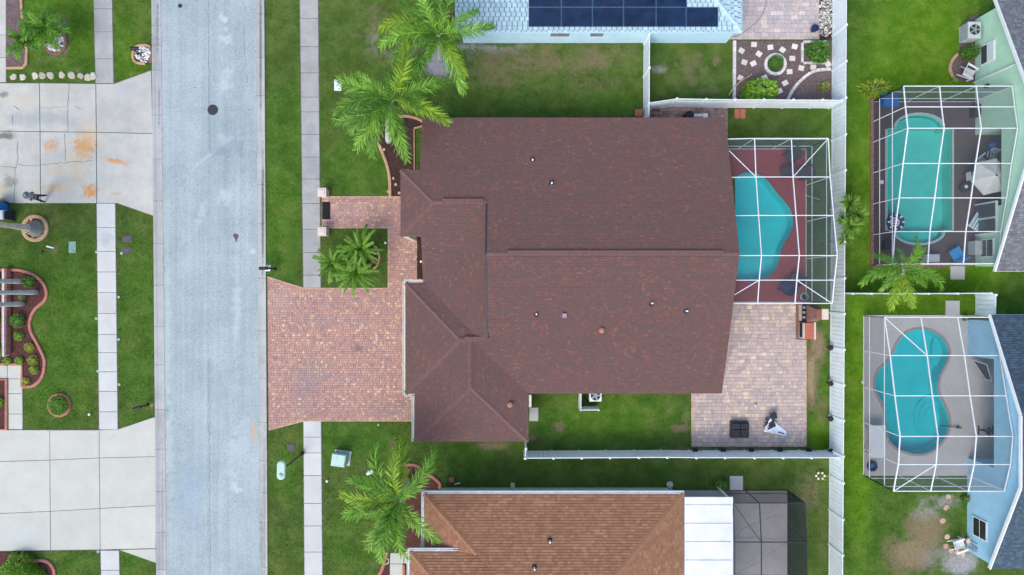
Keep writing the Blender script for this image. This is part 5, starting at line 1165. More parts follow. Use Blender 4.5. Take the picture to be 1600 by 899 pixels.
palm('bright feather palm at the front corner of the brown-roofed house', (637, 752), (623, 783), 5.6, [(578, 694, 'palm', 1), (616, 702, 'palmyel', 0), (697, 706, 'palm', 1), (537, 762, 'palmyel', 1), (534, 796, 'palm', 1), (562, 738, 'palm', 0), (558, 876, 'palm', 1), (598, 880, 'palm', 0), (636, 868, 'palm', 1), (697, 830, 'palm', 1), (655, 812, 'palm', 0), (580, 840, 'palmdark', 0), (650, 760, 'palm', 2), (570, 800, 'palm', 2), (610, 840, 'palm', 2), (600, 750, 'palmdark', 2), (622, 692, 'palmyel', 1)], trunk=.17, dry=1)
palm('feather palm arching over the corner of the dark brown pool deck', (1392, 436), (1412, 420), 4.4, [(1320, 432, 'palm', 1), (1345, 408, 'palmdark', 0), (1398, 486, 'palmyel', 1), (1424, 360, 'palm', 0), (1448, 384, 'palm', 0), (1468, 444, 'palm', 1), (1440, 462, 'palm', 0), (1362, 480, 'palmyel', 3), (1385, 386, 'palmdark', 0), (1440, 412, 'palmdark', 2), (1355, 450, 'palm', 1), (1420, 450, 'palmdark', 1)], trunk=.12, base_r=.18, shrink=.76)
# tall palms whose crowns stand outside the picture
def tall(label, base, z, tr, br, mat, flare=0):
    B = W(*base); s = 1.0; t = palm(label, base, (base[0] + (base[0] - 800) * z / (H - z) * 1.0 - 6, base[1] + (base[1] - 449.5) * z / (H - z)), z, [], 'palms with crowns beyond the frame', tr, mat, br)
    top = t.children[0]; C = Vector(W(base[0] + (base[0] - 800) * z / (H - z) - 6, base[1] + (base[1] - 449.5) * z / (H - z), z)) - B
    for k in range(8): put_frond(t, FR['palm'][k % 3][1], C, k * .785, .72)
    if flare:
        m = MB(); m.lathe(B, [(flare, .02), (flare * .8, .25), (flare * .55, .6), (tr, 1.1)], 14); m.build('root_flare', M['darkroot'], t, smooth=True)
    return t
tall('tall palm trunk rising from the flared root in the tan pebble ring', (58, 358), 8.0, .16, .3, 'barkbrown', .62)
tall('tall grey palm trunk nearest the lawn in the wavy mulch bed', (58, 457), 8.0, .13, .17, 'bark'); tall('tall grey palm trunk beside the topmost shrub of the wavy mulch bed', (37, 440), 8.4, .13, .17, 'bark'); tall('tall grey palm trunk nearest the low block garden wall shrubs', (37, 475), 8.2, .13, .17, 'bark')
FS = [frond_mesh(1.45, r, f, 50, .20, .026, M['sago'], .15) for r, f in ((.6, .7), (.9, .4), (.3, .9))]
FC = [frond_mesh(1.35, r, f, 26, .42, .07, M['cycad'], .3) for r, f in ((.5, .7), (.8, .5))]
def rosette(label, crown, z, n, meshes, s, name, cat, group, base=None, tr=.14, mat='barkbrown'):
    C = W(*crown, z); B = W(*(base or crown)) if base else Vector((C.x, C.y, 0)); t = thing(name, B, label, cat, group)
    m = MB(); m.tube([B, B.lerp(C, .5) + Vector((0, 0, .02)), C], [tr * 1.3, tr, tr * .9], 8); m.build('trunk', M[mat], t)
    for k in range(n): put_frond(t, random.choice(meshes), C - B, 6.283 * k / n + random.uniform(-.15, .15), s * random.uniform(.82, 1.12), random.choice((0, .15, .5, .9)) * (k % 3 != 0))
    return t
rosette('sago palm standing nearest the paver walk, topmost of its cluster', (565, 390), 1.7, 24, FS, 1.2, 'sago_palm', 'sago palm', 'sago palm cluster'); rosette('sago palm standing nearest the sidewalk of its cluster', (522, 412), 1.4, 26, FS, 1.0, 'sago_palm', 'sago palm', 'sago palm cluster'); rosette('sago palm standing nearest the paver driveway in its cluster', (557, 426), 1.6, 24, FS, 1.16, 'sago_palm', 'sago palm', 'sago palm cluster')
rosette('larger soft green cycad leaning over the white pebble ring', (71, 44), 1.9, 13, FC, 1.15, 'cycad', 'cycad', 'cycads by the old driveway', (78, 52)); rosette('smaller soft green cycad on the grey mulch strip', (42, 66), 1.6, 10, FC, 1.0, 'cycad', 'cycad', 'cycads by the old driveway', (50, 69))
def blade_mesh(n, L_, w_, mat, name='rosette'):
    m = MB()
    for i in range(n):
        az = random.uniform(0, 6.283); el = random.uniform(-.2, 1.3); d_ = Vector((math.cos(az) * math.cos(el), math.sin(az) * math.cos(el), math.sin(el))); s = Vector((-math.sin(az), math.cos(az), 0)) * w_ / 2
        l = L_ * random.uniform(.8, 1.1); a = d_ * l * .5; b = d_ * l + Vector((0, 0, -.1 * l))
        m.add([-s * .6, s * .6, a - s, a + s, b], [(0, 1, 3, 2), (2, 3, 4)])
    me = bpy.data.meshes.new(name); me.from_pydata(m.v, [], m.f); me.materials.append(mat); return me
ym = blade_mesh(90, .74, .085, M['yucca']); yt = thing('yucca', W(1320, 347), 'clump of spiky pale green yucca heads against the long white fence', 'yucca')
for x, y, z, s in ((1327, 317, 1.9, 1.1), (1341, 337, 1.8, 1.1), (1329, 353, 2.1, 1.2), (1319, 373, 1.7, .95), (1316, 341, 1.5, .85)):
    C = W(x, y, z); B = W(1311, y * .5 + 345 * .5); m = MB(); m.tube([B, B.lerp(C, .6), C], [.07, .06, .05], 7); m.build('stem', M['barkbrown'], yt)
    o = bpy.data.objects.new('leaf_rosette', ym); COL.objects.link(o); o.parent = yt; o.location = C - ORG[yt.name]; o.rotation_euler = (random.uniform(-.3, .3), .3, random.uniform(0, 6)); o.scale = (s,) * 3
def shrub(label, px, py, r, h, mat, leaf=.09, n=500, name='shrub', cat='shrub', group=None, rx=None, dome=True, aspect=.5):
    B = W(px, py); t = thing(name, B, label, cat, group); m = MB(); core = []; sx = (rx or r) / PPM; sy = r / PPM
    lump = [(random.uniform(0, 6.283), random.uniform(0, 1.3), random.uniform(.75, 1.12)) for _ in range(9)]
    nn = 12
    for j in range(4):
        for k in range(nn): a = 6.283 * k / nn; q = .62 * math.cos(j * .45) * (1 + .12 * math.sin(a * 3 + j)); core.append((B.x + q * sx * math.cos(a), B.y + q * sy * math.sin(a), .02 + h * .62 * math.sin(j * .45)))
    if aspect > .22 and n >= 150: m.add(core, [(j * nn + k, j * nn + (k + 1) % nn, (j + 1) * nn + (k + 1) % nn, (j + 1) * nn + k) for j in range(3) for k in range(nn)] + [tuple(range(3 * nn, 4 * nn))])
    for _ in range(n):
        az = random.uniform(0, 6.283); el = math.asin(random.uniform(-.05, 1)); rr = random.uniform(.55, 1) ** .5
        k = max((q * max(0, math.cos(az - a) * math.cos(el) * math.cos(b) + math.sin(el) * math.sin(b)) for a, b, q in lump)); rr *= .55 + .5 * k
        p = B + Vector((math.cos(az) * math.cos(el) * rr * sx, math.sin(az) * math.cos(el) * rr * sy, .06 + math.sin(el) * rr * h))
        d_ = Vector((math.cos(az + random.uniform(-1, 1)), math.sin(az + random.uniform(-1, 1)), random.uniform(-.4, .9))).normalized(); l = leaf * random.uniform(.7, 1.3); s = d_.cross(Vector((random.uniform(-.4, .4), random.uniform(-.4, .4), 1))).normalized() * l * aspect / 2
        m.add([p, p + d_ * l * .5 - s, p + d_ * l, p + d_ * l * .5 + s], [(0, 1, 2, 3)])
    m.build('foliage', M[mat], t)
    m = MB()
    for k in range(5): a = k * 1.257; m.tube([B + Vector((0, 0, -.02)), B + Vector((math.cos(a) * sx * .25, math.sin(a) * sy * .25, h * .4)), B + Vector((math.cos(a) * sx * .55, math.sin(a) * sy * .55, h * .7))], [.02, .015, .008], 5)
    m.build('stem', M['barkbrown'], t); return t
gl = 'shrubs in the wavy mulch bed'
for lab, x, y, r, h, mt, lf, n in [('round mid green shrub beside the topmost palm trunk', 48, 440, 9.5, .5, 'shrub', .1, 420), ('round mid green shrub in the middle of the wavy mulch bed', 31.5, 501, 11, .55, 'shrub', .1, 480), ('small yellow-green shrub just below the middle green shrub', 31.5, 525, 7, .35, 'shrublime', .09, 240),
                                   ('yellow-green shrub at the narrow waist of the wavy bed', 48.5, 543, 7.5, .35, 'shrubyel', .09, 240), ('yellow-green shrub nearest the wavy kerb bulge', 54, 563, 7.5, .35, 'shrubyel', .09, 240), ('yellow-green shrub second from the end of the wavy bed', 55.5, 577, 7, .35, 'shrubyel', .09, 220),
                                   ('lime shrub at the end of the low block wall', 32.5, 564, 6.5, .3, 'shrublime', .09, 200), ('small lime shrub above the front walk kerb', 14, 565, 6, .3, 'shrublime', .09, 180), ('small yellow shrub at the tip of the wavy bed', 42, 596, 6, .3, 'shrubyel', .08, 160), ('tiny variegated shrub between two palm trunks', 38, 465, 5, .3, 'shrublime', .08, 130)]: shrub(lab, x, y, r, h, mt, lf, n, group=gl)
for lab, x, y, r in (('dark green hedge bush behind the low block wall, lowest one', 1, 546, 14), ('dark green hedge bush behind the low block wall, middle one', -1, 500, 10), ('dark green hedge bush behind the low block wall, topmost', 0, 440, 10)): shrub(lab, x, y, r, .8, 'shrub', .1, 500, group='hedge bushes behind the block wall')
shrub('pale variegated shrub in the square kerbed bed', 2, 628, 7, .4, 'shrublime', .1, 200)
shrub('low grassy plant filling the round red ring planter', 93.5, 633, 15.5, .42, 'cycad', .13, 1300, 'ring_plant', 'plant', aspect=.3); shrub('big round clipped bright green bush in the red kerbed bed', 38, 899, 36, 1.5, 'shrublime', .12, 5200, 'round_bush', 'bush'); shrub('small yellow flowering shrub beside the big round bush', 24, 869, 7.5, .4, 'shrubyel', .09, 220)
shrub('small round clipped shrub inside the ring of white blocks', 1210.5, 100, 12.5, .6, 'shrub', .09, 600); shrub('leafy green bush inside the square of white blocks', 1274, 84, 17, 1.1, 'shrub', .2, 420, rx=16); shrub('broad bright green leafy bush leaning over the white picket fence', 1181, 147, 17, 1.5, 'shrublime', .26, 420, rx=29, aspect=.55); shrub('small yellow-green shrub alone on the grey mulch', 1285, 138, 7, .5, 'shrubyel', .13, 130)
shrub('dense green shrub under the green house window', 1510, 85, 11, .9, 'shrub', .12, 520, rx=15); shrub('loose lime green plant on the lawn beside the pool cage', 1364, 140, 12, .7, 'shrubyel', .34, 220, rx=22, aspect=.2); shrub('lime weed clump at the cage corner below the garden kerb', 1488, 128, 5, .3, 'shrublime', .12, 90)
shrub('small green shrub beside the red pot at the cage corner', 1505, 779, 5, .4, 'shrub', .12, 120); shrub('dark green shrub at the grey deck corner by the gate', 1505, 496, 4, .5, 'shrub', .1, 120)
t = shrub('low leafy plant with cream flowers beside the long fence', 1283, 744, 7, .25, 'shrublime', .14, 60)
m = MB(); c = W(1282, 744, .3)
for k in range(6): a = k * 1.05; m.ball((c.x + .28 * math.cos(a), c.y + .22 * math.sin(a), .28), .09, 7, 5, sc_=(1, 1, .5))
m.build('flower', M['petal'], t)
kerb(smooth_loop([(1496, 85), (1489, 92), (1484, 102), (1484.5, 112), (1489, 122), (1494, 127)], 3, False), M['tankerb'], 'short curved tan kerb round the bed at the green house wall', w_=.2); bed('mulch_bed', [(1528, 20), (1514, 28), (1504, 42), (1500, 70), (1495, 86), (1485, 102), (1486, 114), (1494, 127), (1528, 130)], M['mulchgrey'])
# ------------------------------------------------------------------ street furniture and yard things
def mailbox(label, base, zb, ang, box_off=.18, tubes=(), ln=.5, arm=True):
    B = W(*base); t = thing('mailbox', B, label, 'mailbox'); ca, sa = math.cos(ang), math.sin(ang)
    m = MB(); m.tube([B, B + Vector((0, 0, zb))], .05, 8); m.lathe(B, [(.11, 0), (.1, .06), (.05, .12)], 10); m.build('post', M['black'], t)
    c = B + Vector((ca * box_off, sa * box_off, zb)); vs = []; n = 9
    for e in (-ln / 2, ln / 2):
        for k in range(n): a = math.pi * k / (n - 1); y, z = .11 * math.cos(a), .11 * math.sin(a) + .1; vs.append(c + Vector((ca * e - sa * y, sa * e + ca * y, z)))
        for y in (-.11, .11): vs.append(c + Vector((ca * e - sa * y, sa * e + ca * y, 0)))
    q = n + 2; fs = [(k, k + 1, q + k + 1, q + k) for k in range(n - 1)] + [(n - 1, n, q + n, q + n - 1), (n, n + 1, q + n + 1, q + n), (n + 1, 0, q, q + n + 1), tuple(range(q))[::-1], tuple(range(q, 2 * q))]
    m = MB(); m.add(vs, fs); o = m.build('box', M['black'], t); d_ = c + Vector((ca * ln / 2, sa * ln / 2, .1)); m = MB(); m.box(d_, (.03, .05, .05), ang); m.build('handle', M['steel'], o)
    if arm: m = MB(); m.bar(B + Vector((0, 0, zb - .06)), c + Vector((ca * .15, sa * .15, -.04)), .05, .05); m.build('arm', M['black'], t)
    for dx, dy, dz in tubes: m = MB(); p = B + Vector((dx, dy, dz)); m.tube([p, p + Vector((ca * .34, sa * .34, .02))], .075, 8); m.build('newspaper_tube', M['white'], t)
    return t
mailbox('black mailbox on post beside the paver driveway at the gutter', (430, 420.5), 1.12, math.pi, .34, [(.06, .16, .95), (.02, -.1, .9)], .54)
mailbox('black mailbox on the white pebbles inside the tan kerb', (221.5, 86), 1.1, math.pi, -.22, (), .5)
mailbox('dark mailbox on the grass strip beside the pale driveway', (231, 632.5), 1.05, math.pi + .3, .05, (), .5)
def lamp():
    B = W(473, 708.5); z = 3.9; C = W(440.5, 737, z); t = thing('street_lamp', B, 'street lamp with slim black pole and pale green head by the sidewalk', 'street lamp')
    m = MB(); m.tube([B, B + Vector((0, 0, 1)), Vector((B.x, B.y, z))], [.075, .06, .05], 10); m.lathe(B, [(.14, 0), (.13, .3), (.08, .42)], 12); m.build('pole', M['black'], t)
    m = MB(); c = Vector((B.x, B.y, z)); pts = [(.28 * math.cos(R(a)) * .95 , (.33 if a < 180 else -.33) * 1 + .26 * math.sin(R(a))) for a in range(0, 360, 20)]
    m.prism([(c.x + x, c.y + y) for x, y in pts], z, z + .2, bev=.05); o = m.build('lamp_head', M['palegreen'], t)
    m = MB(); m.lathe((c.x, c.y - .3, z + .2), [(.16, 0), (.14, .05), (.05, .1)], 12); m.build('photo_cell', M['tank'], o); return t
lamp()
def utility_box():
    t = thing('transformer_box', W(534, 714), 'pale green utility box with rounded lid on a small pad in the lawn', 'utility box'); c = W(535, 715); a = R(-8)
    m = MB(); m.box((c.x + .02, c.y, .03), (1.15, 1.0, .1), a); m.build('pad', M['pad'], t); hard([(521, 702), (551, 702), (551, 730), (521, 730)])
    m = MB(); m.box((c.x - .04, c.y, .4), (.92, .82, .66), a); m.build('cabinet', M['galv'], t)
    m = MB(); m.box((c.x - .07, c.y, .76), (.98, .88, .1), a, taper=.88); o = m.build('lid', M['palegreen'], t); m = MB(); m.box((c.x - .2, c.y, .80), (.02, .8, .025), a); m.build('seam', M['galv'], o)
utility_box()
def lid(x0, y0, x1, y1, label, mat, rnd=0, cat='utility lid'):
    t = thing('utility_lid', W((x0 + x1) / 2, (y0 + y1) / 2), label, cat); n = 20; cx, cy, rx, ry = (x0 + x1) / 2, (y0 + y1) / 2, (x1 - x0) / 2, (y1 - y0) / 2; e = .5 if rnd else .12
    sg = lambda v: math.copysign(abs(v) ** e, v); pts = [(cx + rx * sg(math.cos(6.283 * k / n + .1)), cy + ry * sg(math.sin(6.283 * k / n + .1))) for k in range(n)]; hard(pts)
    m = MB(); m.prism(XY(pts), -.05, .03); m.build('frame', M['crack'], t); m = MB(); m.prism(XY([(cx + (x - cx) * .93, cy + (y - cy) * .93) for x, y in pts]), 0, .045, bev=.006); m.build('cover', M[mat], t)
    m = MB(); c = W(cx + rx * .4, cy + ry * .6); m.lathe((c.x, c.y, .04), [(.04, 0), (.04, .012)], 8); m.build('bolt', M['black'], t)
lid(107.5, 377, 119.5, 396, 'pale green rectangular utility lid in the lawn', 'lid'); lid(191.5, 368, 207, 379, 'dark oval meter lid, upper of the two by the sidewalk', 'purplelid', 1); lid(191.5, 386, 206, 397, 'dark oval meter lid, lower of the two by the sidewalk', 'purplelid', 1); lid(449, 694, 461, 704, 'dark square meter lid between street lamp and paver drive', 'purplelid', 0); lid(522, 124, 534, 143, 'white utility box lid under the palm tip by the sidewalk', 'white', 0)
def bin_(label, cx, cy, body, lidm, rot):
    c = W(cx, cy); t = thing('wheelie_bin', c, label, 'bin'); ca, sa = math.cos(rot), math.sin(rot)
    m = MB(); m.box((c.x, c.y, .52), (.5, .58, .96), rot); 
    m.v = [(x + (0 if z > .5 else (c.x - x) * .18), y + (0 if z > .5 else (c.y - y) * .18), z) for x, y, z in m.v]; m.build('body', M[body], t)
    m = MB(); m.box((c.x, c.y, 1.04), (.6, .64, .1), rot, taper=.86); m.build('lid', M[lidm], t)
    m = MB(); m.bar(c + Vector((ca * .3 - sa * .25, sa * .3 + ca * .25, .98)), c + Vector((ca * .3 + sa * .25, sa * .3 - ca * .25, .98)), .04, .04); m.build('handle', M['black'], t)
    for s in (-1, 1): p = c + Vector((ca * .22 - sa * .3 * s, sa * .22 + ca * .3 * s, .1)); m = MB(); m.tube([p - Vector((-sa, ca, 0)) * .03, p + Vector((-sa, ca, 0)) * .03], .1, 12); m.build('wheel', M['black'], t)
bin_('grey wheeled bin with grey-blue lid at the old driveway corner', 18, 338.5, 'charcoal', 'tank', 0); bin_('blue wheeled bin beside the grey bin at the old driveway corner', 9, 324.5, 'blue', 'blue', .2)
shrub('brown-green potted plant beside the blue bin on the driveway edge', 5, 317, 6, .9, 'dryfrond', .12, 160)
# ------------------------------------------------------------------ the person on the old driveway
def skin_body(name, verts, edges, radii, mat, parent, sub=2):
    me = bpy.data.meshes.new(name); me.from_pydata([tuple(v) for v in verts], edges, []); o = bpy.data.objects.new(name, me); COL.objects.link(o); o.parent = parent
    md = o.modifiers.new('skin', 'SKIN'); sv = me.skin_vertices[0].data if me.skin_vertices else None
    if sv is None:
        bm = bmesh.new(); bm.from_mesh(me); bm.verts.layers.skin.verify(); bm.to_mesh(me); bm.free(); sv = me.skin_vertices[0].data
    for i, r in enumerate(radii): sv[i].radius = (r, r) if not hasattr(r, '__len__') else r
    sv[0].use_root = True; md.use_smooth_shade = True
    s = o.modifiers.new('sub', 'SUBSURF'); s.levels = s.render_levels = sub; me.materials.append(mat); return o
def person():
    B = W(71.5, 311.0); t = thing('person', B, 'person in slate sun hat, grey-blue shirt and dark trousers standing on the stained driveway', 'person'); t.rotation_euler.z = R(168)
    V = [(0, 0, .95)]; E = []; Rr = [.13]
    def add(p, r, frm): V.append(p); Rr.append(r); E.append((frm, len(V) - 1)); return len(V) - 1
    ch = add((0.01, 0, 1.15), (.14, .12), 0); sh_ = add((0, 0, 1.38), (.16, .11), ch); nk = add((.01, 0, 1.5), .055, sh_); hd = add((.03, 0, 1.62), (.085, .1), nk); add((.03, 0, 1.72), .07, hd)
    for s in (-1, 1):
        el = add((.02, s * .21, 1.36), .06, sh_); el = add((.03, s * .27, 1.12), .045, el); wr = add((.2, s * .2, .98), .03, el); pm_ = add((.27, s * .17, .97), (.035, .02), wr)
        for k in range(4): f1 = add((.33, s * (.14 + .02 * k), .965 - .003 * k), .009, pm_); add((.36 - .004 * abs(k - 1.5), s * (.14 + .02 * k), .94), .008, f1)
        f1 = add((.28, s * .125, .99), .01, pm_); add((.31, s * .115, .995), .009, f1)
        hp_ = add((0, s * .1, .88), .095, 0); kn = add((.03, s * .17, .5), .065, hp_); an = add((-.02, s * .22, .1), .045, kn); add((.12, s * .24, .05), .04, an)
    body = skin_body('body', V, E, Rr, M['skin'], t)
    sv_ = [(0, 0, .93), (.01, 0, 1.15), (0, 0, 1.38), (.02, .22, 1.36), (.03, .275, 1.14), (.02, -.22, 1.36), (.03, -.275, 1.14)]
    skin_body('shirt', sv_, [(0, 1), (1, 2), (2, 3), (3, 4), (2, 5), (5, 6)], [.155, (.165, .14), (.18, .13), .075, .065, .075, .065], M['shirt'], t)
    skin_body('trousers', [(0, 0, .95), (0, .1, .86), (.03, .17, .5), (-.02, .22, .12), (0, -.1, .86), (.03, -.17, .5), (-.02, -.22, .12)], [(0, 1), (1, 2), (2, 3), (0, 4), (4, 5), (5, 6)], [.145, .11, .08, .065, .11, .08, .065], M['charcoal'], t)
    for s in (-1, 1): m = MB(); m.ball((.05, s * .235, .05), .1, 10, 6, sc_=(1.35, .5, .5)); o = m.build('shoe', M['black'], t, org=(0, 0, 0)); o.parent = t
    m = MB(); m.lathe((.03, 0, 1.68), [(.25, 0), (.25, .012), (.13, .03), (.12, .1), (.08, .14), (.01, .15)], 20); o = m.build('hat', M['hat'], t, org=(0, 0, 0))
    m = MB(); m.lathe((.03, 0, 1.83), [(.035, 0), (.02, .02), (.001, .025)], 8); m.build('hat_button', M['white'], o, org=(0, 0, 0))
    for s in (-1, 1): m = MB(); m.ball((.12, s * .035, 1.63), .012, 6, 4); m.build('eye', M['black'], t, org=(0, 0, 0))
    m = MB(); m.ball((.135, 0, 1.6), .018, 6, 4); m.build('nose', M['skin'], t, org=(0, 0, 0)); m = MB(); m.ball((.122, 0, 1.56), .02, 6, 4, sc_=(.4, 1, .3)); m.build('mouth', M['terra'], t, org=(0, 0, 0)); m = MB(); m.ball((-.0, 0, 1.63), .1, 10, 6, sc_=(.9, .9, .9)); m.build('hair', M['darkroot'], t, org=(0, 0, 0))
person()
# ------------------------------------------------------------------ front walk: gate pillars and mat
for y, lab in ((300.5, 'square stone-capped pillar at the upper side of the paver walk entrance'), (362, 'square stone-capped pillar at the lower side of the paver walk entrance')):
    c = W(503.2, y, .85) ; c.z = 0; t = thing('gate_pillar', c, lab, 'pillar'); m = MB(); m.box((c.x, c.y, .4), (.5, .5, .8)); m.build('shaft', M['stucco'], t); m = MB(); m.box((c.x, c.y, .85), (.62, .62, .1), taper=.92); o = m.build('cap', M['cap'], t); m = MB(); m.box((c.x, c.y, .91), (.44, .44, .04), taper=.7); m.build('cap_top', M['cap'], o)
c = W(510, 329.5); t = thing('door_mat', c, 'black ribbed mat lying at the start of the paver walk', 'mat'); m = MB(); m.box((c.x, c.y, .05), (.55, 1.2, .02)); m.build('border', M['rubber'], t); m = MB()
for k in range(14): m.box((c.x, c.y - .52 + k * .08, .065), (.46, .045, .012))
m.build('rib', M['rubber'], t)
# lights along lawns
def light(px, py, label, mat='white', r=.09, z=.18):
    c = W(px, py); t = thing('garden_light', c, label, 'garden light'); m = MB(); m.tube([c, c + Vector((0, 0, z))], .03, 6); m.build('stake', M['black'], t); m = MB(); m.lathe((c.x, c.y, z), [(r * .6, -.05), (r, 0), (r * .8, .04), (.01, .06)], 12); m.build('head', M[mat], t)
for x, y, l in ((142, 647, 'white round garden light on the lawn above the pale driveway'), (603, 380, 'small white garden light at the paver walk edge by the sago palms'), (592, 663, 'dark garden light at the lower edge of the paver driveway'), (658.5, 409, 'white garden light in the narrow mulch strip by the front wall'), (512, 751, 'tiny white garden light between sidewalk and palm lawn')): light(x, y, l, 'steel' if y == 663 else 'white')
for i, (x, y) in enumerate(((150.5, 498), (185.5, 464.5), (185.5, 530.5), (153, 580), (186.5, 601), (151, 394), (190, 396), (153.5, 862))):
    c = W(x, y); m = MB(); m.lathe((c.x, c.y, 0), [(.09, -.03), (.09, .03), (.05, .04), (.045, .02), (.01, .02)], 12)
    tag(m.build('sprinkler_ring', M['tank']), ['grey sprinkler ring at the sidewalk edge by the wavy bed', 'grey sprinkler ring on the strip, highest past the meter lids', 'grey sprinkler ring on the strip, middle of the slab row', 'grey sprinkler ring at the lawn edge above the ring planter', 'grey sprinkler ring on the strip above the dark mailbox', 'grey sprinkler ring on the lawn edge level with the meter lids', 'grey sprinkler ring right beside the lower meter lid', 'grey sprinkler ring at the lower corner of the pale driveway'][i], 'sprinkler')
m = MB(); m.tube([W(73, 385, .05), W(84, 387.5, .05)], .06, 8); tag(m.build('drain_tube', M['white']), 'short white tube lying on the lawn below the pebble ring', 'tube')
m = MB(); m.lathe(W(66.5, 394), [(.1, 0), (.1, .05), (.03, .06)], 10); tag(m.build('lawn_sprinkler', M['black']), 'small black sprinkler head on the lawn below the pebble ring', 'sprinkler')
m = MB(); m.tube([W(573, 741, .14), W(584, 735, .14)], .11, 10); m.box(W(578, 738, .06), (.3, .25, .12)); tag(m.build('landscape_light', M['white']), 'white tubular flood lamp in the grass beside the bright palm', 'lamp')
t = shrub('dry grey weed sticking out of the lawn above the bright palm', 617, 692, 8, .5, 'dryfrond', .25, 40, rx=4, aspect=.12)
for x, y, l, mt, s in ((706, 749.5, 'orange brick lying beside the green wall', 'terra', .34), (801, 758, 'small beige box at the foot of the green wall', 'pad', .3)): c = W(x, y); m = MB(); m.box((c.x, c.y, .07), (s, .3, .14)); tag(m.build('brick' if mt == 'terra' else 'vent_box', M[mt]), l, 'brick' if mt == 'terra' else 'box')
m = MB(); m.tube([W(711, 757, .05), W(714, 756, .1), W(719, 755, .05)], .04, 6); tag(m.build('hose_end', M['white']), 'white hose end on the grass beside the orange brick', 'hose')
m = MB(); m.tube(smooth_loop([tuple(W(603 + 4.5 * math.cos(a), 877 + 4.5 * math.sin(a), .06)) for a in np.linspace(0, 6.0, 14)], 2, False), .03, 6); tag(m.build('hose_coil', M['white']), 'white hose coil lying under the bright palm', 'hose')
m = MB(); c = W(1046, 757); m.lathe((c.x, c.y, 0), [(.2, 0), (.24, .1), (.1, .14)], 10); tag(m.build('splash_block', M['pad']), 'pale splash block under the green downspout', 'block')
t = shrub('dark drooping fern at the screen room wall', 1124, 757, 9, .8, 'palmdark', .25, 70, rx=5, aspect=.2)
# ------------------------------------------------------------------ furniture
def lounger(label, px, py, az, fabric, frame='black', z0=.05, L_=1.75, wd=.66, back=.55, stripes=None, name='sun_lounger', cat='lounger', group=None):
    o = thing(name, (0, 0, 0), label, cat, group)
    m = MB()
    for s in (-1, 1): m.bar((-L_ / 2, s * wd / 2, .3), (L_ * .22, s * wd / 2, .3), .05, .05)
    m.build('frame', M[frame], o)
    for x in (-L_ * .42, L_ * .2):
        for s in (-1, 1): m = MB(); m.bar((x, s * wd / 2, 0), (x, s * wd / 2, .28), .05, .05); m.build('leg', M[frame], o)
    m = MB(); m.box((-L_ * .14, 0, .36), (L_ * .7, wd * .94, .09), taper=.97); st_ = m.build('seat_cushion', M[fabric], o)
    m = MB(); m.bar((L_ * .2, 0, .37), (L_ * .2 + math.cos(back) * L_ * .34, 0, .37 + math.sin(back) * L_ * .34), wd * .94, .09); bk = m.build('backrest', M[fabric], o)
    if stripes:
        for k in range(3):
            y = (k - 1) * wd * .3; m = MB(); m.bar((-L_ * .48, y, .409), (L_ * .205, y, .409), wd * .13, .008); m.build('stripe', M[stripes], st_)
            m = MB(); a = Vector((L_ * .21, y, .372)); b = Vector((L_ * .2 + math.cos(back) * L_ * .34, y, .37 + math.sin(back) * L_ * .34)); nn = Vector((-math.sin(back), 0, math.cos(back))) * .048; m.bar(a + nn, b + nn, wd * .13, .006); m.build('stripe', M[stripes], bk)
    o.location = W(px, py); o.location.z = z0; o.rotation_euler.z = az; return o
def chair(label, px, py, az, fabric='charcoal', frame='black', z0=.05, s=.62, name='patio_chair', cat='chair', stripes=None, arms=True):
    o = thing(name, (0, 0, 0), label, cat)
    for x in (-.42, .42):
        for y in (-.42, .42): m = MB(); m.bar((x * s, y * s, 0), (x * s, y * s, .38 if x < 0 else .4), .05, .05); m.build('leg', M[frame], o)
    m = MB(); m.box((0, 0, .43), (s * .95, s * .95, .1), taper=.95); st_ = m.build('seat', M[fabric], o); m = MB(); m.bar((.42 * s, 0, .46), (.62 * s, 0, .92), s * .95, .08); bk = m.build('backrest', M[fabric], o)
    if arms:
        for y in (-1, 1): m = MB(); m.bar((-.42 * s, y * .52 * s, .62), (.5 * s, y * .52 * s, .64), .06, .04); m.bar((-.42 * s, y * .52 * s, .4), (-.42 * s, y * .52 * s, .62), .05, .05); m.build('armrest', M[frame], o)
    if stripes:
        for k in range(3): y = (k - 1) * s * .3; m = MB(); m.bar((-.45 * s, y, .484), (.45 * s, y, .484), s * .13, .008); m.build('stripe', M[stripes], st_); m = MB(); m.bar((.40 * s, y, .5), (.55 * s, y, .92), s * .13, .03); m.build('stripe', M[stripes], bk)
    o.location = W(px, py); o.location.z = z0; o.rotation_euler.z = az; return o
g1 = 'dark loungers on the red deck'
chair('dark wicker chair nearest the north screen of the red deck', 1232, 246, R(35), 'wicker', s=.8); chair('dark wicker chair beside the pool bend on the red deck', 1224, 271.5, R(5), 'wicker', s=.72); chair('dark wicker chair against the long screen of the red deck', 1252, 273, R(20), 'wicker', s=.78)
chair('dark navy chair near the lower screen corner of the red deck', 1224, 450, R(-35), 'navyblue', s=.8); chair('dark chair behind the navy chair on the red deck', 1238, 437, R(-20), 'wicker', s=.74)
c = W(1256, 464); m = MB(); m.lathe((c.x, c.y, .05), [(.28, 0), (.3, .06), (.22, .1), (.2, .05), (.2, 0)], 20); tag(m.build('tyre_ring', M['tank']), 'pale ring lying by the lower corner of the red deck', 'ring')
m = MB(); m.tube([W(1258, 305, .1), W(1281, 312, .1)], .03, 6); tag(m.build('pool_pole', M['tank']), 'short pale pole lying by the red deck screen', 'pole')
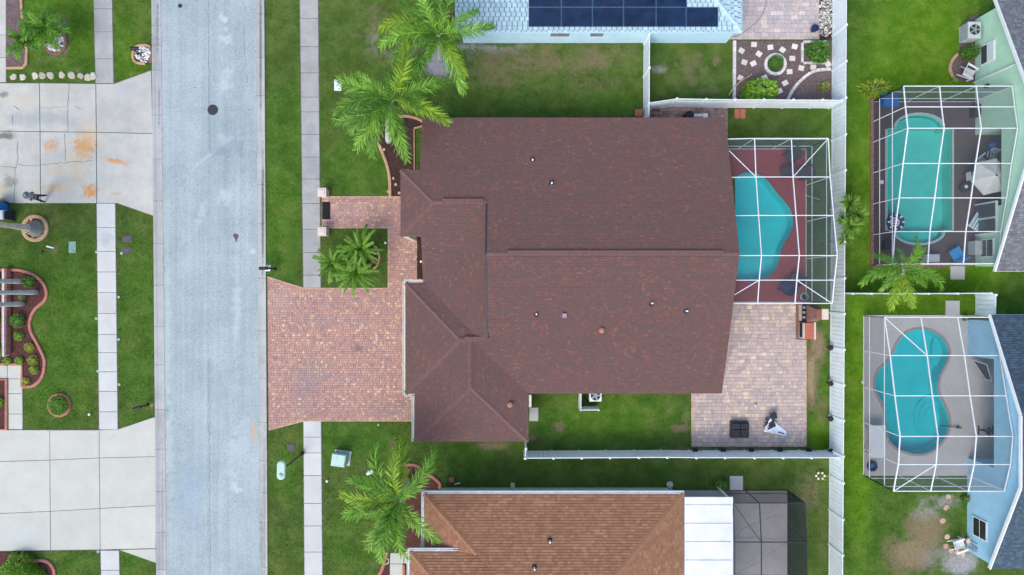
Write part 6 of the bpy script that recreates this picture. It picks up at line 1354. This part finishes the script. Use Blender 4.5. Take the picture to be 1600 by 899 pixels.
# patio
t = thing('ottoman', W(1153, 670), 'pair of dark cushioned seats standing together on the paver patio', 'seat'); 
for s in (-1, 1):
    c = W(1153 + s * 6.9, 670); m = MB(); m.box((c.x, c.y, .22), (.58, 1.1, .36)); b_ = m.build('base', M['wicker'], t)
    for e in (-1, 1): m = MB(); m.box((c.x, c.y + .24 * e + .02, .46), (.56, .5 if e < 0 else .4, .12), taper=.94); m.build('cushion', M['charcoal'], b_)
t = thing('folding_chair', W(1201, 662), 'dark folding chair with pale blue cloth trailing onto the pavers', 'chair'); c = W(1200, 661)
m = MB(); m.box((c.x, c.y, .42), (.6, .55, .06), R(25)); m.build('seat', M['charcoal'], t)
for dx, dy in ((-.3, -.2), (.3, -.15), (-.2, .3), (.3, .25)): m = MB(); m.bar((c.x + dx, c.y + dy, .03), (c.x + dx * .9, c.y + dy * .9, .42), .04, .04); m.build('leg', M['black'], t)
bm = bmesh.new(); nx, ny = 18, 9; g = []
ax0, ax1 = W(1194, 661), W(1228, 678)
for i in range(nx):
    for j in range(ny):
        k = i / (nx - 1); q = ax0.lerp(ax1, k); t2 = (ax1 - ax0).normalized(); s_ = Vector((-t2.y, t2.x, 0)); wd = .62 * (1 - k) ** .8 + .2
        p = q + s_ * (j / (ny - 1) - .5) * wd * 1.3; z = .46 * max(0, 1 - k * 2.0) + .06 + .05 * math.sin(j * 1.9 + i * .8) * (1 - .4 * k) + .03 * math.sin(i * 1.7 - j)
        g.append(bm.verts.new((p.x, p.y, max(z, .045))))
for i in range(nx - 1):
    for j in range(ny - 1): bm.faces.new((g[i * ny + j], g[(i + 1) * ny + j], g[(i + 1) * ny + j + 1], g[i * ny + j + 1]))
me = bpy.data.meshes.new('cloth'); bm.to_mesh(me); bm.free(); me.materials.append(M['towel']); me.polygons.foreach_set('use_smooth', [True] * len(me.polygons)); o = bpy.data.objects.new('cloth', me); COL.objects.link(o); tag(o, 'crumpled pale blue cloth spread from the folding chair onto the pavers', 'cloth')
sd = o.modifiers.new('thick', 'SOLIDIFY'); sd.thickness = .012
for k in (0, 1, 2): c2 = W(1217.5 + k * 3.4, 676 + k * .9, .12); m = MB(); m.box(c2, (.12, .07, .02), R(-12)); m.build('dark_patch', M['charcoal'], o, org=(0, 0, 0))
c = W(1205, 648); t = thing('side_table', c, 'small dark square table beside the pale blue cloth', 'table'); m = MB(); m.box((c.x, c.y, .42), (.42, .42, .05), R(8)); m.build('table_top', M['charcoal'], t)
for dx in (-.16, .16):
    for dy in (-.16, .16): m = MB(); m.bar((c.x + dx, c.y + dy, .03), (c.x + dx, c.y + dy, .4), .03, .03); m.build('leg', M['black'], t)
c = W(1179.5, 633); t = thing('ball', c, 'black and white football lying on the paver patio', 'ball'); m = MB(); m.ball((c.x, c.y, .14), .11, 14, 10); bl = m.build('body', M['white'], t, smooth=True); m = MB()
for a, e in ((0, 1.5), (.3, .5), (1.6, .5), (2.9, .5), (4.1, .5), (5.3, .5)): d_ = Vector((math.cos(a) * math.cos(e), math.sin(a) * math.cos(e), math.sin(e))); m.ball(Vector((c.x, c.y, .14)) + d_ * .094, .035, 6, 4)
m.build('patch', M['black'], t)
# outdoor kitchen
def kitchen():
    t = thing('outdoor_kitchen', W(1258, 502), 'brick outdoor kitchen with sloped hood, small chimney and orange counter', 'outdoor kitchen'); hard([(1243, 475), (1266, 475), (1266, 531), (1243, 531)])
    bx = lambda x0, y0, x1, y1, z0, z1, n_, mt, par=t: MB().box(((W(x0, y0) + W(x1, y1)) / 2).to_tuple()[:2] + ((z0 + z1) / 2,), ((x1 - x0) / PPM, (y1 - y0) / PPM, z1 - z0)).build(n_, M[mt], par)
    bx(1243, 475.5, 1265, 530, .03, .1, 'plinth', 'brownkerb'); a = bx(1247, 476, 1263, 501, .1, .9, 'grill_base', 'stucco'); bx(1243.5, 475.8, 1250, 501.5, .9, .95, 'worktop', 'rubber', a)
    b = bx(1247, 504, 1261, 528, .1, .8, 'counter_base', 'stucco'); bx(1249, 503.5, 1261.5, 528.5, .8, .86, 'counter_tile', 'terra', b)
    for k in range(4): bx(1249.3, 504 + k * 6, 1261.2, 509.6 + k * 6, .86, .875, 'tile', 'terra', b)
    bx(1244, 504, 1248.5, 526, .5, .62, 'shelf', 'rubber'); bx(1262, 503, 1264.5, 529, .1, .95, 'back_wall', 'cap')
    p0, p1 = W(1250, 476), W(1266, 502); m = MB(); v = [(p0.x, p0.y, .95), (p1.x, p0.y, .95), (p1.x, p1.y, .95), (p0.x, p1.y, .95), (p1.x - .42, p0.y - .3, 1.75), (p1.x - .05, p0.y - .3, 1.75), (p1.x - .05, p1.y + .3, 1.75), (p1.x - .42, p1.y + .3, 1.75)]
    m.add(v, [(0, 1, 5, 4), (1, 2, 6, 5), (2, 3, 7, 6), (3, 0, 4, 7), (4, 5, 6, 7)]); m.build('hood', M['brownkerb'], t)
    c = Vector((p1.x - .22, (p0.y + p1.y) / 2, 0)); m = MB(); m.box((c.x, c.y, 2.05), (.36, .6, .8)); ch_ = m.build('chimney', M['redkerb'], t); m = MB(); m.box((c.x, c.y, 2.48), (.42, .7, .07)); m.build('chimney_cap', M['cap'], ch_)
    for k in range(3): q = W(1245.5, 480 + k * 7.5); m = MB(); m.box((q.x, q.y, 1.0), (.14, .16, .1)); m.build('burner', M['steel'], t)
kitchen()
# hanging pots by the fence posts
gp = 'dark round planters along the white fences'
names = ['nearest the outdoor kitchen', 'second from the outdoor kitchen', 'third from the outdoor kitchen', 'at the inner fence corner']
def fpot(px, py, label, z=.35):
    c = W(px, py); t = thing('planter_pot', c, label, 'planter', gp); m = MB(); m.tube([c, c + Vector((0, 0, z))], .03, 6); m.build('stake', M['black'], t); m = MB(); m.lathe((c.x, c.y, z), [(.08, 0), (.16, .1), (.185, .22), (.16, .22), (.15, .17), (.01, .17)], 14); m.build('bowl', M['charcoal'], t); m = MB(); m.lathe((c.x, c.y, z + .17), [(.15, 0), (.08, .04), (.01, .05)], 10); m.build('soil', M['mulchdark'], t)
    m = MB(); m.bar(c + Vector((.15, 0, z + .2)), c + Vector((.38, 0, z + .5)), .02, .02); m.build('bracket', M['black'], t)
for (x, y), n_ in zip(((1291.5, 542.5), (1291.5, 597.5), (1291.5, 652), (1292, 702)), names): fpot(x, y, 'dark round planter on the long fence, ' + n_)
for k, x in enumerate((1083.5, 1127, 1171, 1215, 1259.5)): fpot(x, 701.5, 'dark round planter on the picket top fence, ' + ['lowest grass corner of the patio', 'below the dark cushioned seats', 'below the football', 'below the pale blue cloth', 'nearest the fence corner'][k], .2)
# ac unit in its louvred screen
def ac_unit(px, py, sx, sy, h, label, mat, top):
    c = W(px, py); t = thing('air_conditioner', c, label, 'air conditioner'); m = MB(); m.box((c.x, c.y, h / 2), (sx, sy, h)); b = m.build('cabinet', M[mat], t)
    m = MB(); m.box((c.x, c.y, h + .03), (sx * 1.03, sy * 1.03, .06), taper=.94); tp_ = m.build('top', M[top], t); m = MB(); m.lathe((c.x, c.y, h + .06), [(min(sx, sy) * .42, 0), (min(sx, sy) * .42, .01)], 20); m.build('fan_well', M['glassdark'], tp_)
    m = MB()
    for k in range(5): a = k * 1.2566; m.bar((c.x, c.y, h + .085), (c.x + math.cos(a) * min(sx, sy) * .38, c.y + math.sin(a) * min(sx, sy) * .38, h + .08), .1, .01)
    m.build('fan_blade', M['steel'], tp_); m = MB()
    for k in range(8): m.bar((c.x + sx / 2 + .008, c.y - sy * .45 + k * sy * .128, .1), (c.x + sx / 2 + .008, c.y - sy * .45 + k * sy * .128, h - .05), .02, .02); m.bar((c.x - sx / 2 - .008, c.y - sy * .45 + k * sy * .128, .1), (c.x - sx / 2 - .008, c.y - sy * .45 + k * sy * .128, h - .05), .02, .02)
    m.build('grille', M['charcoal'], b)
ac_unit(928, 615, .82, .8, .8, 'white air conditioner under the roof edge behind its louvred screen', 'white', 'white'); ac_unit(1508, 55, .85, 1.1, .85, 'grey-blue air conditioner beside the pale green house wall', 'tank', 'tank')
m = MB(); m.tube([W(912, 620, .1), W(918, 628, .25), W(921, 622, .3), W(926, 622, .3)], .04, 6); tag(m.build('pipe_bundle', M['charcoal']), 'dark pipe bundle between louvred screen and air conditioner', 'pipes')
# brown pool cage contents
t = thing('patio_table', W(1514, 284), 'grey canvas patio umbrella opened over a table under the cage', 'umbrella'); C = W(1514, 284); zc = 2.2
pts = [C + Vector((1.28 * math.cos(R(a + 12)), 1.28 * math.sin(R(a + 12)), 1.95)) for a in range(0, 360, 60)]; top = C + Vector((0, 0, 2.45))
t.name = 'patio_umbrella'; ORG[t.name] = C
for k in range(6):
    m = MB(); a, b = pts[k], pts[(k + 1) % 6]; md = (a + b) / 2 * .985 + C * .015 + Vector((0, 0, -.0)); m.add([top, a, md, b, a - Vector((0, 0, .12)), md - Vector((0, 0, .12)), b - Vector((0, 0, .12))], [(0, 1, 2), (0, 2, 3), (1, 4, 5, 2), (2, 5, 6, 3)]); m.build('canopy_panel', M['greyfab'], t)
m = MB(); m.tube([C + Vector((0, 0, .05)), top], .025, 8); m.build('pole', M['steel'], t); m = MB(); m.lathe(top, [(.06, -.02), (.04, .06), (.01, .1)], 8); m.build('finial', M['charcoal'], t)
for k in range(6): m = MB(); m.bar(top - Vector((0, 0, .03)), pts[k] - Vector((0, 0, .02)), .02, .02); m.build('rib', M['steel'], t)
t = thing('patio_table', C + Vector((0, 0, .05)), 'round dark table standing under the grey umbrella', 'table'); m = MB(); m.lathe(C + Vector((0, 0, .72)), [(.55, 0), (.56, .03), (.5, .045)], 20); m.build('table_top', M['charcoal'], t); m = MB(); m.lathe(C + Vector((0, 0, .05)), [(.3, 0), (.06, .08), (.05, .66)], 12); m.build('pedestal', M['charcoal'], t)
for x, y, a, l in ((1524, 254, 130, 'turquoise striped chair at the upper edge of the grey umbrella'), (1509, 278, 185, 'turquoise striped chair beside the dark round stool'), (1541, 246, 80, 'turquoise striped chair nearest the blue ball under the cage')): chair(l, x, y, R(a), 'white', 'black', stripes='cyan', s=.6)
lounger('turquoise and white striped sun lounger below the grey umbrella', 1524, 342, R(58), 'white', 'white', stripes='cyan', back=.5)
c = W(1546, 230); m = MB(); m.ball((c.x, c.y, .33), .28, 14, 10); tag(m.build('beach_ball', M['blue'], smooth=True), 'blue ball by the wall end of the dark brown deck', 'ball')
c = W(1503, 294); m = MB(); m.lathe((c.x, c.y, .05), [(.3, 0), (.34, .4), (.28, .42)], 16); tag(m.build('stool', M['charcoal']), 'dark round stool beside the grey umbrella', 'stool'); m = MB(); m.lathe((c.x - .05, c.y + .03, .475), [(.12, 0), (.12, .02), (.05, .05)], 12); tag(m.build('cap_hat', M['white']), 'small white hat lying on the dark round stool', 'hat')
t = chair('blue towel-covered chair near the lower screen of the brown deck', 1487, 397, R(-60), 'teal_towel', 'black', s=.82, arms=False); 
c = W(1398, 347.5); t = thing('swim_ring', Vector((c.x, c.y, -.06)), 'navy and white swim ring floating in the sea green pool', 'swim ring'); 
ringp = [(c.x + .5 * math.cos(a), c.y + .5 * math.sin(a), .02) for a in np.linspace(0, 6.2832, 33)]; m = MB(); m.tube(ringp, .15, 10, cap=False); o = m.build('ring', M['navyblue'], t, smooth=True)
for k in range(8): m = MB(); a = k * .785; m.box((c.x + .5 * math.cos(a), c.y + .5 * math.sin(a), .165), (.17, .12, .02), a); m.build('white_patch', M['white'], o)
m = MB(); m.lathe((c.x, c.y, -.05), [(.36, 0), (.36, .05), (.3, .07)], 20); m.build('inner_floor', M['white'], t); m = MB()
for k in range(3): m.box((c.x, c.y + .16 - k * .16, .03), (.42 - .1 * abs(k - 1), .07, .02))
m.build('stripe', M['navyblue'], t)
for i, (x, y, w_, h_, z, mt, l) in enumerate(((1385, 160, 1.0, .8, .5, 'blue', 'blue storage box in the upper corner of the brown deck'), (1382, 384, .5, .55, .45, 'charcoal', 'small dark box in the lower corner of the brown deck'), (1451, 404, .85, .5, .4, 'tank', 'pale grey deck box at the lower screen of the brown deck'), (1524, 176, .9, .8, .5, 'charcoal', 'dark storage box near the green house wall'), (1525, 388, 1.2, .9, .7, 'tank', 'grey covered grill by the green house window'))):
    c = W(x, y); t = thing('storage_box', c, l, 'box'); m = MB(); m.box((c.x, c.y, .05 + z / 2), (w_, h_, z)); m.build('body', M[mt], t); m = MB(); m.box((c.x, c.y, .07 + z), (w_ * 1.05, h_ * 1.06, .06), taper=.95); m.build('lid', M[mt], t)
m = MB(); c = W(1377, 285); m.lathe((c.x, c.y, .05), [(.14, 0), (.14, .03), (.05, .05)], 12); tag(m.build('skimmer_lid', M['white']), 'white round skimmer lid between pool and cage wall', 'lid')
# grey deck contents
c = W(1361.5, 686); t = thing('folding_table', c, 'white folding table standing at the screen of the grey pool deck', 'table'); m = MB(); m.box((c.x, c.y, .74), (1.05, 2.2, .05)); m.build('table_top', M['white'], t); o = t
m = MB(); t.location = c
for dx in (-.45, .45):
    for dy in (-.85, .85): m = MB(); m.bar((c.x + dx, c.y + dy, .05), (c.x + dx, c.y + dy, .72), .04, .04); m.build('leg', M['steel'], t)
c = W(1361, 728); t = thing('swim_ring', c, 'dark blue ring lying in the corner of the grey deck', 'swim ring'); m = MB(); m.tube([(c.x + .26 * math.cos(a), c.y + .26 * math.sin(a), .15) for a in np.linspace(0, 6.2832, 25)], .1, 8, cap=False); m.build('ring', M['navyblue'], t, smooth=True); m = MB(); m.lathe((c.x, c.y, .08), [(.2, 0), (.01, .02)], 12); m.build('inner_floor', M['teal_towel'], t)
def bike():
    c = W(1539, 672); t = thing('exercise_bike', c, 'dark exercise bike on the grey deck by the blue house wall', 'exercise bike')
    m = MB(); m.bar((c.x - .5, c.y, .08), (c.x + .5, c.y, .08), .08, .06)
    for dx in (-.5, .5): m.bar((c.x + dx, c.y - .3, .07), (c.x + dx, c.y + .3, .07), .08, .06)
    m.build('frame', M['black'], t); m = MB(); m.tube([(c.x + .3, c.y - .05, .4), (c.x + .3, c.y + .05, .4)], .3, 16); m.build('flywheel', M['charcoal'], t); m = MB(); m.bar((c.x - .25, c.y, .1), (c.x - .4, c.y, .85), .06, .06); m.bar((c.x + .25, c.y, .1), (c.x + .4, c.y, 1.0), .06, .06); m.build('stem', M['black'], t)
    m = MB(); m.ball((c.x - .42, c.y, .88), .15, 10, 6, sc_=(1.2, 1, .4)); m.build('saddle', M['black'], t); m = MB(); m.bar((c.x + .4, c.y - .28, 1.02), (c.x + .4, c.y + .28, 1.02), .05, .05); m.build('handlebar', M['black'], t)
    for s in (-1, 1): m = MB(); m.box((c.x + .02, c.y + s * .2, .25 + .06 * s), (.2, .1, .04)); m.build('pedal', M['black'], t)
bike()
m = MB(); m.tube([W(1469, 665, .15), W(1488, 667, .2), W(1503, 669, .12)], .03, 6); m.ball(W(1497, 668, .15), .1, 8, 5); tag(m.build('pool_cleaner', M['charcoal']), 'dark pool cleaning pole lying beside the curved pool steps', 'pole')
t = thing('sun_shade_panel', W(1545, 578), 'dark framed panel leaning at the blue house wall on the grey deck', 'panel'); c = W(1541, 578); m = MB(); q = [W(1520, 563, .9), W(1542, 570, 1.3), W(1550, 596, .9), W(1540, 592, .4)]; m.add(q + [p - Vector((0, 0, .05)) for p in q], [(0, 1, 2, 3), (0, 4, 5, 1), (1, 5, 6, 2), (2, 6, 7, 3), (3, 7, 4, 0)]); m.build('panel', M['charcoal'], t); m = MB()
for a, b in zip(q, q[1:] + q[:1]): m.bar(a, b, .05, .06)
for p in (q[3], q[2]): m.bar((p.x, p.y, .05), p, .04, .04)
m.build('frame', M['tank'], t)
for i, (x, y) in enumerate(((1482, 775.5), (1478, 793), (1473, 813.5), (1480, 839), (1477.5, 853), (1486, 860), (1496, 863), (1504, 865.5))): rock(x, y, .21, M['pinkstone'], thing('stone', W(x, y), ['pink stepping stone nearest the grey deck screen', 'pink stepping stone second below the grey deck screen', 'pink stepping stone third below the grey deck screen', 'pink stone at the upper end of the row round the white chair', 'pink stone at the bend of the row round the white chair', 'pink stone below the white chair, first on the lower row', 'pink stone below the white chair, second on the lower row', 'pink stone below the white chair, nearest the blue wall'][i], 'stone'), h=.05, n=7)
c = W(1514, 775); t = thing('flower_pot', c, 'terracotta pot at the wall end of the grey deck screen', 'pot'); m = MB(); m.lathe(c, [(.13, 0), (.2, .32), (.22, .34), (.17, .34), (.16, .28)], 14); m.build('body', M['terra'], t); m = MB(); m.lathe(c, [(.16, .28), (.01, .3)], 12); m.build('soil', M['mulchdark'], t)
def slat_chair(label, px, py, az):
    t = thing('adirondack_chair', (0, 0, 0), label, 'chair'); s = .62
    for k in range(6): m = MB(); m.box((-.28 + k * .11, 0, .38 - .02 * k), (.085, s, .025)); m.build('slat', M['white'], t)
    for k in range(5): y = (k - 2) * .12; m = MB(); m.bar((.3, y, .3), (.6, y * 1.1, .95 - .04 * abs(k - 2)), .1, .025); m.build('slat', M['white'], t)
    for y in (-1, 1):
        m = MB(); m.bar((-.34, y * .38, .6), (.45, y * .38, .6), .13, .03); m.build('armrest', M['white'], t)
        m = MB(); m.bar((-.3, y * .36, 0), (-.3, y * .36, .6), .05, .09); m.build('leg', M['white'], t); m = MB(); m.bar((-.3, y * .31, .32), (.55, y * .31, .02), .04, .1); m.build('leg', M['white'], t)
    t.location = W(px, py); t.rotation_euler.z = az
slat_chair('white slatted garden chair in the bare patch by the blue wall', 1493, 848, R(200)); slat_chair('white slatted garden chair by the green house wall', 1508, 117, R(150))
for x, y, l in ((1509.5, 843, 'pale round pot behind the white chair at the blue wall'), (1526.5, 112, 'pale round pot beside the white chair at the green wall')): c = W(x, y); t = thing('flower_pot', c, l, 'pot'); m = MB(); m.lathe(c, [(.14, 0), (.2, .3), (.16, .32), (.02, .33)], 14); m.build('body', M['cap'], t)
# paver court
c = W(997, 179); t = thing('planter_box', c, 'pink square planter against the short white fence', 'planter'); m = MB(); m.box((c.x, c.y, .2), (.5, .5, .4)); m.build('body', M['redkerb'], t); m = MB(); m.box((c.x, c.y, .41), (.44, .44, .02)); m.build('soil', M['terra'], t)
c = W(1024, 178); t = thing('iron_bench', c, 'rusty brown plant stand in the corner of the paver court', 'stand')
for k in range(3): m = MB(); m.bar((c.x - .25, c.y - .2 + k * .2, .5), (c.x + .25, c.y - .2 + k * .2, .5), .05, .03); m.build('slat', M['bronzewood'], t)
for dx in (-.22, .22):
    for dy in (-.2, .2): m = MB(); m.bar((c.x + dx, c.y + dy, .03), (c.x + dx, c.y + dy, .5), .04, .04); m.build('leg', M['bronzewood'], t)
t = thing('pool_pump', W(1080, 184), 'white pool equipment with black filter half hidden by the roof edge', 'pool pump'); c = W(1073, 184.5); m = MB(); m.lathe((c.x, c.y, .03), [(.3, 0), (.32, .5), (.3, .7), (.1, .8)], 16); m.build('filter_tank', M['black'], t); c = W(1088, 182.5); m = MB(); m.tube([(c.x - .45, c.y, .3), (c.x + .45, c.y, .3)], .12, 10); m.build('pipe', M['white'], t); m = MB(); m.box((c.x + .5, c.y - .05, .25), (.3, .3, .4)); m.build('pump', M['white'], t)
scatter_grass(600000)
